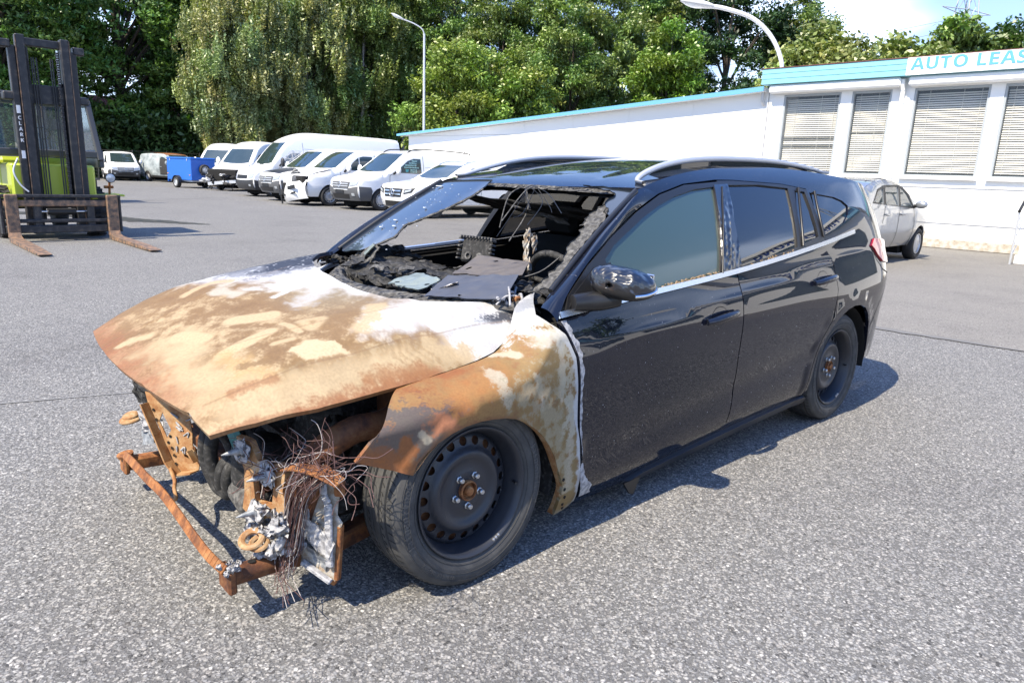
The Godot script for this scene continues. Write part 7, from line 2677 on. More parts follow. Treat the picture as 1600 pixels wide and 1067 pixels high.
		# fuel flap, bumper seam
		if sg > 0:
			var sm := MB.new()
			sm.sag = SAG
			for ln in [P2([3.100, 0.460, 3.200, 0.620, 3.320, 0.720, 3.450, 0.800]), P2([3.061, 0.982, 3.120, 0.900, 3.200, 0.840, 3.340, 0.800, 3.500, 0.790])]:
				for pp in Geometry2D.offset_polyline(ln, 0.0025, Geometry2D.JOIN_MITER, Geometry2D.END_BUTT):
					sm.panel(pp, cside(1.0), 0.04, 1.0, 0.0, [], 0.0015)
			obj("bumper_seam", sm, M.dark, o)
		# scorched, blistered front edge of the door
		if sg > 0:
			var ez := nz(19, 9.0, 4)
			var ep := PackedVector2Array()
			var back := PackedVector2Array()
			for q in [[0.377, 0.93], [0.402, 0.885], [0.436, 0.803], [0.454, 0.701], [0.471, 0.567], [0.494, 0.425], [0.517, 0.304], [0.550, 0.212]]:
				ep.append(Vector2(q[0], q[1]))
			ep = spline2(ep, 16)
			for q in ep:
				var wd := lut([0.2, 0.25, 0.33, 0.5, 0.7, 0.85, 0.93], [0.05, 0.055, 0.026, 0.012, 0.013, 0.022, 0.022], q.y)
				back.append(q + Vector2(wd * (1.0 + 0.8 * ez.get_noise_2d(q.x * 1.2, q.y * 1.2) + 0.3 * ez.get_noise_2d(q.x * 4.0, q.y * 4.0)), 0))
			back.reverse()
			ep.append_array(back)
			paint_part(door, "scorched_edge", M.ash, ep, sg, [], 0.0016, 0.02, 0.0)
		# inner trim, black from the fire
		var it := MB.new()
		it.sag = SAG
		it.panel(P2([0.460, 0.250, 2.350, 0.250, 2.450, 0.700, 2.425, 1.043, 1.495, 0.961, 0.420, 0.930]), func(q: Vector2) -> Vector3: return Vector3(q.x, q.y, sgn * (cT(q.x, q.y) - 0.07)), 0.12, -sg)
		for k in 10:
			var s0 := lerpf(0.44, 2.45, k / 10.0)
			var s1 := lerpf(0.44, 2.45, (k + 1) / 10.0)
			it.quad(Vector3(s0, belt(s0) - 0.006, sg * (cT(s0, 0.95) - 0.02)), Vector3(s1, belt(s1) - 0.006, sg * (cT(s1, 0.95) - 0.02)), Vector3(s1, belt(s1) - 0.03, sg * (cT(s1, 0.95) - 0.085)), Vector3(s0, belt(s0) - 0.03, sg * (cT(s0, 0.95) - 0.085)), Vector3.UP)
		obj("door_trim", it, M.soot, o)
		# door mirror, its cap melted into folds
		if sg > 0:
			mirror(o, sg)

func mirror(o: Node3D, sg: float) -> void:
	var m := MB.new()
	m.sag = SAG
	var sgn := sg
	m.panel(P2([0.43, 0.972, 0.69, 0.985, 0.694, 1.10, 0.6, 1.09, 0.47, 1.015]), func(q: Vector2) -> Vector3: return Vector3(q.x, q.y, sgn * (cT(q.x, q.y) + 0.006)), 0.05, sg, 0.01)
	var b := obj("mirror_base", m, M.trim, o)
	var arm := MB.new()
	arm.sag = SAG
	arm.tube(spline(P3([0.44, 0.985, sg * 0.862, 0.50, 0.985, sg * 0.88, 0.55, 0.988, sg * 0.91, 0.60, 0.995, sg * 0.94]), 4), [0.03, 0.031, 0.032, 0.033, 0.034, 0.035, 0.036, 0.036, 0.035, 0.034, 0.033, 0.032, 0.03], 10)
	obj("mirror_arm", arm, M.trim, b)
	var fz := nz(66, 1.0, 4)
	var shell := func(a: float, c: float) -> Vector3:
		var th := TAU * fposmod(a, 1.0)
		var ph := PI * clampf(c, 0.01, 0.99)
		var d := Vector3(cos(ph), sin(ph) * sin(th), sin(ph) * cos(th))
		var x := signf(d.x) * pow(absf(d.x), 0.75)
		var hh := lerpf(0.064, 0.05, 0.5 + 0.5 * x) if d.y > 0 else 0.05
		var q := Vector3(0.595 + x * (0.078 if x < 0 else 0.068) + 0.035 * (d.z * sgn + 0.1), 1.05 + signf(d.y) * pow(absf(d.y), 0.8) * hh - 0.014 * d.z, sgn * (0.955 + signf(d.z) * pow(absf(d.z), 0.8) * 0.1))
		if d.y > -0.1 and x < 0.5 and sgn > 0:
			q += Vector3(-0.6, 0.8, 0.3) * 0.010 * fz.get_noise_3dv(q * 13.0) * smoothstep(0.5, -0.2, x)
			q.y += 0.004 * absf(fz.get_noise_3dv(q * 22.0)) * smoothstep(0.5, -0.2, x)
		return q
	var s := MB.new()
	s.sag = SAG
	s.surf(shell, 44, 30, -1.0)
	obj("mirror_cap", s, M.gloss, o)
	var lo := MB.new()
	lo.sag = SAG
	lo.surf(func(a: float, c: float) -> Vector3:
		var q: Vector3 = shell.call(0.52 + 0.46 * a, 0.06 + 0.88 * c)
		return q + Vector3(0, -0.005, 0), 16, 16, -1.0)
	obj("mirror_lower_cap", lo, M.trim, o)
	var strip := MB.new()
	strip.sag = SAG
	strip.tube(spline(P3([0.56, 1.018, sg * 1.04, 0.60, 1.02, sg * 1.056, 0.65, 1.026, sg * 1.056, 0.69, 1.032, sg * 1.03]), 4), 0.006, 6)
	obj("indicator", strip, M.chrome, o)
	var gl := MB.new()
	gl.sag = SAG
	gl.box(Vector3(0.668, 1.045, sg * 0.955), Vector3(0.006, 0.075, 0.16), 0.01)
	obj("mirror_glass", gl, M.chrome, o)

func car_roof(o: Node3D) -> void:
	var p := PackedVector2Array()
	for k in 21:
		var t := lerpf(-1, 1, k / 20.0)
		p.append(Vector2(0.968 + 0.076 * t * t, t * cT(1.042, roof_edge(1.042)) * 0.999))
	for k in 30:
		var s := lerpf(1.08, 3.42, k / 29.0)
		p.append(Vector2(s, cT(s, roof_edge(s))))
	for k in range(1, 8):
		p.append(Vector2(3.42 + 0.05 * sin(PI * k / 8.0), lerpf(1, -1, k / 8.0) * cT(3.42, roof_edge(3.42))))
	for k in 30:
		var s := lerpf(3.42, 1.08, k / 29.0)
		p.append(Vector2(s, -cT(s, roof_edge(s))))
	var m := MB.new()
	m.sag = SAG
	m.panel(p, func(q: Vector2) -> Vector3:
		# two shallow pressed channels
		var dz := -0.004 * exp(-pow((absf(q.y) - 0.36) / 0.012, 2.0)) * smoothstep(1.05, 1.3, q.x)
		return Vector3(q.x, roofH(q.x, q.y) + dz, q.y), 0.045, -1.0, 0.02)
	obj("roof", m, M.paint, o)
	var hl := MB.new()
	hl.sag = SAG
	var hz := nz(14, 3.0, 3)
	hl.panel(P2([1.0, -0.54, 3.3, -0.5, 3.3, 0.5, 1.0, 0.54]), func(q: Vector2) -> Vector3: return Vector3(q.x, roofH(q.x, q.y) - 0.05 + 0.02 * hz.get_noise_2dv(q), q.y), 0.1, 1.0)
	obj("headliner", hl, M.soot, o)
	# crusted seal over the windscreen
	var se := MB.new()
	se.sag = SAG
	var fz := nz(12, 9.0, 3)
	se.surf(func(a: float, b: float) -> Vector3:
		var t := lerpf(-0.60, 0.60, a)
		var s := 0.966 + 0.076 * t * t / 0.36 + lerpf(-0.024, 0.002, b)
		return Vector3(s, roofH(0.99, t) - 0.004 - 0.016 * (1.0 - b) + 0.004 * sin(PI * b) + 0.002 * fz.get_noise_2d(t * 8.0, b * 3.0), t), 70, 5, -1.0)
	obj("windscreen_seal", se, M.char_grey, o)
	for sg in [1.0, -1.0]:
		# roof rail: a flat bar rising from its foot
		var r := MB.new()
		r.sag = SAG
		var c := spline2(P2([1.085, 1.376, 1.2, 1.413, 1.38, 1.450, 1.6, 1.472, 1.9, 1.478, 2.3, 1.470, 2.6, 1.449, 2.8, 1.425, 2.87, 1.405]), 5)
		var last := -1
		for i in c.size():
			var q := c[i]
			var k := float(i) / (c.size() - 1)
			var te: float = lerpf(cT(q.x, roof_edge(q.x)) - 0.012, 0.523, sin(PI * k) ** 0.35)
			var hw := 0.007 + 0.010 * pow(sin(PI * clampf(k, 0.02, 0.98)), 0.4)
			var hh := 0.006 + 0.008 * pow(sin(PI * clampf(k, 0.02, 0.98)), 0.4)
			var d := (c[mini(i + 1, c.size() - 1)] - c[maxi(i - 1, 0)]).normalized()
			var up := Vector3(-d.y, d.x, 0)
			var f := r.v.size()
			for a in 12:
				var th := TAU * a / 12
				var ex := signf(cos(th)) * pow(absf(cos(th)), 0.6) * hw
				var ey := signf(sin(th)) * pow(absf(sin(th)), 0.6) * hh
				r.vert(Vector3(q.x, q.y, sg * te) + up * ey + Vector3(0, 0, ex), (up * sin(th) / hh + Vector3(0, 0, cos(th) / hw)).normalized())
			if last >= 0:
				for a in 12:
					r.face(last + a, last + (a + 1) % 12, f + (a + 1) % 12)
					r.face(last + a, f + (a + 1) % 12, f + a)
			last = f
		obj("roof_rail", r, mk("satin_rail", 0.5, 0.51, 0.53, 0.36, 0.45) if sg > 0 else o.get_node("roof_rail").material_override, o)
		var ft := MB.new()
		ft.sag = SAG
		ft.panel(P2([1.22, 0.0, 2.82, 0.0, 2.76, 1.0, 2.4, 1.0, 1.8, 1.0, 1.4, 1.0]), func(q: Vector2) -> Vector3:
			var zt := lut([1.085, 1.2, 1.38, 1.6, 1.9, 2.3, 2.6, 2.8, 2.87], [1.376, 1.413, 1.450, 1.472, 1.478, 1.470, 1.449, 1.425, 1.405], q.x)
			return Vector3(q.x, lerpf(roofH(q.x, 0.515) - 0.01, zt, q.y), sg * 0.52), 0.2, sg)
		obj("rail_gasket", ft, M.paint, o)
	# fin aerial
	var an := MB.new()
	an.sag = SAG
	an.xf = Transform3D(Basis(), Vector3(0, 0, 0))
	an.extr(P2([2.72, 1.425, 2.90, 1.42, 2.885, 1.485, 2.86, 1.492, 2.80, 1.462]), 0.03)
	obj("fin_aerial", an, M.trim, o)
	# tail: gate, glass, bumper
	var rx := func(z: float) -> float: return lut([0.28, 0.5, 0.7, 0.9, 0.98, 1.1, 1.22, 1.32], [3.78, 3.80, 3.80, 3.79, 3.755, 3.67, 3.55, 3.46], z)
	var rp := PackedVector2Array()
	var zz := [0.285, 0.36, 0.5, 0.7, 0.9, 0.98, 1.08, 1.22, 1.29]
	var ss := [3.6, 3.70, 3.72, 3.72, 3.70, 3.66, 3.58, 3.46, 3.42]
	for i in zz.size():
		rp.append(Vector2(cT(ss[i], zz[i]), zz[i]))
	for i in zz.size():
		rp.append(Vector2(-cT(ss[zz.size() - 1 - i], zz[zz.size() - 1 - i]), zz[zz.size() - 1 - i]))
	var rf := func(q: Vector2) -> Vector3: return Vector3(rx.call(q.y) - 0.085 * pow(absf(q.x) / 0.5, 2.4), q.y, q.x)
	var rm := MB.new()
	rm.sag = SAG
	rm.panel(rp, rf, 0.06, -1.0)
	obj("tailgate", rm, M.paint, o)
	var rg := MB.new()
	rg.sag = SAG
	rg.panel(P2([-0.42, 1.0, 0.42, 1.0, 0.40, 1.24, -0.40, 1.24]), rf, 0.08, -1.0, 0.004, [], 0.006)
	obj("rear_window", rg, M.tinted, o)
	var rb := MB.new()
	rb.sag = SAG
	rb.panel(P2([-0.38, 0.3, 0.38, 0.3, 0.38, 0.45, -0.38, 0.45]), rf, 0.08, -1.0, 0.004, [], 0.006)
	obj("bumper_insert", rb, M.trim, o)
	# underbody
	var ub := MB.new()
	ub.sag = SAG
	ub.box(Vector3(1.55, 0.215, 0), Vector3(1.9, 0.05, 1.6))
	ub.box(Vector3(3.3, 0.32, 0), Vector3(0.8, 0.05, 1.2))
	ub.box(Vector3(2.7, 0.3, 0), Vector3(0.1, 0.08, 1.2))
	obj("underbody", ub, M.soot, o)
	var fl := MB.new()
	fl.sag = SAG
	fl.panel(P2([0.84, 0.17, 0.885, 0.11, 0.91, 0.1, 0.95, 0.17]), func(q: Vector2) -> Vector3: return Vector3(q.x, q.y + 0.0, 0.845), 0.05, 1.0, 0.01)
	obj("loose_liner", fl, M.trim, o)

# windscreen surface, a across from right to left (-1..1), b up from the cowl to the roof
func screen(a: float, b: float) -> Vector3:
	var t0 := a * 0.76
	var t1 := a * 0.66
	var lo := Vector3(0.22 + 0.213 * a * a, 0.868 + 0.055 * pow(absf(a), 3.0), t0)
	var hi := Vector3(0.945 + 0.06 * a * a, 1.304 - 0.026 * a * a, t1)
	var q := lo.lerp(hi, b)
	var bow := 0.018 * sin(PI * b) * (1.0 - 0.4 * a * a)
	return q + Vector3(-0.45, 0.85, 0) * bow

func shard(o: Node3D, called: String, mat: Material, poly: Array, off := 0.0, rough := 0.0, sd := 1, cell := 0.03, thick := 0.006) -> MeshInstance3D:
	var f := nz(sd, 7.0, 4)
	var m := MB.new()
	m.panel(P2(poly), func(q: Vector2) -> Vector3: return screen(q.x, q.y) + Vector3(-0.45, 0.85, 0) * (off + rough * f.get_noise_2d(q.x * 2.0, q.y * 2.0)), cell, -1.0, thick)
	return obj(called, m, mat, o)

func ragged(poly: Array, amp: float, sd: int, k := 5) -> Array:
	var f := nz(sd, 11.0, 3)
	var r := []
	var n := poly.size() / 2
	for i in n:
		var a := Vector2(poly[i * 2], poly[i * 2 + 1])
		var b := Vector2(poly[((i + 1) % n) * 2], poly[((i + 1) % n) * 2 + 1])
		for j in k:
			var q := a.lerp(b, float(j) / k)
			if j > 0:
				q += (b - a).orthogonal().normalized() * amp * f.get_noise_2d(q.x * 3.0, q.y * 3.0)
			r.append(q.x)
			r.append(q.y)
	return r

func crumpled(o: Node3D, called: String, mat: Material, pts: Array, amp: float, sd: int, n := 14, m2 := 10, thick := 0.004) -> MeshInstance3D: # a buckled sheet between four corners
	var f := nz(sd, 1.0, 4)
	var A := Vector3(pts[0], pts[1], pts[2])
	var B := Vector3(pts[3], pts[4], pts[5])
	var C := Vector3(pts[6], pts[7], pts[8])
	var D := Vector3(pts[9], pts[10], pts[11])
	var nn := (C - A).cross(D - B).normalized()
	var sh := func(a: float, b: float) -> Vector3:
		var e := 0.06 * f.get_noise_2d(b * 4.0 + 7.0, a * 4.0)
		var q := A.lerp(B, clampf(a + e * (1.0 - 2.0 * absf(a - 0.5)), -0.2, 1.2)).lerp(D.lerp(C, clampf(a, 0, 1)), b + e)
		return q + nn * amp * (f.get_noise_3dv(q * 9.0) + 0.5 * f.get_noise_3dv(q * 26.0))
	var m := MB.new()
	m.surf(sh, n, m2, 1.0)
	m.surf(func(a: float, b: float) -> Vector3: return sh.call(a, b) - nn * thick, n, m2, -1.0)
	return obj(called, m, mat, o)

func car_cabin(o: Node3D) -> void:
	var rng := RandomNumberGenerator.new()
	rng.seed = 91
	# what is left of the laminated glass, still hanging at the right
	M.screen = mk("sooted_windscreen", 0.012, 0.016, 0.022, 0.3)
	coat(M.screen, 1.0, 0.01)
	var right := ragged([-0.985, 0.03, -0.90, 0.03, -0.62, 0.16, -0.44, 0.32, -0.50, 0.44, -0.42, 0.50, -0.34, 0.58, -0.27, 0.65, -0.20, 0.79, -0.205, 0.88, -0.24, 0.985, -0.985, 0.985], 0.012, 3)
	var g := shard(o, "windscreen_remnant", M.screen, right, 0.0, 0.0, 1, 0.05)
	var eg := MB.new() # crusted torn edge
	for i in range(10, 45):
		if i + 1 >= right.size() / 2: break
		var a := screen(right[i * 2], right[i * 2 + 1])
		var b := screen(right[i * 2 + 2], right[i * 2 + 3])
		eg.tube(PackedVector3Array([a, b]), rng.randf_range(0.004, 0.008), 5)
	obj("torn_edge", eg, M.char_grey, g)
	var dots := MB.new()
	for k in 50:
		var q := screen(rng.randf_range(-0.95, -0.3), rng.randf_range(0.2, 0.95))
		if rng.randf() < 0.75:
			dots.box(q + Vector3(-0.004, 0.007, 0), Vector3(0.004, 0.002, 0.004) * rng.randf_range(0.5, 1.5))
	for q in [[-0.85, 0.9, 0.05], [-0.72, 0.45, 0.02], [-0.62, 0.4, 0.02], [-0.8, 0.35, 0.016], [-0.55, 0.62, 0.014]]:
		var c := screen(q[0], q[1])
		dots.box(c + Vector3(-0.004, 0.006, 0), Vector3(0.012, 0.004, q[2]), 0.001)
	tag(obj("glass_flecks", dots, mk("pale_flecks", 0.6, 0.64, 0.68, 0.6), g), "", "", "", "stuff")
	# left edge: a strip of clean glass by the roof, crumbling crust below
	shard(o, "windscreen_remnant", M.screen, ragged([0.62, 0.995, 0.99, 0.995, 0.99, 0.70, 0.93, 0.74, 0.885, 0.86, 0.90, 0.94, 0.84, 0.972], 0.02, 5), 0.0, 0.0, 1, 0.05)
	shard(o, "windscreen_crust", M.char_grey, ragged([0.90, 0.82, 0.95, 0.76, 0.985, 0.66, 0.985, 0.02, 0.90, 0.01, 0.925, 0.1, 0.945, 0.24, 0.92, 0.36, 0.92, 0.5, 0.885, 0.6, 0.865, 0.7], 0.02, 7), 0.003, 0.008, 4, 0.02)
	# seals along both A-pillars
	for sg in [1.0, -1.0]:
		var t := MB.new()
		var ln := PackedVector3Array()
		for k in 13:
			ln.append(screen(sg * 1.0, k / 12.0) + Vector3(-0.002, 0.004, sg * 0.004))
		t.tube(ln, 0.012, 8)
		obj("pillar_seal", t, M.trim, o)
	# fallen slab of crazed glass at the right foot of the screen
	crumpled(o, "crazed_glass", M.char_grey, [0.40, 0.885, -0.60, 0.27, 0.875, -0.25, 0.36, 0.985, -0.26, 0.47, 0.985, -0.52], 0.014, 21, 22, 16)
	var pat := MB.new()
	var dull := mk("dull_green_glass", 0.16, 0.19, 0.18, 0.35)
	crumpled(o, "glass_flake", dull, [0.37, 0.945, -0.42, 0.32, 0.945, -0.32, 0.35, 0.992, -0.29, 0.41, 0.99, -0.40], 0.006, 24, 8, 6)
	# scuttle: dark crusted trough in front of the dash, rolled front edge
	var fz := nz(31, 6.0, 4)
	var sc := MB.new()
	sc.surf(func(a: float, b: float) -> Vector3:
		var t := lerpf(-0.66, 0.66, a)
		var u := t / 0.70
		var s := lerpf(0.05, 0.26, b) + 0.36 * u * u
		var z := 0.845 + 0.05 * sin(PI * minf(b * 1.5, 1.0)) - 0.075 * b + 0.007 * fz.get_noise_2d(t * 5.0, b * 4.0)
		return Vector3(s, z, t), 90, 18, -1.0)
	obj("scuttle", sc, M.char_grey, o)
	# dash: sagged black crust with torn holes
	var dz := nz(47, 3.2, 5)
	var dfn := func(q: Vector2) -> Vector3:
		var u := q.y / 0.7
		var top := 0.905 - 0.10 * pow((q.x - 0.42 - 0.22 * u * u) / 0.4, 2.0) - 0.03 * u
		return Vector3(q.x, top + 0.028 * dz.get_noise_2d(q.x * 3.0, q.y * 3.0) + 0.014 * absf(dz.get_noise_2d(q.x * 11.0, q.y * 11.0)), q.y)
	var hole1 := PackedVector2Array()
	var hole2 := PackedVector2Array()
	var hole3 := PackedVector2Array()
	for k in 16:
		var a := TAU * k / 16
		var rr := 1.0 + 0.45 * dz.get_noise_2d(k * 3.1, 4.0)
		hole1.append(Vector2(0.33, -0.12) + Vector2(cos(a) * 0.022, sin(a) * 0.055) * rr)
		hole2.append(Vector2(0.285, 0.02) + Vector2(cos(a) * 0.024, sin(a) * 0.052) * rr)
		hole3.append(Vector2(0.33, 0.2) + Vector2(cos(a) * 0.02, sin(a) * 0.03) * rr)
	var d := MB.new()
	d.panel(P2(ragged([0.22, -0.3, 0.2, 0.0, 0.2, 0.25, 0.3, 0.45, 0.46, 0.62, 0.72, 0.66, 0.80, 0.4, 0.76, 0.1, 0.70, -0.2, 0.72, -0.5, 0.78, -0.7, 0.5, -0.68, 0.34, -0.5], 0.03, 9)), dfn, 0.017, -1.0, 0.02, [hole1, hole2, hole3])
	obj("dash", d, M.char, o)
	var dl := MB.new()
	dl.box(Vector3(0.5, 0.62, 0), Vector3(0.42, 0.42, 1.36), 0.1)
	obj("dash_body", dl, M.soot, o)
	# flakes and lumps on the dash
	for k in 26:
		var x := rng.randf_range(0.24, 0.66)
		var y := rng.randf_range(-0.42, 0.58)
		var q: Vector3 = dfn.call(Vector2(x, y))
		var r := rng.randf_range(0.02, 0.055)
		var a := rng.randf() * TAU
		var e := Vector3(cos(a), rng.randf_range(-0.2, 0.35), sin(a)) * r
		var f := Vector3(-sin(a), rng.randf_range(-0.2, 0.3), cos(a)) * r * 0.7
		q.y += 0.014
		crumpled(o, "charred_flake", [M.char, M.char_grey, M.char][k % 3], [q.x - e.x - f.x, q.y - e.y - f.y, q.z - e.z - f.z, q.x + e.x - f.x, q.y + e.y - f.y, q.z + e.z - f.z, q.x + e.x + f.x, q.y + e.y + f.y, q.z + e.z + f.z, q.x - e.x + f.x, q.y - e.y + f.y, q.z - e.z + f.z], r * 0.5, 300 + k, 7, 6)
	# green-grey glass slab, slate slab, white residue
	crumpled(o, "glass_flake", dull, [0.16, 0.89, 0.12, 0.17, 0.89, 0.32, 0.27, 0.925, 0.33, 0.28, 0.93, 0.14], 0.008, 41, 10, 8)
	var slate := mk("slate_blue_slab", 0.05, 0.056, 0.075, 0.55)
	crumpled(o, "folded_slab", slate, [0.16, 0.875, 0.37, 0.33, 0.885, 0.63, 0.47, 0.955, 0.55, 0.30, 0.94, 0.33], 0.005, 43, 14, 10)
	crumpled(o, "folded_slab", mk("brown_grey_slab", 0.085, 0.075, 0.07, 0.75), [0.31, 0.943, 0.34, 0.48, 0.958, 0.56, 0.60, 0.99, 0.47, 0.50, 1.0, 0.27], 0.008, 44, 14, 10)
	crumpled(o, "paper_scrap", mk("scorched_paper", 0.6, 0.56, 0.52, 0.8), [0.26, 0.895, 0.28, 0.2, 0.89, 0.36, 0.28, 0.92, 0.42, 0.36, 0.925, 0.33], 0.007, 45, 8, 6)
	for k in 12:
		var q := Vector3(0.38 + rng.randf_range(-0.05, 0.09), 0.872 + rng.randf_range(-0.01, 0.025), 0.56 + rng.randf_range(-0.06, 0.07))
		var w := MB.new()
		var e := Vector3(rng.randf_range(-0.05, 0.05), rng.randf_range(0.0, 0.03), rng.randf_range(-0.05, 0.05))
		w.tube(spline(PackedVector3Array([q - e, q + Vector3(0, 0.014, 0), q + e]), 4), rng.randf_range(0.003, 0.007), 6)
		obj("white_residue", w, M.ash, o)
	# centre screen standing up, its frame burnt to a grid
	var S := Transform3D(Basis(Vector3.UP, 0.15) * Basis(Vector3(0, 0, 1), -0.22), Vector3(0.62, 0.935, 0.10))
	var sf := MB.new()
	sf.xf = S
	sf.box(Vector3(0, 0.06, 0), Vector3(0.02, 0.105, 0.17), 0.01)
	var scr := obj("centre_screen", sf, M.char, o)
	var sg2 := MB.new()
	sg2.xf = S
	for k in 11:
		sg2.box(Vector3(-0.006, 0.118, -0.09 + k * 0.018), Vector3(0.034, 0.012, 0.009), 0.002)
	for k in 6:
		for z in [-0.092, 0.092]:
			sg2.box(Vector3(-0.006, 0.02 + k * 0.018, z), Vector3(0.034, 0.009, 0.012), 0.002)
	obj("screen_frame", sg2, M.char_grey, scr)
	for z in [-0.03, 0.035]:
		var rr := MB.new()
		rr.xf = S * Transform3D(Basis(Vector3(0, 0, 1), PI / 2), Vector3(-0.012, 0.035, z))
		rr.lathe(P2([0.018, 0.0, 0.018, 0.008, 0.011, 0.008, 0.011, 0.0]), 14)
		obj("screen_boss", rr, M.char_grey, scr)
	# wires round the mirror foot, melted white remains hanging from it
	var sp: PackedVector3Array
	for k in 9:
		var w := MB.new()
		var top := Vector3(0.95 - rng.randf() * 0.04, 1.28, 0.12 + rng.randf_range(-0.05, 0.05))
		var end := Vector3(0.74 + rng.randf_range(-0.1, 0.1), 1.08 + rng.randf_range(-0.06, 0.12), 0.30 + rng.randf_range(-0.16, 0.16))
		sp = spline(PackedVector3Array([top, top.lerp(end, 0.4) + Vector3(rng.randf_range(-0.05, 0.05), rng.randf_range(-0.06, 0.04), rng.randf_range(-0.05, 0.05)), end]), 6)
		w.tube(sp, 0.0016 if k > 2 else 0.003, 5)
		obj("loose_wire", w, M.char_grey if k < 3 else M.trim, o)
	for q in [[0.66, 1.085, 0.40, 0.016, 0.03], [0.655, 1.045, 0.395, 0.013, 0.035], [0.65, 1.0, 0.40, 0.011, 0.035], [0.67, 1.06, 0.425, 0.012, 0.03], [0.65, 0.965, 0.41, 0.016, 0.03]]:
		var b := MB.new()
		b.blob(Vector3(q[0], q[1], q[2]), Vector3(q[3], q[4], q[3]), int(q[1] * 1000), 0.5, 12, 8)
		obj("melted_trim", b, M.pale_ash if M.has("pale_ash") else M.ash, o)
	crumpled(o, "sagging_headliner", M.char_grey, [0.86, 1.20, 0.02, 0.9, 1.15, 0.36, 0.95, 1.12, 0.36, 0.96, 1.18, 0.0], 0.012, 61, 14, 6)
	crumpled(o, "sagging_headliner", M.soot, [0.90, 1.22, -0.45, 0.98, 1.2, 0.55, 1.3, 1.1, 0.5, 1.25, 1.15, -0.45], 0.03, 62, 14, 8)
	# steering wheel, seats
	var wh := MB.new()
	var W := Transform3D(Basis(Vector3(0, 0, 1), 0.42), Vector3(0.90, 0.845, 0.36))
	var ring := PackedVector3Array()
	for k in 33:
		var a := TAU * k / 32.0
		ring.append(W * Vector3(0, sin(a) * 0.17, cos(a) * 0.17))
	wh.tube(ring, 0.016, 10, false)
	for a in [0.2, PI - 0.2, -PI / 2]:
		wh.tube(PackedVector3Array([W * Vector3(0, 0, 0), W * Vector3(0, sin(a) * 0.17, cos(a) * 0.17)]), 0.014, 6)
	obj("steering_wheel", wh, M.char, o)
	for t in [-0.37, 0.37]:
		var st := MB.new()
		st.box(Vector3(1.25, 0.42, t), Vector3(0.5, 0.18, 0.5), 0.06)
		st.xf = Transform3D(Basis(Vector3(0, 0, 1), -0.3), Vector3(1.55, 0.7, t))
		st.box(Vector3.ZERO, Vector3(0.14, 0.62, 0.48), 0.06)
		st.box(Vector3(0.0, 0.42, 0), Vector3(0.1, 0.18, 0.26), 0.04)
		obj("seat", st, M.soot, o)
	var bs := MB.new()
	bs.box(Vector3(2.25, 0.72, 0), Vector3(0.16, 0.7, 1.3), 0.06)
	bs.box(Vector3(2.0, 0.42, 0), Vector3(0.5, 0.18, 1.3), 0.06)
	obj("rear_bench", bs, M.soot, o)
	var fw := MB.new()
	fw.box(Vector3(0.34, 0.45, 0), Vector3(0.03, 0.6, 1.3))
	obj("bulkhead", fw, M.soot, o)
	# bent wiper stub and cable over the cowl
	var c := MB.new()
	c.tube(spline(P3([0.36, 0.915, 0.43, 0.46, 0.93, 0.5, 0.55, 0.965, 0.58, 0.62, 1.02, 0.615]), 5), 0.004, 5)
	obj("loose_wire", c, M.trim, o)
	var hinge := MB.new()
	hinge.box(Vector3(0.40, 0.875, 0.62), Vector3(0.03, 0.03, 0.02), 0.004)
	obj("hood_hinge", hinge, M.rust, o)
	var ve := MB.new()
	for k in 14:
		ve.blob(Vector3(0.36 + rng.randf_range(-0.05, 0.05), 0.885 + rng.randf_range(-0.02, 0.02), -0.68 + rng.randf_range(-0.05, 0.04)), Vector3(0.02, 0.012, 0.02), 70 + k, 0.4, 8, 6)
	tag(obj("scuttle_debris", ve, M.char, o), "", "", "", "stuff")

func plate_poly(o: Node3D, called: String, mat: Material, at: Transform3D, poly: Array, thick: float, holes := []) -> MeshInstance3D:
	var m := MB.new()
	m.xf = at
	var p := P2(poly)
	if Geometry2D.is_polygon_clockwise(p):
		p.reverse()
	var fz := nz(p.size() * 7, 6.0, 3)
	m.panel(p, func(q: Vector2) -> Vector3: return Vector3(q.x, q.y, 0.006 * fz.get_noise_2dv(q)), 0.02, 1.0, thick, holes)
	m.panel(p, func(q: Vector2) -> Vector3: return Vector3(q.x, q.y, 0.006 * fz.get_noise_2dv(q) - thick), 0.02, -1.0, 0.0, holes)
	return obj(called, m, mat, o)

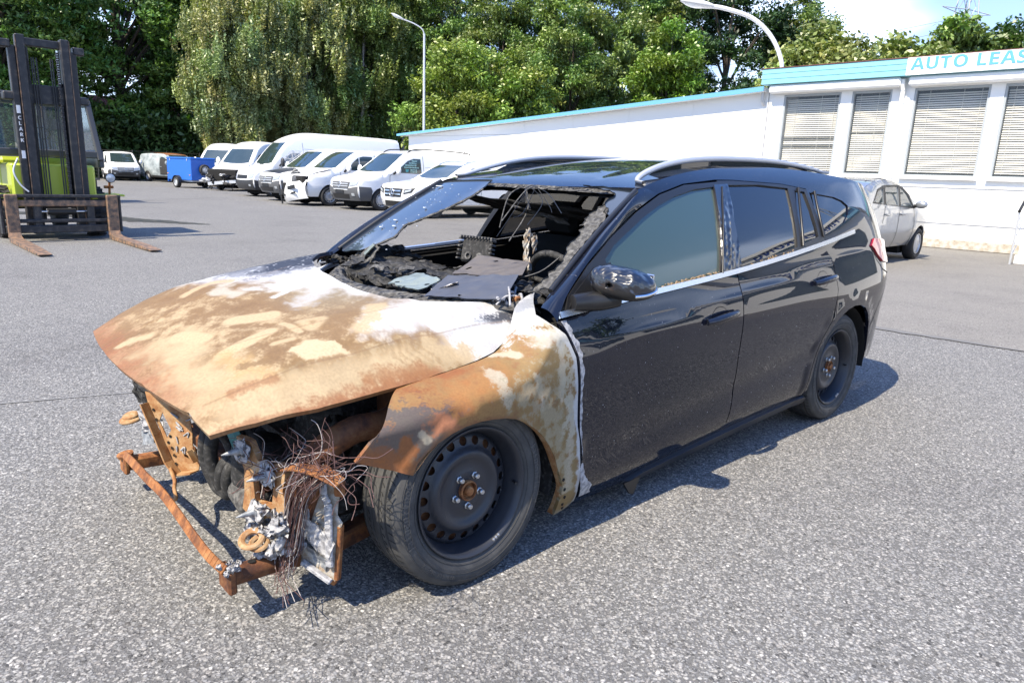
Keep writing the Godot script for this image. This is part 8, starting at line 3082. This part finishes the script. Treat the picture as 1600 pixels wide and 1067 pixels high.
func car_engine(o: Node3D) -> void:
	var rng := RandomNumberGenerator.new()
	rng.seed = 23
	# dark bay
	var b := MB.new()
	b.box(Vector3(0.0, 0.42, 0.0), Vector3(0.62, 0.36, 0.9), 0.08)
	b.box(Vector3(-0.25, 0.5, -0.1), Vector3(0.3, 0.22, 0.7), 0.06)
	b.box(Vector3(-0.05, 0.2, 0.0), Vector3(0.7, 0.1, 1.0), 0.03)
	obj("engine_block", b, M.char, o)
	for k in 34:
		var q := Vector3(rng.randf_range(-0.5, 0.05), rng.randf_range(0.38, 0.68), rng.randf_range(-0.45, 0.6))
		q.y = minf(q.y, hoodH(q.x, q.z) - 0.09)
		var m := MB.new()
		m.blob(q, Vector3(rng.randf_range(0.03, 0.09), rng.randf_range(0.02, 0.06), rng.randf_range(0.03, 0.09)), 100 + k, 0.4, 10, 7)
		obj("charred_lump", m, M.char if k % 5 else M.soot, o)
	# inner wing rails, rusted
	for sg in [1.0, -1.0]:
		var r := MB.new()
		var ln := spline(P3([0.30, 0.66, sg * 0.66, 0.0, 0.625, sg * 0.665, -0.19, 0.55, sg * 0.68, -0.32, 0.545, sg * 0.68, -0.42, 0.50, sg * 0.67, -0.47, 0.44, sg * 0.655]), 4)
		r.tube(ln, 0.043, 12)
		obj("wing_rail", r, M.dark_rust, o)
		var st := MB.new()
		st.xf = Transform3D(Basis(), Vector3(0.02, 0.55, sg * 0.52))
		st.lathe(P2([0.15, -0.25, 0.13, 0.1, 0.09, 0.13, 0.03, 0.135, 0.001, 0.135]), 20, true)
		obj("strut_tower", st, M.dark_rust, o)
	# lower rails with their stubs poking out
	var lr := MB.new()
	lr.tube(P3([-0.71, 0.155, 0.612, -0.60, 0.150, 0.61, -0.46, 0.137, 0.60]), 0.03, 12)
	lr.box(Vector3(-0.70, 0.15, 0.61), Vector3(0.025, 0.075, 0.085), 0.006)
	var lrp := obj("lower_rail", lr, M.dark_rust, o)
	for q in [[-0.63, 0.18, 0.615], [-0.55, 0.172, 0.622]]:
		var h := MB.new()
		h.xf = Transform3D(Basis(), Vector3(q[0], q[1], q[2]))
		h.lathe(P2([0.012, 0.002, 0.008, 0.003, 0.001, 0.001]), 10)
		obj("rail_hole", h, M.dark, lrp)
	var rr := MB.new()
	rr.bar(Vector3(-0.70, 0.128, -0.5), Vector3(-0.42, 0.115, -0.49), 0.05, 0.055, Vector3.UP, 0.01)
	rr.box(Vector3(-0.695, 0.128, -0.5), Vector3(0.02, 0.075, 0.075), 0.006)
	rr.bar(Vector3(-0.52, 0.12, -0.42), Vector3(-0.5, 0.36, -0.40), 0.035, 0.045, Vector3(0, 0, 1), 0.006)
	var rrp := obj("lower_rail", rr, M.rust, o)
	var rk := MB.new()
	rk.xf = Transform3D(Basis(Vector3(0, 0, 1), 0.2), Vector3(-0.69, 0.165, -0.5))
	rk.lathe(P2([0.03, -0.006, 0.032, 0.006, 0.02, 0.01, 0.001, 0.004]), 14)
	obj("mount_cup", rk, M.rust, rrp)
	# bowed strap between the stubs: a flat band
	var sm := MB.new()
	var sp := spline(P3([-0.695, 0.172, -0.49, -0.735, 0.245, -0.2, -0.742, 0.258, 0.0, -0.742, 0.266, 0.16, -0.74, 0.25, 0.31, -0.738, 0.228, 0.45, -0.735, 0.215, 0.57, -0.715, 0.19, 0.63]), 5)
	for i in sp.size() - 1:
		sm.bar(sp[i], sp[i + 1] + (sp[i + 1] - sp[i]) * 0.08, 0.03, 0.008, Vector3(-0.85, 0.5, 0.0), 0.002)
	obj("bumper_strap", sm, M.rust, o)
	for k in 26: # crust of melted aluminium on the strap's end
		if k % 2: continue
		var m := MB.new()
		m.blob(Vector3(-0.70 + rng.randf_range(-0.025, 0.035), 0.186 + rng.randf_range(-0.006, 0.012), 0.62 + rng.randf_range(-0.03, 0.03)), Vector3(1, 0.8, 1) * rng.randf_range(0.006, 0.013), 200 + k, 0.4, 8, 6)
		obj("melted_drop", m, M.ash, o)
	# upright left of the radiator opening
	var up := MB.new()
	up.bar(Vector3(-0.49, 0.12, 0.575), Vector3(-0.50, 0.47, 0.72), 0.07, 0.03, Vector3(0.8, 0, -0.5), 0.006)
	up.bar(Vector3(-0.47, 0.12, 0.60), Vector3(-0.46, 0.47, 0.745), 0.03, 0.07, Vector3(0.8, 0, -0.5), 0.006)
	up.bar(Vector3(-0.45, 0.12, 0.59), Vector3(-0.1, 0.16, 0.56), 0.07, 0.06, Vector3.UP, 0.008)
	obj("front_upright", up, M.dark_rust, o)
	# arched headlamp band
	var ab := MB.new()
	var al := spline(P3([-0.53, 0.33, 0.50, -0.54, 0.41, 0.55, -0.535, 0.462, 0.645, -0.525, 0.495, 0.74, -0.51, 0.505, 0.82, -0.48, 0.488, 0.885]), 5)
	for i in al.size() - 1:
		ab.bar(al[i], al[i + 1] + (al[i + 1] - al[i]) * 0.1, 0.045, 0.007, (al[i] - Vector3(-0.5, 0.3, 0.75)).normalized(), 0.002)
	obj("lamp_arch", ab, M.rust, o)
	# headlamp carrier: folded pale plate, standing at the wing's front
	var P := Transform3D(Basis(Vector3(0.5, 0, 0.866), Vector3.UP, Vector3(-0.866, 0, 0.5)).orthonormalized(), Vector3(-0.47, 0, 0.72))
	var pp := plate_poly(o, "lamp_carrier", M.pale_ash, P, [-0.014, 0.442, 0.0, 0.459, 0.031, 0.46, 0.075, 0.458, 0.082, 0.42, 0.07, 0.373, 0.067, 0.333, 0.085, 0.311, 0.074, 0.284, 0.068, 0.149, 0.054, 0.11, 0.012, 0.137, -0.048, 0.161, -0.058, 0.18, -0.03, 0.268, -0.023, 0.316, -0.007, 0.409], 0.004, [])
	var fl := MB.new()
	fl.xf = P
	fl.bar(Vector3(0.03, 0.45, 0.012), Vector3(0.034, 0.40, 0.014), 0.022, 0.012, Vector3(0, 0, 1), 0.003)
	fl.bar(Vector3(0.034, 0.40, 0.014), Vector3(0.048, 0.375, 0.014), 0.022, 0.012, Vector3(0, 0, 1), 0.003)
	fl.bar(Vector3(0.048, 0.375, 0.014), Vector3(0.048, 0.17, 0.014), 0.024, 0.012, Vector3(0, 0, 1), 0.003)
	fl.bar(Vector3(-0.005, 0.41, 0.012), Vector3(-0.05, 0.2, 0.012), 0.014, 0.01, Vector3(0, 0, 1), 0.003)
	fl.bar(Vector3(-0.05, 0.165, 0.01), Vector3(0.05, 0.118, 0.012), 0.014, 0.02, Vector3(0, 0, 1), 0.003)
	obj("carrier_rib", fl, M.ash, pp)
	var fb := MB.new()
	fb.xf = P
	fb.bar(Vector3(0.078, 0.455, 0.0), Vector3(0.082, 0.40, 0.004), 0.03, 0.02, Vector3(0, 0, 1), 0.004)
	fb.bar(Vector3(0.03, 0.468, 0.0), Vector3(0.082, 0.45, 0.0), 0.035, 0.015, Vector3(0, 0, 1), 0.004)
	fb.bar(Vector3(-0.05, 0.155, -0.01), Vector3(0.055, 0.105, -0.01), 0.02, 0.02, Vector3(0, 0, 1), 0.003)
	fb.bar(Vector3(0.062, 0.12, -0.005), Vector3(0.074, 0.3, -0.01), 0.016, 0.02, Vector3(0, 0, 1), 0.003)
	obj("carrier_edge", fb, M.rust, pp)
	crumpled(pp, "melted_sheet", M.ash, [-0.50, 0.19, 0.63, -0.455, 0.17, 0.76, -0.455, 0.25, 0.79, -0.51, 0.33, 0.72], 0.014, 71, 14, 12)
	crumpled(pp, "melted_sheet", M.galv_burnt, [-0.49, 0.14, 0.60, -0.46, 0.13, 0.74, -0.47, 0.2, 0.77, -0.51, 0.25, 0.63], 0.012, 72, 12, 10)
	# cast bracket with three pointed bolts, slumped into white drops
	var A := Transform3D(Basis(Vector3(0.30, 0, 0.954), Vector3.UP, Vector3(-0.954, 0, 0.30)).orthonormalized(), Vector3(-0.58, 0, 0.57))
	var br := plate_poly(o, "cast_bracket", M.pale_rust, A, [-0.09, 0.53, -0.03, 0.525, 0.0, 0.475, 0.04, 0.47, 0.095, 0.485, 0.115, 0.46, 0.10, 0.40, 0.115, 0.36, 0.10, 0.31, 0.04, 0.30, -0.03, 0.27, -0.075, 0.30, -0.065, 0.36, -0.06, 0.43, -0.075, 0.47], 0.02, [P2([-0.02, 0.335, -0.025, 0.42, 0.02, 0.435, 0.06, 0.40, 0.055, 0.345])])
	for q in [[-0.05, 0.50, 0.05], [0.055, 0.445, 0.06], [0.0, 0.315, 0.05]]:
		var bo := MB.new()
		bo.xf = A * Transform3D(Basis(Vector3.RIGHT, PI / 2 + 0.15) * Basis(Vector3(0, 0, 1), 0.5), Vector3(q[0], q[1], 0.012))
		bo.lathe(P2([0.02, 0.0, 0.02, 0.005, 0.012, 0.009, 0.0095, 0.02, 0.008, 0.03, 0.006, 0.042, 0.002, 0.058, 0.001, 0.06]), 14)
		obj("pointed_bolt", bo, M.galv_burnt, br)
		var ru := MB.new()
		ru.xf = A
		ru.blob(Vector3(q[0], q[1], 0.014), Vector3(0.034, 0.036, 0.01), int(q[1] * 777), 0.35, 14, 8)
		obj("melted_drop", ru, M.ash, br)
	for k in 16:
		var q := Vector3(rng.randf_range(-0.06, 0.12), rng.randf_range(0.2, 0.34), 0.0)
		var m := MB.new()
		m.xf = A
		m.blob(q + Vector3(0, 0, rng.randf_range(-0.03, 0.03)), Vector3(rng.randf_range(0.014, 0.04), rng.randf_range(0.012, 0.035), 0.018), 240 + k, 0.5, 11, 8)
		obj("melted_drop", m, M.ash, br)
	# rusty disc lying under the bracket
	for q in [[-0.62, 0.245, 0.60, 0.038], [-0.605, 0.232, 0.615, 0.03]]:
		var m := MB.new()
		m.xf = Transform3D(Basis(Vector3(0, 0, 1), 0.35) * Basis(Vector3.RIGHT, 0.25), Vector3(q[0], q[1], q[2]))
		m.lathe(P2([q[3] * 0.55, -0.004, q[3], -0.005, q[3] + 0.003, 0.0, q[3], 0.005, q[3] * 0.8, 0.009, q[3] * 0.55, 0.002, q[3] * 0.55, -0.004]), 24)
		obj("spring_plate", m, M.pale_rust, o)
	# radiator support, a pierced channel, right of the middle
	var Rx := Transform3D(Basis(Vector3(0.55, 0, 0.835), Vector3(0.083, 0.995, -0.055), Vector3(-0.83, 0.1, 0.55)).orthonormalized(), Vector3(-0.60, 0, -0.15))
	var rs := plate_poly(o, "radiator_support", M.pale_rust, Rx, [-0.159, 0.477, -0.103, 0.47, -0.052, 0.46, 0.032, 0.42, 0.053, 0.34, 0.055, 0.28, 0.084, 0.239, 0.079, 0.199, 0.003, 0.181, -0.021, 0.194, -0.037, 0.225, -0.058, 0.264, -0.085, 0.322, -0.111, 0.375, -0.143, 0.437], 0.004, [P2([-0.08, 0.405, -0.041, 0.342, -0.057, 0.309, -0.094, 0.37]), P2([0.016, 0.26, 0.053, 0.246, 0.045, 0.238, 0.021, 0.245])])
	for q in [[-0.143, 0.437, -0.085, 0.322, 0.04], [-0.085, 0.322, -0.037, 0.225, 0.04], [-0.037, 0.225, 0.003, 0.181, 0.04], [0.003, 0.181, 0.079, 0.199, 0.05], [0.055, 0.28, 0.084, 0.239, 0.03]]:
		var rf := MB.new()
		rf.xf = Rx
		rf.bar(Vector3(q[0], q[1], 0.022), Vector3(q[2], q[3], 0.022), 0.006, q[4], Vector3(0, 0, 1), 0.001)
		obj("support_flange", rf, M.pale_rust, rs)
	var ho := MB.new()
	for q in [[-0.116, 0.412], [-0.103, 0.376], [-0.042, 0.318], [-0.05, 0.293], [-0.016, 0.214], [-0.024, 0.246], [-0.034, 0.273]]:
		ho.xf = Rx * Transform3D(Basis(Vector3.RIGHT, PI / 2), Vector3(q[0], q[1], 0.003))
		ho.lathe(P2([0.006, 0.001, 0.001, 0.001]), 9)
	obj("support_hole", ho, M.dark, rs)
	var wl := MB.new()
	for k in 9: # whitish weld dribbles
		var x := rng.randf_range(-0.02, 0.03)
		var y := rng.randf_range(0.25, 0.40)
		wl.xf = Rx
		wl.tube(spline(PackedVector3Array([Vector3(x, y, 0.004), Vector3(x + rng.randf_range(-0.03, 0.03), y + 0.015, 0.006), Vector3(x + rng.randf_range(0.0, 0.02), y + rng.randf_range(-0.02, 0.02), 0.004)]), 4), 0.003, 5)
	obj("weld_dribble", wl, M.ash, rs)
	var lip := MB.new()
	lip.tube(spline(P3([-0.62, 0.205, -0.16, -0.63, 0.19, -0.08, -0.65, 0.185, -0.02, -0.66, 0.16, 0.02, -0.68, 0.155, -0.04]), 5), 0.007, 6)
	obj("loose_strip", lip, M.pale_rust, o)
	# remains at the right front corner
	crumpled(o, "scorched_liner", M.char, [-0.60, 0.44, -0.62, -0.60, 0.47, -0.42, -0.585, 0.36, -0.38, -0.58, 0.33, -0.66], 0.03, 81, 14, 12)
	crumpled(o, "melted_sheet", M.ash, [-0.62, 0.33, -0.55, -0.62, 0.40, -0.32, -0.60, 0.32, -0.30, -0.61, 0.24, -0.52], 0.03, 82, 14, 10)
	crumpled(o, "melted_sheet", M.galv_burnt, [-0.61, 0.27, -0.52, -0.60, 0.30, -0.40, -0.60, 0.22, -0.42, -0.62, 0.19, -0.5], 0.02, 83, 8, 8)
	for q in [[0.0, 0.045], [0.014, 0.032]]:
		var m := MB.new()
		m.xf = Transform3D(Basis(Vector3(0, 0, 1), 0.2), Vector3(-0.63, 0.275 + q[0], -0.61))
		m.lathe(P2([q[1], -0.006, q[1] + 0.004, 0.0, q[1], 0.006, q[1] * 0.7, 0.012, 0.001, 0.014]), 20, true)
		obj("spring_plate", m, M.pale_rust, o)
	# hoses, compressor, motor behind the support
	for q in [[-0.54, 0.36, 0.10], [-0.535, 0.37, 0.145]]:
		var m := MB.new()
		m.tube(spline(PackedVector3Array([Vector3(-0.42, 0.5, q[2]), Vector3(q[0], 0.43, q[2] - 0.02), Vector3(q[0] - 0.02, 0.32, q[2] - 0.05), Vector3(q[0], 0.22, q[2] - 0.03), Vector3(q[0] + 0.01, 0.2, q[2] + 0.02), Vector3(q[0] + 0.01, 0.3, q[2] + 0.05), Vector3(-0.40, 0.42, q[2] + 0.06)]), 6), 0.024, 10)
		obj("charred_hose", m, M.char, o)
	var cp := MB.new()
	cp.xf = Transform3D(Basis(Vector3.RIGHT, 0.1), Vector3(-0.46, 0.33, 0.28))
	cp.lathe(P2([0.001, 0.09, 0.085, 0.085, 0.09, 0.05, 0.086, 0.045, 0.09, 0.03, 0.086, 0.022, 0.09, 0.008, 0.086, 0.0, 0.09, -0.03, 0.085, -0.08, 0.001, -0.09]), 22, true)
	obj("compressor", cp, M.char, o)
	var mt := MB.new()
	mt.xf = Transform3D(Basis(Vector3.RIGHT, PI / 2 + 0.3), Vector3(-0.50, 0.235, 0.30))
	mt.lathe(P2([0.001, 0.08, 0.05, 0.075, 0.06, 0.05, 0.06, -0.05, 0.001, -0.06]), 18, true)
	obj("pump_housing", mt, M.char_grey, o)
	crumpled(o, "teal_strip", mk("teal_cable_tape", 0.012, 0.10, 0.095, 0.5), [-0.62, 0.555, 0.40, -0.6, 0.57, 0.44, -0.58, 0.49, 0.52, -0.6, 0.47, 0.47], 0.01, 84, 10, 4)
	for k in 10:
		var a := Vector3(-0.58 + rng.randf_range(0, 0.1), rng.randf_range(0.42, 0.56), rng.randf_range(-0.02, 0.32))
		var m := MB.new()
		m.tube(spline(PackedVector3Array([a, a + Vector3(0.04, -0.06, rng.randf_range(-0.1, 0.1)), a + Vector3(0.06, -0.14, rng.randf_range(-0.12, 0.12))]), 5), rng.randf_range(0.008, 0.016), 7)
		obj("charred_hose", m, M.char, o)
	# cross tube low across the bay
	var xb := MB.new()
	xb.bar(Vector3(-0.42, 0.2, -0.55), Vector3(-0.42, 0.2, 0.6), 0.06, 0.06, Vector3.UP, 0.01)
	obj("cross_member", xb, M.dark_rust, o)
	# bared copper: one bundle running down the upright, a nest over the arch
	for k in 80:
		var m := MB.new()
		var x := Vector3(rng.randf_range(-0.025, 0.025), 0, rng.randf_range(-0.045, 0.045))
		var pts := PackedVector3Array([
			Vector3(-0.515, 0.50, 0.80) + x * 1.2 + Vector3(0, rng.randf_range(-0.02, 0.02), 0),
			Vector3(-0.53, 0.42, 0.735) + x, Vector3(-0.53, 0.32, 0.69) + x * 0.8 + Vector3(rng.randf_range(-0.01, 0.01), 0, rng.randf_range(-0.015, 0.015)),
			Vector3(-0.54, 0.21, 0.665) + x, Vector3(-0.55 + rng.randf_range(-0.02, 0.03), 0.14 + rng.randf_range(-0.015, 0.03), 0.64 + rng.randf_range(-0.06, 0.06))])
		if k % 5 == 0:
			pts.append(Vector3(-0.58 + rng.randf_range(-0.03, 0.05), 0.11 + rng.randf_range(-0.03, 0.03), 0.70 + rng.randf_range(-0.08, 0.1)))
		m.tube(spline(pts, 4), 0.0012, 4, false)
		obj("copper_wire", m, M.copper if k % 4 else M.copper_pale, o)
	for k in 130:
		var m := MB.new()
		var c := al[rng.randi() % al.size()] + Vector3(rng.randf_range(-0.03, 0.05), rng.randf_range(-0.01, 0.05), rng.randf_range(-0.04, 0.05))
		var pts := PackedVector3Array()
		var dir := Vector3(rng.randfn(), rng.randfn() * 0.5 + 0.2, rng.randfn() + 0.3).normalized()
		for j in 5:
			pts.append(c)
			c += dir * rng.randf_range(0.02, 0.05)
			dir = (dir + Vector3(rng.randfn(), rng.randfn() - 0.15, rng.randfn()) * 0.55).normalized()
		m.tube(spline(pts, 3), rng.randf_range(0.0007, 0.0013), 4, false)
		obj("copper_wire", m, M.copper if k % 4 else M.copper_pale, o)
	for k in 14:
		var m := MB.new()
		var c := Vector3(-0.55, rng.randf_range(0.28, 0.5), rng.randf_range(0.45, 0.55))
		var pts := PackedVector3Array([c, c + Vector3(-0.01, -0.06, rng.randf_range(-0.02, 0.02)), c + Vector3(0.0, -0.14, rng.randf_range(-0.03, 0.03)), c + Vector3(-0.03, -0.2, rng.randf_range(-0.03, 0.05))])
		m.tube(spline(pts, 4), 0.0016, 4, false)
		obj("copper_wire", m, M.copper if k % 2 else M.copper_pale, o)
